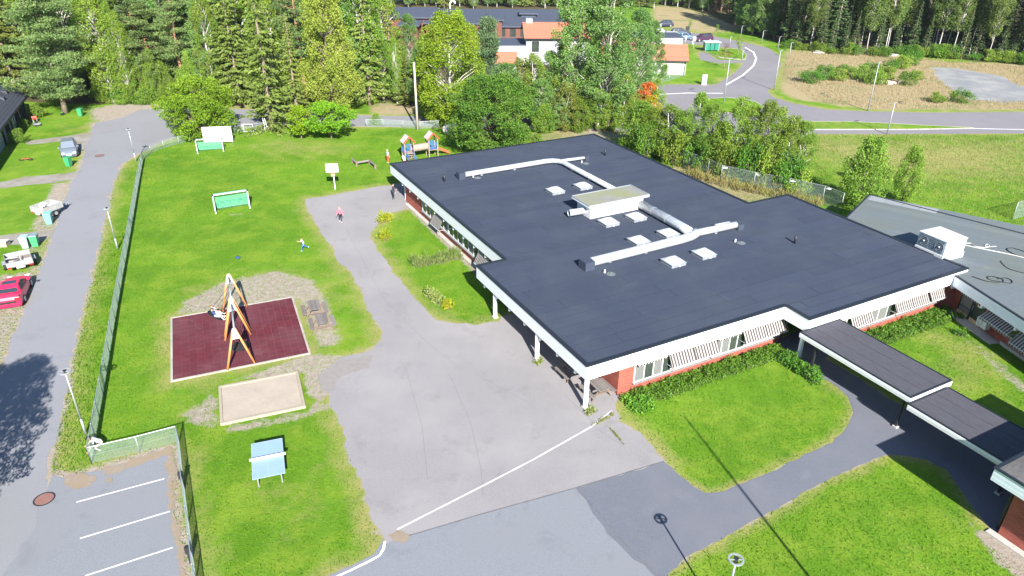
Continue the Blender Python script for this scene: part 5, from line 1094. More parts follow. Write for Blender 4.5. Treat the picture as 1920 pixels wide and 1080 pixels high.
for px, hd, pt, kd, lb in (((1246,50),3.3,m_darkcar,'hatch','dark blue car parked alone at the back of the far car park'), ((1254,73),3.25,m_whitecar,'wagon','white car in the far car park'), ((1282,74),.15,m_bluecar,'hatch','blue-grey hatchback beside the white car in the far car park'), ((1276,66),.1,m_darkcar,'wagon','dark car hidden behind the blue-grey hatchback'), ((1317,77),3.5,m_maroon,'wagon','dark maroon car behind the green shelter'), ((1228,66),3.2,m_whitecar,'hatch','white car half hidden by the aspen crown')):
    g = G(*px); car(lb, V((g.x, g.y, .01)), hd, pt, kd, 'cars in the far car park')
# bins
def bin_(label, px, m, rz=0.0, lid=None):
    t = thing('wheelie_bin', label, 'bin', G(*px), rz, 'wheelie bins'); b = MB(); a, h, tp = .22, .98, .29
    b.add([(-a, -a, .05), (a, -a, .05), (a, a, .05), (-a, a, .05), (-tp, -tp, h), (tp, -tp, h), (tp, tp+.06, h), (-tp, tp+.06, h)], [(0, 3, 2, 1), (4, 5, 6, 7), (0, 1, 5, 4), (1, 2, 6, 5), (2, 3, 7, 6), (3, 0, 4, 7)]); b.build('body', m, t)
    b = MB(); b.add([(-tp-.03, -tp-.05, h+.005), (tp+.03, -tp-.05, h+.005), (tp+.03, tp+.1, h+.005), (-tp-.03, tp+.1, h+.005), (-tp+.02, -tp, h+.07), (tp-.02, -tp, h+.07), (tp-.02, tp+.07, h+.09), (-tp+.02, tp+.07, h+.09)], [(0, 3, 2, 1), (4, 5, 6, 7), (0, 1, 5, 4), (1, 2, 6, 5), (2, 3, 7, 6), (3, 0, 4, 7)]); b.build('lid', lid or m, t)
    MB().cyl((-tp, tp+.13, h-.03), (tp, tp+.13, h-.03), .018, n=6).build('handle', m, t)
    for s in (-1, 1): MB().cyl((s*.2, a+.03, .1), (s*.27, a+.03, .1), .1, n=12).build('wheel', m_black, t)
m_gbin = mat('green_plastic', (.04, .24, .10), rough=.5); m_tbin = mat('teal_plastic', (.14, .38, .36), rough=.5); m_pbin = mat('pale_mint_plastic', (.27, .41, .38), rough=.5); m_dbin = mat('dark_green_plastic', (.05, .27, .12), rough=.5)
bin_('green wheelie bin near the pine trunk at the far end of the street', (152, 218), m_gbin, .1); bin_('green wheelie bin right in front of the silver car', (130, 312), m_gbin, -.1); bin_('teal wheelie bin in front of the loaded trailer', (94, 420), m_tbin, .3); bin_('pale mint wheelie bin, left of the pair beside the driveway', (50, 465), m_pbin, .3); bin_('green wheelie bin with grey lid, right of the pair beside the driveway', (68, 462), m_dbin, .3, mat('grey_lid', (.16, .22, .24), rough=.5))
# trailers
def trailer(label, loc, rz, L, Wd, sm, hs=.38):
    t = thing('car_trailer', label, 'trailer', loc, rz)
    MB().bx((-L/2, -Wd/2, .48), (L/2, Wd/2, .53)).build('bed', m_greywood, t)
    for a, c in (((-L/2, -Wd/2), (L/2, -Wd/2+.03)), ((-L/2, Wd/2-.03), (L/2, Wd/2)), ((-L/2, -Wd/2+.032), (-L/2+.03, Wd/2-.032)), ((L/2-.03, -Wd/2+.032), (L/2, Wd/2-.032))): MB().bx((*a, .535), (*c, .535+hs)).build('side_panel', sm, t)
    for s in (-1, 1):
        b = MB(); b.cyl((0, s*(Wd/2+.06), .28), (0, s*(Wd/2+.22), .28), .28, n=16); w_ = b.build('wheel', m_tyre, t); MB().cyl((0, s*(Wd/2+.2), .28), (0, s*(Wd/2+.23), .28), .16, n=12).build('rim', m_rimm, w_)
        MB().bx((-.36, s*(Wd/2+.14)-.11, .59), (.36, s*(Wd/2+.14)+.11, .62)).build('mudguard', m_galv, t); MB().box((-L/2-.03, s*(Wd/2-.16), .48), (.05, .24, .1)).build('tail_light', m_tail, t)
    MB().bx((-L/2-.025, -.28, .36), (-L/2-.002, .28, .47)).build('number_plate', m_plate, t); MB().bar((L/2, 0, .42), (L/2+1.15, 0, .42), .09, .09).build('drawbar', m_galv, t)
    MB().cyl((-.0, -Wd/2, .28), (0, Wd/2, .28), .04, n=8).build('axle', m_dark, t); MB().cyl((L/2+1.0, 0, 0), (L/2+1.0, 0, .4), .03, n=6).build('jockey_leg', m_dark, t)
    return t
a, c = G(24, 513), G(60, 505); d = (c-a).normalized(); nrm = V((-d.y, d.x, 0)); m_ = (a+c)/2+nrm*1.0; ho = math.atan2(nrm.y, nrm.x)
trailer('open box trailer full of scrap wood in front of the red coupe', V((m_.x, m_.y, 0)), ho, 2.1, 1.75, mat('galv_panel', (.26, .26, .27), (.34, .34, .34), 5, .5, metal=.2))
rg = random.Random(9); lbs = ['long pale plank leaning over the scrap trailer', 'white board scrap in the left of the scrap trailer', 'brown plank in the scrap trailer by the far side', 'short grey plank lying crosswise in the scrap trailer', 'bent white pipe in the scrap trailer', 'pinkish board in the far right of the scrap trailer']
for k, lb in enumerate(lbs):
    p = m_+V((rg.uniform(-.5, .5), rg.uniform(-.5, .5), .62+.05*k)); an = rg.uniform(0, 3.1); dd = V((math.cos(an), math.sin(an), .05))*(.95 if k == 0 else .45)
    b = MB(); b.bar(-dd, dd, .14 if k != 4 else .05, .03 if k != 4 else .05); o = b.build('scrap_board', (m_pw, m_whiteplain, m_brownwood, m_greywood, m_whiteplain, m_roofp)[k]); o.location = p; tag(o, lb, 'board')
g = G(92, 402); trailer('white tarpaulin-sided trailer behind the teal bin', V((g.x, g.y, 0)), 1.2, 2.0, 1.6, mat('dull_tarp', (.22, .225, .22), (.32, .315, .31), 4, .8), .5)
for k, (dx, dy, sz, m_, lb) in enumerate(((-.45, .3, (.55, .5, .35), m_whiteplain, 'white box on the left of the tarpaulin-sided trailer'), (.35, .35, (.7, .35, .3), m_roofp, 'pinkish crate at the back of the tarpaulin-sided trailer'), (.2, -.35, (.5, .4, .3), mat('dark_crate', (.05, .06, .07)), 'dark crate on the tarpaulin-sided trailer'))):
    b = MB(); b.box((0, 0, sz[2]/2), sz, .2*k); b.box((0, 0, sz[2]+.015), (sz[0]+.04, sz[1]+.04, .03), .2*k); o = b.build('crate', m_); o.location = (g.x+dx, g.y+dy, .54); tag(o, lb, 'box')
g = G(106, 394); t = thing('water_tank', 'white plastic tank beside the tarpaulin-sided trailer', 'tank', g, .2); b = MB(); b.bx((-.3, -.25, .0), (.3, .25, .75)); b.build('body', m_whiteplain, t); MB().cyl((0, 0, .752), (0, 0, .8), .1, n=10).build('cap', m_tbin, t)
g = G(6, 461); t = thing('garden_box', 'pale wooden box at the left edge of the lower driveway', 'box', g, .1); MB().bx((-.5, -.3, 0), (.45, .3, .42)).build('body', m_rim, t); MB().bx((-.54, -.34, .421), (.49, .34, .46)).build('lid', m_roofp, t)
# things on the row house lawns
g = G(49, 301); t = thing('toy_bike', 'small bicycle lying on the row house lawn', 'bicycle', g, .2)
for x in (-.45, .45): b = MB(); b.ring((x, 0, .12), .27, .23, .05, 18, (.15, 0, 1)); b.build('wheel', m_tyre, t)
b = MB(); b.tube([(-.45, 0, .16), (-.1, .15, .2), (.35, .12, .2), (-.1, -.05, .2), (-.1, .15, .2)], .025, 5); b.tube([(.45, 0, .16), (.35, .12, .2), (.3, .3, .22)], .022, 5); b.build('frame', m_redp, t); MB().box((-.12, .26, .2), (.22, .1, .07)).build('saddle', m_black, t); MB().bar((.18, .32, .24), (.42, .36, .24), .04, .04).build('handlebar', m_black, t)
g = G(70, 236); t = thing('lawn_mower', 'grey lawn mower parked on the grass by the row house', 'lawn mower', g, 1.0); MB().bx((-.35, -.28, .15), (.35, .28, .38)).build('deck', mat('mower_grey', (.22, .24, .26), rough=.5), t); MB().cyl((0, 0, .38), (0, 0, .58), .17, n=12).build('engine', m_dark, t)
for x in (-.28, .28):
    for y in (-.32, .32): MB().cyl((x, y-.03, .12), (x, y+.03, .12), .12, n=12).build('wheel', m_tyre, t)
for y in (-.2, .2): MB().bar((-.3, y, .35), (-1.0, y, .95), .03, .03).build('handle', m_dark, t)
MB().bar((-1.0, -.2, .95), (-1.0, .2, .95), .035, .035).build('grip', m_black, t)
g = G(66, 228); t = thing('wheelbarrow', 'red and white wheelbarrow by the row house corner', 'wheelbarrow', g, 2.2); b = MB(); b.add([(-.3, -.22, .3), (.3, -.2, .3), (.3, .2, .3), (-.3, .22, .3), (-.5, -.33, .6), (.45, -.3, .6), (.45, .3, .6), (-.5, .33, .6)], [(0, 1, 2, 3), (0, 4, 5, 1), (1, 5, 6, 2), (2, 6, 7, 3), (3, 7, 4, 0), (3, 2, 1, 0)]); b.build('tray', m_redp, t); MB().cyl((.55, -.04, .18), (.55, .04, .18), .18, n=14).build('wheel', m_tyre, t)
for y in (-.2, .2): MB().bar((.5, y*.3, .25), (-.95, y*1.3, .5), .04, .04).build('shaft', m_whiteplain, t); MB().bar((-.25, y, .3), (-.3, y, 0), .03, .03).build('leg', m_whiteplain, t)
g = G(117, 216); t = thing('flower_pot', 'dark flower pot at the foot of the big pine', 'pot', g); MB().cyl((0, 0, 0), (0, 0, .3), .18, .26, n=14).build('pot', m_dark, t); MB().ball((0, 0, .36), (.24, .24, .12), 10, 5).build('plant', mat('pot_plant', (.06, .14, .02)), t)
# shelter, signs by the roundabout
a, c = G(1322, 97), G(1347, 97); d = c-a; L = d.length; hs = upto(1334, 97, 79); t = thing('glass_shelter', 'green glass bus shelter with pale roof on the far lawn', 'shelter', a, math.atan2(d.y, d.x)); m_gg = mat('green_glass', (.02, .16, .12), (.03, .2, .15), 2, .08, spec=.8)
for x in (0, L):
    for y in (0, 1.6): MB().bx((x-.05, y-.05, 0), (x+.05, y+.05, hs-.12)).build('post', m_galv, t)
for k in range(3): MB().bx((L*k/3+.08, 1.58, .3), (L*(k+1)/3-.04, 1.62, hs-.25)).build('back_pane', m_gg, t)
for k in range(3): MB().bx((L*k/3+.08, -.02, .3), (L*(k+1)/3-.04, .02, hs-.25)).build('front_pane', m_gg, t)
for x in (0, L): MB().bx((x-.02, .1, .3), (x+.02, 1.5, hs-.25)).build('side_pane', m_gg, t)
MB().bx((-.25, -.3, hs-.115), (L+.25, 1.9, hs+.05)).build('roof', mat('shelter_roof', (.42, .46, .5), (.48, .52, .55), 2, .5), t); MB().bx((.2, 1.0, .4), (L-.2, 1.4, .46)).build('bench', m_greywood, t)
g = G(1319.5, 159); hs = upto(1319, 159, 140); t = thing('pylon_sign', 'white pylon sign on the lawn beside the road', 'sign', g, .1); MB().bx((-.38, -.12, .1), (.38, .12, hs)).build('panel', m_whiteplain, t); MB().bx((-.45, -.18, 0), (.45, .18, .098)).build('base', m_conc, t); MB().bx((-.3, -.135, hs*.62), (.3, -.121, hs*.85)).build('print', m_grey, t)
for px, lb in (((1262,88),'white notice board left of the car park lawn'), ((1300,90),'white notice board in front of the maroon car'), ((1284,88),'thin small sign between the two notice boards')):
    g = G(*px); t = thing('notice_sign', lb, 'sign', g, .05); MB().cyl((0, 0, 0), (0, 0, 2.0), .05, n=7).build('post', m_galv, t); w_ = .3 if 'thin' not in lb else .12; MB().bx((-w_, -.05, 1.35), (w_, -.02, 2.2)).build('board', m_whiteplain, t)
g = G(1288, 66); t = thing('info_sign', 'dark square sign behind the blue-grey hatchback', 'sign', g); MB().bx((-.45, -.05, 1.0), (.45, .05, 1.9)).build('board', m_dark, t); MB().cyl((0, 0.05, 0), (0, 0.05, 1.0), .05, n=7).build('post', m_dark, t)

# ================================================================== PEOPLE
m_skin = mat('skin', (.52, .30, .21), rough=.6)
def person(label, loc, rz, h, cols, pose, hair=(.03, .02, .015), cap=None, sleeves='long', stripes_=None):
    """faces +Y locally; pose: lean, th=(l,r) thigh pitch, kn=(l,r) knee bend, ar=(l,r) arm pitch, ab abduction, el elbow bend, pz pelvis height factor"""
    s = h/1.75; t = thing('person', label, 'person', loc, rz)
    g = lambda k, d: pose.get(k, d)
    lean = g('lean', .05); pz = g('pz', .92)*s; pel = V((0, 0, pz)); tor = V((0, math.sin(lean), math.cos(lean)))
    VV, RR, EE, KK = [], [], [], []
    def add(p, r, par, key):
        VV.append(p); RR.append(r*s)
        if par is not None: EE.append((par, len(VV)-1)); KK.append(key)
        return len(VV)-1
    ip = add(pel, (.135, .105), None, None) if False else None
    VV.append(pel); RR.append(.125*s); i0 = 0
    i1 = add(pel+tor*.22*s, .118, i0, 'top'); i2 = add(pel+tor*.44*s, .135, i1, 'top'); i3 = add(pel+tor*.535*s, .06, i2, 'skin')
    ht = g('head', .1); hd = V((0, math.sin(lean*.5+ht), math.cos(lean*.5+ht))); i4 = add(VV[i3]+hd*.085*s, .088, i3, 'skin'); i5 = add(VV[i4]+hd*.105*s, .085, i4, 'skin'); hc = (VV[i4]+VV[i5])/2
    hands = []
    for q, sd in enumerate((-1, 1)):
        sh = VV[i2]+V((sd*.165*s, 0, 0))+tor*.01*s; ia = add(sh, .062, i2, 'top'); a = g('ar', (.1, -.1))[q]; ab = g('ab', (.12, .12))[q]; el = g('el', (.3, .3))[q]
        d1 = V((sd*math.sin(ab), math.sin(a)*math.cos(ab), -math.cos(a)*math.cos(ab))); ie = add(sh+d1*.29*s, .042, ia, 'top'); a2 = a+el
        d2 = V((sd*math.sin(ab*.5), math.sin(a2)*math.cos(ab*.5), -math.cos(a2)*math.cos(ab*.5))); iw = add(VV[ie]+d2*.25*s, .03, ie, 'top' if sleeves == 'long' else 'skin'); ih = add(VV[iw]+d2*.08*s, .036, iw, 'skin'); hands.append((VV[ih], d2, sd))
    for q, sd in enumerate((-1, 1)):
        hp = pel+V((sd*.095*s, 0, -.04*s)); il = add(hp, .088, i0, 'leg'); a = g('th', (.1, -.1))[q]; k = g('kn', (.1, .1))[q]; sp_ = g('spread', .05)
        d1 = V((sd*math.sin(sp_), math.sin(a)*math.cos(sp_), -math.cos(a)*math.cos(sp_))); ik = add(hp+d1*.42*s, .058, il, 'leg'); a2 = a-k; d2 = V((0, math.sin(a2), -math.cos(a2))); ia = add(VV[ik]+d2*.39*s, .038, ik, 'leg')
        f = V((sd*.15, math.cos(a2)*.9+.1, math.sin(a2)*.9)).normalized(); ih = add(VV[ia]-f*.04*s+d2*.05*s, .035, ia, 'shoe'); add(VV[ih]+f*.2*s, .032, ih, 'shoe')
    me = bpy.data.meshes.new('tmp'); me.from_pydata([tuple(p) for p in VV], EE, []); o = bpy.data.objects.new('tmp', me); COL.objects.link(o)
    m1 = o.modifiers.new('skin', 'SKIN'); sk = me.skin_vertices[0].data
    for i, r in enumerate(RR): sk[i].radius = (r, r*(.78 if i in (0, i1, i2) else 1.0)); sk[i].use_root = (i == 0)
    m2 = o.modifiers.new('sub', 'SUBSURF'); m2.levels = 1; m2.render_levels = 1
    dg = bpy.context.evaluated_depsgraph_get(); ev = o.evaluated_get(dg); em = ev.to_mesh(); b = MB(); vv = [v.co.copy() for v in em.vertices]; ff = [list(p.vertices) for p in em.polygons]; ev.to_mesh_clear(); bpy.data.objects.remove(o)
    idx = dict(skin=0, top=1, leg=2, shoe=3)
    def near(p):
        bd, bk = 1e9, 'top'
        for (i, j), kkey in zip(EE, KK):
            a, c = VV[i], VV[j]; e = c-a; tt = max(0, min(1, (p-a).dot(e)/max(e.length_squared, 1e-9))); dd = (p-(a+e*tt)).length/(RR[i]*.5+RR[j]*.5+.03)
            if dd < bd: bd, bk = dd, kkey
        return idx[bk]
    b.add(vv, ff); b.m = [near(sum((vv[i] for i in f), V((0, 0, 0)))/len(f)) for f in ff]
    b.mi = 0
    for hp, d2, sd in hands:
        side = V((0, 1, 0)) if abs(d2.y) < .7 else V((0, 0, 1)); side = (side-d2*side.dot(d2)).normalized()
        for k in range(4): L = (.07, .08, .076, .06)[k]*s; st = hp+side*((k-1.5)*.02*s)+d2*.015*s; b.tube([st, st+d2*L*.55, st+d2*L*.95+d2.cross(side)*.018*s*sd], [.0095*s, .009*s, .007*s], 5)
        st = hp-d2*.01*s+side*.03*s; b.tube([st, st+(side*.7+d2*.7)*.035*s, st+(side*.6+d2*1.3)*.05*s], [.011*s, .01*s, .008*s], 5)
    fw = V((0, math.cos(lean*.5+ht), -math.sin(lean*.5+ht))); b.cyl(hc+fw*.075*s, hc+fw*.108*s-hd*.012*s, .010*s, .017*s, n=5)
    for sd in (-1, 1): b.ball(hc+V((sd*.083*s, 0, 0)), (.012*s, .02*s, .032*s), 6, 4)
    b.mi = 4
    for sd in (-1, 1): b.ball(hc+fw*.077*s+V((sd*.032*s, 0, 0))+hd*.014*s, .011*s, 6, 4)
    b.mi = 5; b.bar(hc+fw*.083*s-hd*.042*s-V((.022*s, 0, 0)), hc+fw*.083*s-hd*.042*s+V((.022*s, 0, 0)), .01*s, .008*s)
    mats = [m_skin, stripes_ or mat('top_cloth', cols[0], rough=.9), mat('trouser_cloth', cols[1], rough=.9), mat('shoe', cols[2], rough=.7), m_dark, mat('lips', (.4, .14, .12))]
    b.build('body', mats, t, True)
    hb = MB(); n1, n2 = 14, 7
    vs = []
    for j in range(n2):
        ph = j/(n2-1)*1.75
        for i in range(n1):
            th = 2*math.pi*i/n1; back = .5-.5*math.sin(th); p2 = ph*(.62+.38*back); r_ = .100*s
            vs.append(hc+hd*(.02*s)+V((r_*math.sin(p2)*math.cos(th)*.95, 0, 0))+fw*(r_*1.06*math.sin(p2)*math.sin(th))+hd*(r_*1.12*math.cos(p2)))
    hb.add(vs, [(j*n1+i, (j+1)*n1+i, (j+1)*n1+(i+1) % n1, j*n1+(i+1) % n1) for j in range(n2-1) for i in range(n1)]); ho_ = hb.build('cap' if cap else 'hair', mat('hair', cap or hair, rough=.8), t, True)
    if cap: b = MB(); b.cyl(hc+fw*.06*s+hd*.055*s, hc+fw*.17*s+hd*.035*s, .085*s, .06*s, n=10); v2 = MB(); v2.box((0, 0, 0), (.15*s, .1*s, .012)); vb = v2.build('brim', m_dark, ho_); vb.location = hc+fw*.12*s+hd*.05*s; vb.rotation_euler = (-(lean*.5+ht), 0, 0)
    return t
PI = math.pi
person('person in a pink top and dark trousers walking down the yard', G(639, 416), PI+.05, 1.5, ((.60, .12, .17), (.012, .014, .03), (.75, .75, .75)), dict(lean=.02, th=(.16, -.12), kn=(.1, .2), ar=(.12, .1), ab=(.38, .38), el=(.25, .25)), (.30, .17, .10))
person('person in a striped white top and jeans running on the grass', G(570.5, 470), PI*.62, 1.25, ((.65, .68, .66), (.04, .13, .34), (.45, .6, .7)), dict(lean=.25, th=(.55, -.35), kn=(.45, 1.0), ar=(-.7, .6), el=(1.0, 1.2), pz=.9), stripes_=stripes('hoop_stripe', (.72, .74, .74), (.30, .36, .34), .11, 2, .62), sleeves='short')
person('person in a white t-shirt and black cap crouching by the fence corner', G(193, 838), PI*.72, 1.75, ((.72, .70, .72), (.58, .52, .47), (.5, .5, .55)), dict(lean=.85, th=(1.35, 1.5), kn=(2.05, 2.2), ar=(.55, .35), el=(.25, .5), ab=(.35, .3), pz=.40, spread=.25, head=.2), cap=(.015, .015, .02), sleeves='short')
person('person in a grey top and red trousers standing beside the play tower', G(727.5, 305), -.6, 1.5, ((.34, .34, .37), (.50, .07, .04), (.65, .65, .62)), dict(th=(.08, -.08), ar=(.15, .05), ab=(.15, .2), el=(.4, .3)), (.55, .50, .45))
person('person in dark clothes standing in the shade under the school eaves', W(1.75, 36.6), -1.2, 1.6, ((.02, .02, .03), (.015, .017, .025), (.03, .03, .03)), dict(th=(.12, -.12), ar=(.3, .1), el=(.9, .3)))
# two children on the rear nest swing
cs, ax, ay, az_ = sw1[1:]
swd = half.normalized(); face = math.atan2(swd.y, swd.x)-PI/2
for k, (sh, cl, hr, lb, cp) in enumerate(((-.22, ((.03, .07, .22), (.62, .62, .64), (.6, .6, .6)), (.02, .015, .012), 'child in a navy top and pale trousers sitting on the rear swing', (.012, .012, .014)), (.24, ((.72, .70, .70), (.66, .64, .64), (.6, .55, .5)), (.16, .07, .04), 'child in white with brown hair at the back of the rear swing', None))):
    p = cs+ay*sh-ax*.05; person(lb, V((p.x, p.y, p.z-.50)), face, 1.35, cl, dict(lean=-.35, pz=.70, th=(1.35, 1.25), kn=(.55, .7), ar=(.9, .8), el=(.5, .5), ab=(.25, .25), head=.3), hr, cap=cp, sleeves='short')
# ================================================================== VEGETATION
m_bark = mat('grey_bark', (.16, .12, .09), (.25, .20, .16), 6, .95, .01, 20, stretch=(3, 3, .6)); m_pbark = mat('pine_bark', (.30, .14, .07), (.22, .13, .10), 2, .95, .01, 20); m_bbark = mat('birch_bark', (.62, .59, .55), (.30, .27, .25), 3, .85, stretch=(1, 1, 3)); m_abark = mat('aspen_bark', (.32, .31, .25), (.42, .41, .34), 3, .9)
lf_spruce = leaf('spruce_needles', (0.096, 0.143, 0.028), (0.211, 0.250, 0.054), .2); lf_pine = leaf('pine_needles', (0.090, 0.154, 0.051), (0.186, 0.256, 0.079), .2); lf_birch = leaf('birch_leaves', (0.128, 0.233, 0.028), (0.262, 0.365, 0.054), .4); lf_aspen = leaf('aspen_leaves', (0.102, 0.211, 0.046), (0.230, 0.358, 0.109), .4); lf_maple = leaf('maple_leaves', (0.128, 0.256, 0.018), (0.256, 0.403, 0.033), .4, val=.08); lf_dark = leaf('dark_maple_leaves', (0.061, 0.154, 0.020), (0.154, 0.262, 0.036), .35, val=.06); lf_bright = leaf('lime_leaves', (.17, .30, .012), (.26, .38, .02), .45, val=.1); lf_yellow = leaf('yellow_leaves', (.42, .33, .01), (.34, .34, .03), .4); lf_red = leaf('red_leaves', (.46, .10, .02), (.50, .20, .03), .4); lf_olive = leaf('olive_leaves', (0.154, 0.205, 0.038), (0.256, 0.256, 0.058), .4); lf_hedge = leaf('perennial_leaves', (0.058, 0.160, 0.018), (0.154, 0.294, 0.038), .35, val=.1); lf_straw = leaf('ornamental_grass', (.13, .21, .04), (.27, .30, .10), .3); lf_far = leaf('far_conifer_needles', (0.038, 0.077, 0.028), (0.096, 0.141, 0.049), .2); lf_fbirch = leaf('far_birch_leaves', (0.109, 0.186, 0.045), (0.211, 0.275, 0.064), .4); lf_flower = leaf('goldenrod', (.40, .37, .012), (.17, .26, .02), .4)
def leaf_mesh(name, C, D, LL, WW, tint, m, nr):
    N = len(C); D = D/np.maximum(np.linalg.norm(D, axis=1, keepdims=True), 1e-6); r = nr.normal(size=(N, 3)); S = np.cross(D, r); S /= np.maximum(np.linalg.norm(S, axis=1, keepdims=True), 1e-6)
    LL = np.broadcast_to(LL, (N,))[:, None]; WW = np.broadcast_to(WW, (N,))[:, None]
    co = np.stack([C-D*LL/2, C+S*WW/2, C+D*LL/2, C-S*WW/2], 1).reshape(-1, 3).astype(np.float32)
    me = bpy.data.meshes.new(name); me.vertices.add(4*N); me.vertices.foreach_set('co', co.ravel()); me.loops.add(4*N); me.loops.foreach_set('vertex_index', np.arange(4*N, dtype=np.int32)); me.polygons.add(N); me.polygons.foreach_set('loop_start', np.arange(0, 4*N, 4, dtype=np.int32)); me.update(calc_edges=True)
    a = me.attributes.new('tint', 'FLOAT', 'POINT'); a.data.foreach_set('value', np.repeat(np.clip(tint, 0, 1), 4).astype(np.float32)); me.materials.append(m); return me
def trunk_mesh(name, h, r0, m, nr, limbs=(), lean=.02, top=.96):
    b = MB(); n_ = 7; a = nr.uniform(0, 6.3); pts = [(math.cos(a)*lean*h*(i/n_)**1.3+nr.normal(0, .012*h*.15), math.sin(a)*lean*h*(i/n_)**1.3+nr.normal(0, .012*h*.15), h*top*i/n_) for i in range(n_+1)]; pts[0] = (0, 0, -.05)
    b.tube(pts, [r0*(1.25 if i == 0 else 1)*(1-.9*i/n_) for i in range(n_+1)], 7)
    for p, q, r in limbs: mid = (V(p)+V(q))/2+V((0, 0, .08*(V(q)-V(p)).length)); b.tube([p, mid, q], [r, r*.65, r*.25], 5)
    return b.mesh(name, m, True)
def spruce(seed, h=19., r=3.3, m=None, dens=1.0, low=.06, size=1.0):
    nr = np.random.default_rng(seed); C, D, T, LL = [], [], [], []; z = low*h; limbs = []
    while z < h*.985:
        f = (z-low*h)/(h*(1-low)); Lb = r*(1-f)**.82*(.9+.1*math.sin(seed+z)); nb = int(nr.integers(5, 8)) if f < .85 else 4
        for k in range(nb):
            a = nr.uniform(0, 6.283); L = max(.25, Lb*nr.uniform(.62, 1.12)); n_ = max(6, int(L*15*dens)); t = nr.uniform(.12, 1, n_)**.8; dz = -.30*L*t+.20*L*t**2.4+.05*L
            lat = nr.normal(0, .16*L*.5, n_)*(1.15-t*.7); px = np.cos(a)*L*t-np.sin(a)*lat; py = np.sin(a)*L*t+np.cos(a)*lat; pz = z+dz+nr.normal(0, .05, n_)-np.abs(lat)*.35
            C.append(np.stack([px, py, pz], 1)); d = np.stack([np.cos(a)*.7+nr.normal(0, .45, n_), np.sin(a)*.7+nr.normal(0, .45, n_), -.45+nr.normal(0, .3, n_)], 1); D.append(d); tb = nr.uniform(.15, .75); T.append(tb*.6+t*.25+nr.uniform(-.15, .25, n_)); LL.append(nr.uniform(.28, .55, n_)*size)
            if L > 1.2 and nr.random() < .5: limbs.append(((0, 0, z), (math.cos(a)*L*.75, math.sin(a)*L*.75, z-.13*L), .035))
        z += .40+.16*nr.random()
    C = np.concatenate(C); LL = np.concatenate(LL); return trunk_mesh('trunk', h, .20+.006*h, m_bark, nr, limbs[:60], .01), leaf_mesh('crown', C, np.concatenate(D), LL, LL*.36, np.concatenate(T), m or lf_spruce, nr)
def clumps(seed, cen, rad, per, size, m, name='crown', squash=(1, 1, 1), droop=-.2, asp=.7, shell=.5):
    nr = np.random.default_rng(seed); C, D, T, LL = [], [], [], []
    for c, r in zip(cen, rad):
        n_ = max(8, int(per*r*r)); d = nr.normal(size=(n_, 3)); d /= np.linalg.norm(d, axis=1, keepdims=True); k = r*(shell+(1-shell)*nr.random(n_))**.6*nr.uniform(.85, 1.12, n_)
        C.append(np.array(c)+d*k[:, None]*np.array(squash)); o = d*.6+nr.normal(0, .6, (n_, 3)); o[:, 2] += droop; D.append(o); T.append(nr.uniform(.1, .6)+nr.uniform(-.25, .35, n_)+.12*d[:, 2]); LL.append(nr.uniform(.7, 1.3, n_)*size)
    LL = np.concatenate(LL); return leaf_mesh(name, np.concatenate(C), np.concatenate(D), LL, LL*asp, np.concatenate(T), m, nr)
def pine(seed, h=17., r=2.8, low=.45, m=None, wide=False, n=46, bark=None):
    nr = np.random.default_rng(seed); cen, rad, limbs = [], [], []
    for i in range(n):
        f = low+(1-low)*(i+nr.random())/n; z = h*f; g_ = (f-low)/(1-low); R_ = r*(math.sin(math.pi*min(1, .25+.72*g_))**.8 if not wide else (1-g_)**.55*(.65+.35*min(1, g_*6)))*nr.uniform(.45, 1.1); a = nr.uniform(0, 6.283)
        for q in range(2 if not wide else 3):
            k = 1-.36*q+nr.normal(0, .05); p = (math.cos(a+q*.12)*R_*k, math.sin(a+q*.12)*R_*k, z+.12*R_*k+nr.normal(0, .1)); cen.append(p); rad.append(nr.uniform(.55, 1.0)*(1.0 if not wide else 1.2))
        limbs.append(((0, 0, z-.05*R_), (math.cos(a)*R_*.9, math.sin(a)*R_*.9, z+.1*R_), .05))
    return trunk_mesh('trunk', h, .17+.008*h, bark or m_pbark, nr, limbs, .02), clumps(seed+1, cen, rad, 190 if not wide else 170, .30, m or lf_pine, squash=(1.2, 1.2, .42), droop=.25, asp=.30, shell=.35)
def broad(seed, h, r, low, n, rc, per, size, m, bark, lean=.03, shape='egg', droop=-.25, squash=(1, 1, 1), stems=1, shell=.4, asp=.75, tr=None):
    nr = np.random.default_rng(seed); cen, rad, limbs = [], [], []
    for i in range(n):
        g_ = nr.random()
        z = h*(low+(1-low)*g_)
        pr = {'egg': math.sin(math.pi*(g_*.86+.10))**.7, 'cone': (1-g_)**.6*min(1, .45+g_*3), 'round': math.sqrt(max(0, 1-(g_*2-1)**2*.92)), 'col': min(1, .5+g_*2)*(1-g_**3)**.5}[shape]
        a = nr.uniform(0, 6.283); R_ = r*pr*math.sqrt(nr.uniform(.12, 1.0))*nr.uniform(.85, 1.1); p = (math.cos(a)*R_, math.sin(a)*R_, z); cen.append(p); rad.append(rc*nr.uniform(.65, 1.25))
        if nr.random() < .5: limbs.append(((0, 0, max(.1*h, z-R_*.9-.04*h)), (p[0]*.92, p[1]*.92, z), .012*h*.3+.012))
    b = trunk_mesh('trunk', h, tr or .012*h+.03, bark, nr, limbs, lean)
    return b, clumps(seed+7, cen, rad, per, size, m, squash=squash, droop=droop, shell=shell, asp=asp)
K = {}
for i in range(3): K['spruce%d' % i] = spruce(10+i, 19, 3.3+.3*i, dens=1.3)
K['spruce_big'] = spruce(20, 20, 4.0, dens=1.3, low=.02)
for i in range(3): K['fspruce%d' % i] = spruce(30+i, 19, 2.7, lf_far, .75, .10, 1.25)
for i in range(3): K['pine%d' % i] = pine(40+i, 18, 2.8, .30, n=60)
K['pine_wide'] = pine(50, 17, 5.6, .13, wide=True, n=100, bark=m_bark)
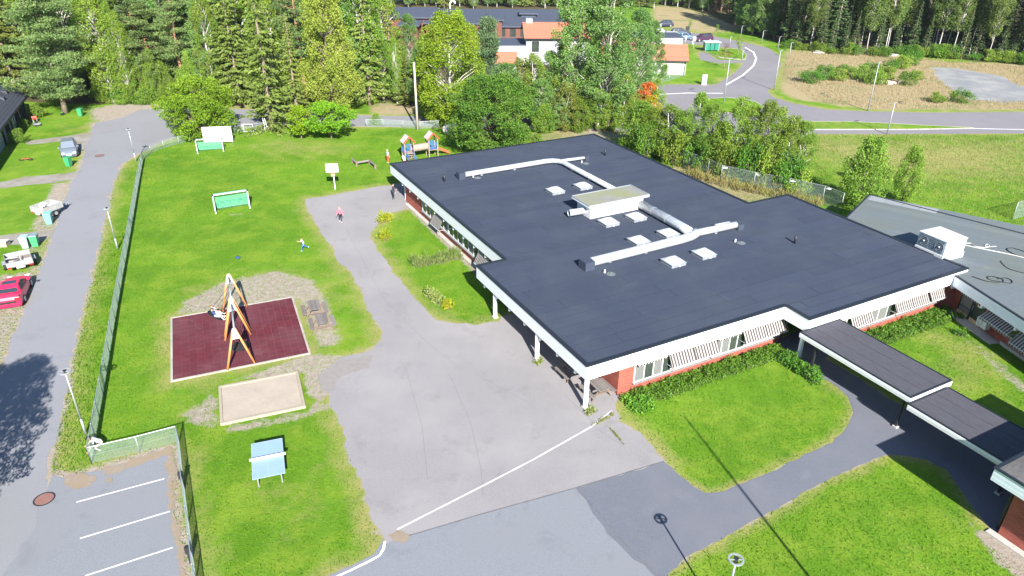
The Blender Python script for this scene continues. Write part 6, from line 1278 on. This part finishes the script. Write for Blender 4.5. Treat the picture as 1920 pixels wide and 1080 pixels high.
K['pine_small'] = pine(52, 10, 2.2, .12, leaf('blue_pine_needles', (0.090, 0.166, 0.077), (0.179, 0.256, 0.115), .2), wide=True, n=46)
for i in range(4): K['birch%d' % i] = broad(60+i, 13, 2.1, .12, 130, .52, 430, .15, lf_birch, m_bbark, .05, 'egg', -.5, (.9, .9, 1.35))
for i in range(3): K['fbirch%d' % i] = broad(70+i, 19, 2.3, .30, 115, .75, 230, .21, lf_fbirch, m_bbark, .06, 'egg', -.4, (.9, .9, 1.3), tr=.10)
K['golden'] = broad(80, 20, 4.3, .10, 270, .75, 300, .18, leaf('golden_green_leaves', (0.192, 0.262, 0.036), (0.384, 0.442, 0.077), .35, val=.05), m_bark, .02, 'cone', -.6, (.9, .9, 1.4))
for i in range(3): K['aspen%d' % i] = broad(84+i, 17, 3.4, .10, 220, .62, 370, .17, lf_aspen, m_abark, .03, 'col', -.15)
K['birch_bright'] = broad(90, 14, 3.6, .05, 230, .70, 330, .17, leaf('bright_birch_leaves', (.15, .25, .018), (.28, .385, .034), .4, val=.06), m_bbark, .02, 'egg', -.55, (.9, .9, 1.4))
K['maple'] = broad(92, 8, 4.3, .02, 190, .78, 320, .18, lf_maple, m_bark, .0, 'round', -.1, (1, 1, .85), shell=.55)
K['dark_maple'] = broad(93, 9, 5.0, .02, 230, .85, 290, .18, lf_dark, m_bark, .0, 'round', -.2, (1, 1, .8), shell=.6)
K['lime_small'] = broad(94, 4.2, 1.5, .22, 60, .45, 260, .20, lf_bright, m_bark, .03, 'round', 0, (1.1, 1.1, .6))
K['lime_wide'] = broad(95, 4.6, 3.1, .30, 120, .55, 260, .20, leaf('fresh_leaves', (0.128, 0.294, 0.015), (0.243, 0.435, 0.026), .4, val=.06), m_bark, .05, 'round', 0, (1.2, 1.2, .55))
K['willow'] = broad(96, 6, 2.3, .02, 140, .5, 420, .14, lf_birch, m_bark, .0, 'egg', -.3, (.9, .9, 1.3))
K['olive'] = broad(97, 7.5, 2.4, .1, 90, .5, 400, .15, lf_olive, m_abark, .03, 'egg', -.2)
K['rowan_red'] = broad(98, 6.5, 1.3, .45, 46, .42, 240, .2, lf_red, m_abark, .02, 'egg', -.2)
K['rowan_yellow'] = broad(99, 5.5, 1.7, .2, 56, .45, 240, .2, lf_yellow, m_abark, .02, 'egg', -.2)
K['bush0'] = broad(100, 1.8, 1.3, .05, 36, .42, 420, .12, lf_hedge, m_bark, 0, 'round', -.1)
K['bush1'] = broad(101, 2.0, 1.3, .05, 36, .42, 420, .13, lf_birch, m_bark, 0, 'round', -.1)
K['cypress'] = broad(102, 3.6, .75, .02, 60, .34, 330, .14, lf_maple, m_bark, 0, 'cone', .4)
K['sapling'] = broad(103, 4.6, .95, .4, 26, .36, 240, .16, lf_birch, m_bark, .01, 'round', -.2)
K['sapling_red'] = broad(104, 4.6, 1.1, .35, 22, .34, 130, .16, leaf('copper_leaves', (.16, .06, .04), (.24, .12, .06), .3), m_bark, .01, 'round', -.2)
def plant(key, name, label, cat, loc, s=1.0, rz=None, group=None, sxy=None):
    rg_ = random.Random(hash((round(loc[0], 2), round(loc[1], 2))) & 0xffff)
    t = thing(name, label, cat, (loc[0], loc[1], 0), rg_.uniform(0, 6.28) if rz is None else rz, group); t.scale = ((sxy or s), (sxy or s), s)
    tm_, cm_ = K[key]; put('trunk' if 'bush' not in key else 'stems', tm_, t); put('crown', cm_, t); return t
def at(key, px, top, label, name='tree', cat='tree', group=None, sxy=None, hh=None):
    base_h = {'spruce_big': 20, 'pine_wide': 17, 'pine_small': 10, 'golden': 20, 'birch_bright': 14, 'maple': 8, 'dark_maple': 9, 'lime_small': 4.2, 'lime_wide': 4.6, 'willow': 6, 'olive': 7.5, 'rowan_red': 6.5, 'rowan_yellow': 5.5, 'bush0': 1.8, 'bush1': 2.0, 'cypress': 3.6, 'sapling': 4.6, 'sapling_red': 4.6}.get(key) or {'spruce': 19, 'fspruce': 19, 'pine': 18, 'birch': 13, 'fbirch': 19, 'aspen': 17}[key[:-1]]
    h = hh or upto(px[0], px[1], top); return plant(key, name, label, cat, G(*px), h/base_h, None, group, sxy)
# single trees
nmf0 = dict(spruce='spruce_tree', pine='pine_tree', birch='birch_tree', aspen='aspen_tree', willow='willow_tree', olive='tree')
at('pine_wide', (123, 212), 0, 'big spreading pine at the end of the street by the row house', 'pine_tree', sxy=1.12, hh=17)
at('maple', (378, 256), 148, 'round dense light green maple at the street corner', 'maple_tree', sxy=1.0)
at('lime_small', (566, 262), 201, 'small lime-green tree, left of the pair on the back lawn', sxy=.95); at('lime_wide', (622, 262), 195, 'low spreading bright green tree, right of the pair on the back lawn', sxy=.95)
at('spruce_big', (512, 243), 0, 'large drooping spruce at the edge of the back lawn', 'spruce_tree', hh=19.5, sxy=1.12); at('golden', (628, 226), 0, 'very large golden-green tree behind the two small lawn trees', hh=19, sxy=1.05); at('spruce1', (694, 197), 0, 'tall spruce with bare lower trunk beside the back road', 'spruce_tree', hh=19, sxy=1.0)
at('spruce0', (560, 232), 60, 'spruce squeezed between the drooping spruce and the golden-green tree', 'spruce_tree', hh=14)
at('birch_bright', (845, 234), 28, 'bright yellow-green birch beside the wooden pole', 'birch_tree', sxy=1.3); at('dark_maple', (925, 287), 146, 'large dark green maple behind the school', 'maple_tree', sxy=.98)
at('pine_small', (915, 205), 38, 'bluish pine between the bright birch and the dark maple', 'pine_tree', sxy=1.0); at('olive', (978, 222), 112, 'thin brownish-olive tree behind the dark maple', sxy=1.0); at('aspen2', (1012, 238), 150, 'pale grey-green young aspen beside the dark maple', 'aspen_tree', sxy=.62); at('aspen1', (1040, 245), 178, 'small silvery aspen at the school back corner', 'aspen_tree', sxy=.55)
at('aspen0', (1130, 240), 0, 'tallest aspen behind the school', 'aspen_tree', hh=18, sxy=1.2); at('aspen1', (1078, 232), 0, 'tall aspen left of the tallest one behind the school', 'aspen_tree', hh=17, sxy=1.05); at('aspen2', (1188, 212), 20, 'aspen in front of the red-roofed annex', 'aspen_tree', sxy=.8)
at('birch1', (1100, 242), 150, 'low birch at the foot of the tall aspens', 'birch_tree', sxy=.85); at('olive', (1060, 246), 160, 'olive-green tree under the tall aspens', sxy=.95); at('birch2', (1165, 240), 140, 'thin birch right of the tall aspens', 'birch_tree', sxy=.75); at('willow', (1140, 243), 190, 'leafy bush tree at the foot of the tallest aspen', sxy=.8)
at('rowan_red', (1209, 232), 156, 'rowan with flame-red autumn crown', 'rowan_tree', sxy=1.0); at('rowan_yellow', (1216, 240), 182, 'yellow-leaved rowan below the red one', 'rowan_tree', sxy=1.0)
rg = random.Random(21); lbl = ['olive-green birch nearest the school back corner', 'dense green birch second in the row behind the school', 'bushy birch third in the birch row', 'light birch in the birch row with visible white stem', 'tall thin birch in the birch row', 'broad birch in front of the traffic island', 'short birch in the birch row', 'birch with forked top in front of the oval island', 'slim birch by the mesh fence post', 'greyish birch near the right end of the row', 'airy birch with white stem near the right end', 'leaning birch at the right end of the row', 'low birch at the far right end of the row', 'last small birch of the row by the green field']
bx_ = [(1196,286,196,1.1),(1222,292,205,1.2),(1250,300,200,1.2),(1275,306,208,.95),(1300,312,178,.9),(1322,318,196,1.0),(1345,325,236,.9),(1372,330,183,.95),(1395,336,204,.9),(1420,342,192,.9),(1442,347,206,.85),(1468,352,218,.85),(1490,356,232,.8),(1240,290,236,.8)]
for i, (x, y, tp, sx_) in enumerate(bx_): at(('birch%d' % (i % 4)) if i not in (0, 6) else 'willow', (x, y), tp, lbl[i], 'birch_tree', 'tree', 'birch row behind the school', sxy=sx_*(.84 if i not in (0, 6) else 1.0))
for i, (x, y, tp) in enumerate(((1212,300,240),(1262,312,250),(1310,322,262),(1360,336,270),(1402,346,276),(1440,354,282),(1470,362,300),(1492,366,318))): at('bush1' if i % 2 else 'bush0', (x, y), tp, ['leafy undergrowth bush at the left end of the birch row', 'undergrowth bush below the second birch', 'undergrowth bush below the oval island', 'undergrowth bush by the fence post', 'undergrowth bush in the middle right of the birch row', 'undergrowth bush near the airy birch', 'undergrowth bush at the leaning birch', 'rounded bush at the right end of the mesh fence'][i], 'shrub', 'shrub', 'undergrowth of the birch row', sxy=1.2)
at('willow', (1608, 391), 268, 'big rounded willow bush beside the wing roof', 'willow_bush', 'bush', sxy=1.0); at('willow', (1692, 381), 281, 'slender willow bush right of the big one', 'willow_bush', 'bush', sxy=.55)
at('cypress', (1247, 141), 121, 'small conical evergreen against the white garage wall', 'conifer_shrub', 'shrub', sxy=.9)
for k, px, tp, sx_, lb in (('aspen1', (950, 232), 118, .7, 'leafy aspen between the bluish pine and the olive tree'), ('birch2', (1000, 228), 105, .9, 'green birch in front of the white annex'), ('aspen0', (1030, 226), 98, .62, 'aspen in front of the grey hall wall'), ('birch0', (1055, 228), 88, .95, 'birch standing before the grey hall'), ('willow', (1085, 246), 186, .8, 'leafy young tree below the left tall aspen'), ('birch3', (1120, 246), 170, .8, 'young birch at the foot of the tallest aspen'), ('aspen2', (1150, 225), 60, .85, 'slim aspen right of the tallest one'), ('olive', (1180, 240), 175, .9, 'olive tree beside the rowans'), ('birch0', (965, 240), 165, .8, 'low birch right behind the dark maple'), ('willow', (1020, 248), 200, .8, 'silver-green bush tree at the school back edge'), ('birch1', (880, 215), 105, 1.0, 'green birch behind the bright birch'), ('aspen0', (790, 200), 95, .6, 'leafy tree in the gap behind the wooden pole'), ('spruce0', (765, 196), 100, .8, 'short spruce left of the wooden pole'), ('birch3', (720, 190), 70, .9, 'birch at the right end of the forest edge'), ('willow', (810, 222), 165, .9, 'bush tree at the foot of the bright birch'), ('birch2', (1225, 222), 150, .7, 'thin birch right of the rowans'), ('aspen1', (1210, 190), 40, .7, 'aspen before the white block')):
    at(k, px, tp, lb, nmf0[k.rstrip('0123')], 'tree', None, sx_)
for px, tp, k, lb in (((1292,60),37,'sapling','young tree at the edge of the far car park straw'), ((1343,66),46,'sapling','young yellowish tree behind the far car park'), ((1383,105),66,'sapling','young green tree on the kerbed lawn'), ((1357,128),84,'sapling_red','young copper-leaved tree on the lawn by the garage'), ((1268,80),60,'sapling','thin young tree between the parked cars'), ((1332,76),66,'sapling_red','thin brownish sapling by the maroon car')): at(k, px, tp, lb, 'young_tree', 'tree', sxy=None)
# forests
FG = 'trees of the forest behind the street'
rg = random.Random(77)
def inside_any(p, polys):
    for P in polys:
        if sdf(np.array([[p[0], p[1]]]), P)[0] < 1.5: return True
    return False
lab = {'spruce': 'green spruce in the dense forest behind the street', 'pine': 'pine with reddish bare trunk in the forest behind the street', 'birch': 'white-stemmed birch in the forest edge behind the street', 'aspen': 'leafy aspen in the forest behind the street'}
nmf = dict(spruce='spruce_tree', pine='pine_tree', birch='birch_tree', aspen='aspen_tree')
front = [(-170, 205), (0, 192), (60, 186), (150, 190), (215, 192), (300, 188), (420, 197), (480, 195), (560, 197), (650, 195), (735, 190)]
# hand-set edge trees
for k, px, hh, sx_, lb in (('birch0', (236, 192), 13, .8, 'birch with two pale stems left of the pine at the forest edge'), ('birch2', (250, 194), 12, .75, 'slim birch right of the pale-stemmed birch at the forest edge'), ('pine1', (297, 187), 13, 1.15, 'pine with broken grey branches at the forest edge'), ('birch3', (200, 190), 15, .95, 'bright birch beside the dark gap at the forest edge'), ('spruce2', (345, 180), 9, .75, 'small bluish spruce behind the round maple'),
                           ('spruce0', (452, 198), 16, .9, 'spruce with pale stems at its foot by the back road'), ('birch1', (410, 196), 15, .9, 'yellowing birch behind the round maple'), ('pine0', (352, 172), 19, .95, 'tall pine with long red trunk behind the round maple'), ('pine2', (388, 168), 19, .9, 'second tall red-trunked pine right of the long red trunk'), ('birch2', (745, 196), 9, .5, 'thin white birch left of the wooden pole'), ('birch0', (762, 192), 7, .45, 'small thin birch just left of the wooden pole'), ('spruce1', (735, 180), 13, .8, 'spruce at the right end of the forest edge'), ('birch3', (800, 205), 10, .7, 'yellowish birch in the dark gap behind the wooden pole'), ('aspen2', (770, 150), 10, .6, 'blue-green young tree in front of the timber school'), ('birch1', (60, 175), 15, 1.0, 'bright birch behind the big pine'), ('pine1', (20, 170), 17, 1.0, 'grey-green pine above the row house roof'), ('birch2', (-15, 185), 12, .9, 'leafy birch at the left edge behind the row house'), ('birch0', (890, 165), 9, .65, 'slim yellow birch in front of the timber school'), ('birch3', (862, 150), 11, .7, 'thin pale birch before the timber school roof')):
    at(k, px, 0, lb, nmf[k[:-1]], 'tree', None, sx_, hh)
def ordinal(n):
    w1 = ['zeroth', 'first', 'second', 'third', 'fourth', 'fifth', 'sixth', 'seventh', 'eighth', 'ninth', 'tenth', 'eleventh', 'twelfth', 'thirteenth', 'fourteenth', 'fifteenth', 'sixteenth', 'seventeenth', 'eighteenth', 'nineteenth']
    if n < 20: return w1[n]
    t_ = ['', '', 'twent', 'thirt', 'fort', 'fift', 'sixt', 'sevent'][n//10]
    return t_+'ieth' if n % 10 == 0 else t_+'y-'+w1[n % 10]
cnt = 0; orow = {}
for row in range(7):
    x = -260+rg.uniform(0, 30)
    while x < 740:
        for (a, c) in zip(front[:-1], front[1:]):
            if a[0] <= x < c[0] or (x < front[0][0] and a is front[0]): y = a[1]+(c[1]-a[1])*(x-a[0])/(c[0]-a[0]); break
        g = G(x, y-2); dep = row*4.8+rg.uniform(-1.2, 1.2); p = V((g.x*(1+dep/140), g.y+dep, 0)); x += rg.uniform(44, 70)*(1 if row < 3 else 1.25)
        if 690 < x-50 and row > 1: continue
        if (V((p.x, p.y))-V((-64, 104))).length < 5 and row < 1: continue
        k = rg.choices(['spruce', 'pine', 'birch', 'aspen'], [2.5, 4, 6, 4] if row < 2 else [5, 4, 1, .3])[0]
        h = rg.uniform(14, 20); key = k+str(rg.randrange(3)); bh = dict(spruce=19, pine=18, birch=13, aspen=17)[k]
        lb_ = lab[k]
        if row == 0: orow[k] = orow.get(k, 0)+1; lb_ = '%s %s from the left in the front row of the forest behind the street' % (ordinal(orow[k]), k)
        plant(key, nmf[k], lb_, 'tree', p, h/bh, None, FG, h/bh*rg.uniform(.95, 1.3)*(1.0 if k != 'aspen' else .95)); cnt += 1
# far belt behind the timber school and the straw slope
for row in range(4):
    x = 640+rg.uniform(0, 20)
    while x < 1400:
        yy = 14-3*row if x < 1230 else (10-3*row+max(0, (x-1230))*.12)
        if x < 720: yy += 12
        g = G(x, max(-12, yy)); p = V((g.x, g.y+rg.uniform(-3, 3)+row*2, 0)); x += rg.uniform(17, 30)
        k = rg.choices(['spruce', 'birch', 'pine', 'aspen'], [3, 4, 2, 2])[0]; h = rg.uniform(9, 16); key = k+str(rg.randrange(3)); bh = dict(spruce=19, pine=18, birch=13, aspen=17)[k]
        plant(key, nmf[k], {'spruce': 'distant spruce in the tree belt beyond the timber school', 'birch': 'distant birch in the tree belt beyond the timber school', 'pine': 'distant pine in the tree belt beyond the timber school', 'aspen': 'distant leafy tree in the belt beyond the timber school'}[k], 'tree', p, h/bh, None, 'far tree belt', h/bh)
# right forest
rf = [(1372, 50), (1400, 62), (1440, 72), (1480, 90), (1540, 97), (1600, 103), (1700, 104.5), (1760, 107), (1850, 113), (1920, 120), (2060, 130), (2250, 146)]
def rfy(x):
    for a, c in zip(rf[:-1], rf[1:]):
        if a[0] <= x <= c[0]: return a[1]+(c[1]-a[1])*(x-a[0])/(c[0]-a[0])
    return rf[0][1] if x < rf[0][0] else rf[-1][1]
fl_ = {'fspruce': 'dark spruce in the forest behind the straw field', 'fbirch': 'birch standing deeper inside the right-hand forest'}
for row in range(6):
    x = 1376+rg.uniform(0, 14)
    while x < 2240:
        g = G(x, rfy(x)-1); dep = row*4.2+rg.uniform(-1.2, 1.6); p = V((g.x*(1+dep/220), g.y+dep, 0)); x += rg.uniform(15, 29) if row < 2 else rg.uniform(24, 42)
        k = 'fbirch' if rg.random() < (.42 if row == 0 else .35 if row == 1 else .15) else 'fspruce'; h = rg.uniform(15, 20) if k == 'fbirch' else rg.uniform(12, 20)
        if row == 0 and k == 'fspruce': h *= .6
        lb_ = fl_[k]
        if row == 0: orow[k] = orow.get(k, 0)+1; lb_ = '%s %s from the left along the edge of the right-hand forest' % (ordinal(orow[k]), 'white-trunked birch' if k == 'fbirch' else 'small spruce')
        plant(k+str(rg.randrange(3)), 'birch_tree' if k == 'fbirch' else 'spruce_tree', lb_, 'tree', p, h/19, None, 'right-hand forest', h/19*rg.uniform(.85, 1.1))
for i, (x, y, h) in enumerate(((1410,66,13),(1432,70,14),(1395,60,12))): at('aspen%d' % i, (x, y), 0, ['leafy aspen at the left corner of the right-hand forest', 'bright aspen second from the left corner of the right-hand forest', 'aspen shading the straw slope by the far car park'][i], 'aspen_tree', 'tree', None, .9, h)
# bushes: straw field, forest edges
bl = [(1545,150,'low green bush at the left of the straw field'),(1568,150,'round dark bush in the straw field'),(1580,143,'bright yellow-green bush in the straw field'),(1610,150,'low bush in the middle of the straw field'),(1630,140,'dark bush behind the rubble heap'),(1655,152,'bush left of the rubble heap'),(1668,135,'tall bush behind the rubble heap'),(1690,128,'wide bush at the back of the straw field'),(1706,122,'taller bush near the forest in the straw field'),(1715,150,'bush right of the rubble heap'),(1700,160,'low bush below the rubble heap'),(1640,158,'flat bush below the tall lamp'),(1800,192,'small dark bush at the gravel pad corner'),(1755,192,'low bush near the road beyond the lamp'),(1520,155,'small bush nearest the road bend')]
for i, (x, y, lb) in enumerate(bl): at('bush%d' % (i % 2), (x, y), 0, lb, 'shrub', 'bush', 'bushes on the straw field', sxy=rg.uniform(1.0, 1.6), hh=rg.uniform(1.3, 2.6))
rg = random.Random(31)
for i in range(34):
    x = rg.uniform(180, 700); y = 196+rg.uniform(-7, 0)
    at('bush%d' % (i % 2), (x, y), 0, 'leafy undergrowth bush along the edge of the forest behind the street', 'shrub', 'bush', 'forest edge undergrowth', sxy=rg.uniform(.7, 1.3), hh=rg.uniform(1.0, 2.6))
for i in range(22):
    x = rg.uniform(170, 690); at('willow' if i % 3 else 'birch%d' % (i % 4), (x, 193+rg.uniform(-6, 1)), 0, 'young leafy tree in the undergrowth of the forest behind the street', 'young_tree', 'tree', 'forest edge young trees', sxy=rg.uniform(.5, .9), hh=rg.uniform(3.5, 7))
for i in range(34):
    x = rg.uniform(1470, 2000); at('bush%d' % (i % 2), (x, rfy(x)+1), 0, 'low scrub along the edge of the right-hand forest', 'shrub', 'bush', 'right-hand forest scrub', sxy=rg.uniform(.8, 1.6), hh=rg.uniform(.8, 2.4))
for i, (x, y, h, s_, lb) in enumerate(((36,268,1.5,.75,'round trimmed bush beside the row house path'),(72,220,1.6,.9,'yellow-green bush by the row house wall'),(100,198,1.4,1.0,'bright shrub behind the big pine trunk'),(40,240,1.0,.8,'dark shrub against the row house'),(850,240,1.8,.8,'yellowish bush behind the boulder'),(705,236,1.6,.6,'thin bush at the low back fence'),(500,214,1.8,.5,'thin sapling bush by the back road'),(975,276,1.3,1.0,'yellowish weeds at the left of the school back corner'),(1000,270,1.2,1.0,'weeds against the back roof edge'))): at('bush1', (x, y), 0, lb, 'shrub', 'bush', None, s_, h)
# trees outside the picture whose shadows fall into it
plant('aspen1', 'aspen_tree', 'tree off the left corner that shades the street', 'tree', (-25.2, 20.8, 0), 10.5/17, 0, None, .8); plant('aspen2', 'aspen_tree', 'second tree off the left corner beside the one that shades the street', 'tree', (-27.6, 21.2, 0), 9.5/17, 1, None, .95); plant('spruce0', 'spruce_tree', 'spruce off the left edge that shades the street corner', 'tree', (-29.5, 19, 0), 11/19, 1, None, .8)
for i, (u, v, h, s_) in enumerate(((27, -27, 11, 1.0), (23, -29, 11, .9), (31, -24, 12, 1.1))): p = W(u, v); plant('aspen%d' % i, 'aspen_tree', ['leftmost tree off the right edge that shades the lower walkway roof', 'tree off the lower right corner beyond the annex', 'tree off the right edge that shades the courtyard lawn'][i], 'tree', p, h/17, .5*i, None, s_)
# beds along the school
def bed(name, label, path, wd, h, n, m, size, z0=.0, per=300, asp=.5, droop=.5, rc=.3, cat='hedge'):
    nr = np.random.default_rng(len(label)); P = [G(x, y) if not isinstance(x, str) else W(*y) for x, y in path]; o = P[0]; L = [(c-a).length for a, c in zip(P[:-1], P[1:])]; cen, rad = [], []; st = MB()
    for i in range(n):
        k = nr.uniform(0, sum(L)); j = 0
        while k > L[j]: k -= L[j]; j += 1
        d = (P[j+1]-P[j]).normalized(); q = P[j]+d*k+V((-d.y, d.x, 0))*nr.uniform(-wd/2, wd/2)-o; hh = h*nr.uniform(.3, 1.0)*(1.9 if nr.random() < .12 else 1); cen.append((q.x, q.y, hh*.8)); rad.append(rc*nr.uniform(.5, 1.35)); st.cyl((q.x, q.y, 0), (q.x, q.y, hh*.8), .02, .008, n=4, cap=False)
    t = thing(name, label, cat, o); put('stems', st.mesh('stems', m_bark), t); put('foliage', clumps(len(label)+3, cen, rad, per, size, m, 'foliage', (1, 1, 1.3), droop, asp, .3), t)
bed('flower_bed', 'thick dark green perennial bed along the brick front wall', [Wp(2.9, -.6), Wp(5, -.65), Wp(8, -.65), Wp(11, -.6), Wp(14.6, -.6)], 1.25, .22, 700, lf_hedge, .13, rc=.2, per=560)
bed('flower_bed', 'leafy clump at the school corner end of the perennial bed', [Wp(2.4, -1.0), Wp(3.6, -1.3)], 1.1, .30, 80, leaf('fresh_perennials', (0.077, 0.230, 0.026), (0.154, 0.358, 0.038), .35), .17)
bed('flower_bed', 'overgrown bed between the front lawn and the walkway', [Wp(14.0, -1.2), Wp(14.0, -4.2)], .9, .45, 150, lf_hedge, .15, rc=.24, per=420)
bed('flower_bed', 'overgrown green bed under the awnings behind the walkway roof', [Wp(18.6, -2.3), Wp(22, -2.5), Wp(25.5, -2.5), Wp(29.2, -2.6)], 1.5, .26, 520, lf_hedge, .13, rc=.2, per=520)
bed('ornamental_grass', 'row of tall ornamental grass on the side lawn', [(773,500),(800,497),(830,491),(862,482)], .75, .75, 150, lf_straw, .30, asp=.14, droop=1.6, rc=.26, cat='grass')
bed('goldenrod', 'upper bright yellow flowering clump beside the yard', [(712,420),(722,416),(728,412)], .55, .8, 34, lf_flower, .14, cat='flowers'); bed('goldenrod', 'yellow flowering clump just below the upper one beside the yard', [(716,452),(730,446)], .6, .75, 34, lf_flower, .14, cat='flowers'); bed('goldenrod', 'line of yellowish flowers on the side lawn near the eaves', [(800,550),(816,562),(832,575)], .5, .5, 60, lf_straw, .14, cat='flowers'); bed('goldenrod', 'bright yellow flower tip at the end of the yellowish line', [(834,580),(846,577)], .5, .55, 22, lf_flower, .14, cat='flowers')
for i, (u, v, lb) in enumerate(((.2, -.15, 'weeds round the foot of the corner post'), (.1, 5.5, 'weeds at the foot of the middle eaves post'))): bed('weeds', lb, [Wp(u-.35, v-.25), Wp(u+.35, v-.1)], .55, .22, 26, lf_straw, .12, rc=.12, cat='weeds')
bed('weeds', 'strip of weeds in the asphalt crack by the school corner', [(1110,800),(1128,790),(1150,778)], .12, .10, 40, lf_olive, .08, rc=.09, cat='weeds'); bed('weeds', 'thin line of weeds in the crack across the yard corner', [(1143,803),(1172,836)], .06, .08, 30, lf_olive, .07, rc=.07, cat='weeds')
bed('weeds', 'clump of weeds on the wing doorstep', [(1790,625),(1812,632)], .4, .35, 30, lf_hedge, .13, rc=.2, cat='weeds')
# dry grass belt behind the fence, rubble heap, felled logs
bed('dry_grass', 'tawny dry grass along the mesh fence behind the school', [(1290,328),(1350,347),(1411,360),(1475,372),(1540,388)], 1.4, .75, 420, leaf('tawny_grass', (.17, .18, .05), (.30, .235, .09), .3), .34, asp=.1, droop=2.0, rc=.3, per=160, cat='grass')
rg = random.Random(12); g = G(1672, 158)
for i in range(9): b = MB(); b.ball((0, 0, .2), (.5, .4, .32), 9, 6, .16, rg); o = b.build('rubble_stone', mat('rubble', (.48, .42, .38), (.3, .2, .18), 2, .9) if i == 0 else bpy.data.materials['rubble']); o.location = (g.x+rg.uniform(-1.6, 1.6), g.y+rg.uniform(-.8, 1.4), 0); o.rotation_euler = (0, 0, rg.uniform(0, 6)); tag(o, 'pale broken stone in the rubble heap on the straw field', 'stone', 'rubble heap stones')
for i, (a, c) in enumerate((((1525,100),(1545,101)),((1665,106),(1690,107)))):
    a, c = G(*a), G(*c); b = MB(); b.cyl((0, 0, .16), (*(c-a).xy, .16), .15, .12, n=8); b.cyl((.5, .3, .4), (*((c-a)*.8).xy, .42), .12, .1, n=8); o = b.build('felled_trunk', m_bbark); o.location = a; tag(o, ['felled pale trunks lying at the left forest edge of the straw field', 'felled pale trunks lying below the tall white birches'][i], 'log')
# grass: short turf tufts near the camera, straw stalks on the far field
def smooth_noise(P):
    nr = np.random.default_rng(99); s_ = np.zeros(len(P))
    for k, (f, a) in enumerate(((.12, .5), (.31, .4), (.8, .35), (1.9, .3))):
        for j in range(3): th = nr.uniform(0, 6.28); s_ += a*.6*np.sin(f*(P[:, 0]*np.cos(th)+P[:, 1]*np.sin(th))*2+nr.uniform(0, 6.28))
    return np.clip(s_, -1, 1)
def scatter(name, n, box, polys, hmin, hmax, m, label, cat, seed, region=None, wdt=.02, nb=1):
    nr = np.random.default_rng(seed); P = np.stack([nr.uniform(box[0], box[1], n), nr.uniform(box[2], box[3], n)], 1)
    v = np.stack([P[:, 0], P[:, 1], np.full(len(P), -CH)], 1); wz = v@FW; sx_ = 960+FPX*(v@RT)/wz; sy_ = 540-FPX*(v@UP)/wz; ok = (sx_ > -30) & (sx_ < 1950) & (sy_ < 1110) & (sy_ > -5)
    P = P[ok]
    for q in polys: P = P[sdf(P, q) > .06]
    if region is not None: P = P[sdf(P, region) < 0]
    N = len(P); hh = nr.uniform(hmin, hmax, N); C = np.stack([P[:, 0], P[:, 1], hh*.5], 1); D = np.stack([nr.normal(0, .35, N), nr.normal(0, .35, N), np.ones(N)], 1)
    me_ = leaf_mesh(name, C, D, hh*1.1, wdt*nr.uniform(.7, 1.6, N), .45+.40*smooth_noise(P)+nr.uniform(-.5, .5, N), m, nr); o = put(name, me_); o['kind'] = 'stuff'; tag(o, label, cat)
P_roofs = [[tuple(W(*p)[:2]) for p in WPOLY], [tuple(W(*p)[:2]) for p in ((10.8, -30), (20, -30), (20, -15.6), (10.8, -15.6))]]
P_sand = [(p.x, p.y) for p in sc_]
lf_turf = leaf('turf_blades', (.062, .158, .008), (.155, .29, .016), .4, 0, 0)
HARD = [P_street, P_park, P_yard, P_apron, P_path, P_pad, P_sand, P_d1, P_d2, P_d3]+P_roofs
scatter('turf_grass', 330000, (-42, 34, 19, 90), HARD, .04, .10, lf_turf, 'short mown green grass of the playing field and lawns', 'grass', 1, wdt=.034)
VERGE = [tuple(G(x, y)[:2]) for x, y in ((96,884),(112,800),(136,690),(160,590),(182,500),(205,400),(222,330),(262,292),(268,305),(250,400),(232,520),(202,700),(172,872),(140,884))]
scatter('verge_grass', 60000, (-34, -12, 25, 75), [P_street, P_park], .08, .22, lf_turf, 'longer grass on the strip between street and fence', 'grass', 2, VERGE, .03)
STRAW = [tuple(G(x, y)[:2]) for x, y in ((1480,95),(1700,107),(1920,126),(2000,135),(2000,204),(1920,205),(1640,205),(1560,195),(1490,184),(1466,168),(1472,120))]
scatter('straw_grass', 60000, (45, 125, 100, 165), [P_road, P_stone], .15, .5, leaf('straw_blades', (.24, .195, .10), (.35, .285, .17), .3, 0, 0), 'dry straw-coloured grass on the field by the right-hand forest', 'grass', 3, STRAW, .045)
MEADOW = [tuple(G(x, y)[:2]) for x, y in ((1490,253),(1960,253),(1960,440),(1700,375),(1600,360),(1500,345))]
scatter('meadow_grass', 45000, (24, 75, 60, 92), [P_road], .08, .3, leaf('meadow_blades', (.12, .175, .03), (.29, .285, .11), .35, 0, 0), 'uneven green meadow grass beyond the school wing', 'grass', 4, MEADOW, .035)

# ================================================================== HAZE
hm = bpy.data.materials.new('thin_air'); hm.use_nodes = True; t_ = hm.node_tree; t_.nodes.clear()
pv = t_.nodes.new('ShaderNodeVolumePrincipled'); pv.inputs['Color'].default_value = (.78, .87, 1, 1); pv.inputs['Density'].default_value = .00009; pv.inputs['Anisotropy'].default_value = .2
ho = t_.nodes.new('ShaderNodeOutputMaterial'); t_.links.new(pv.outputs[0], ho.inputs['Volume'])
b = MB(); b.bx((-1900, -1900, -1.0), (1900, 1900, 27)); o = b.build('haze', hm); o['kind'] = 'stuff'; tag(o, 'thin pale summer haze over the whole place', 'haze')
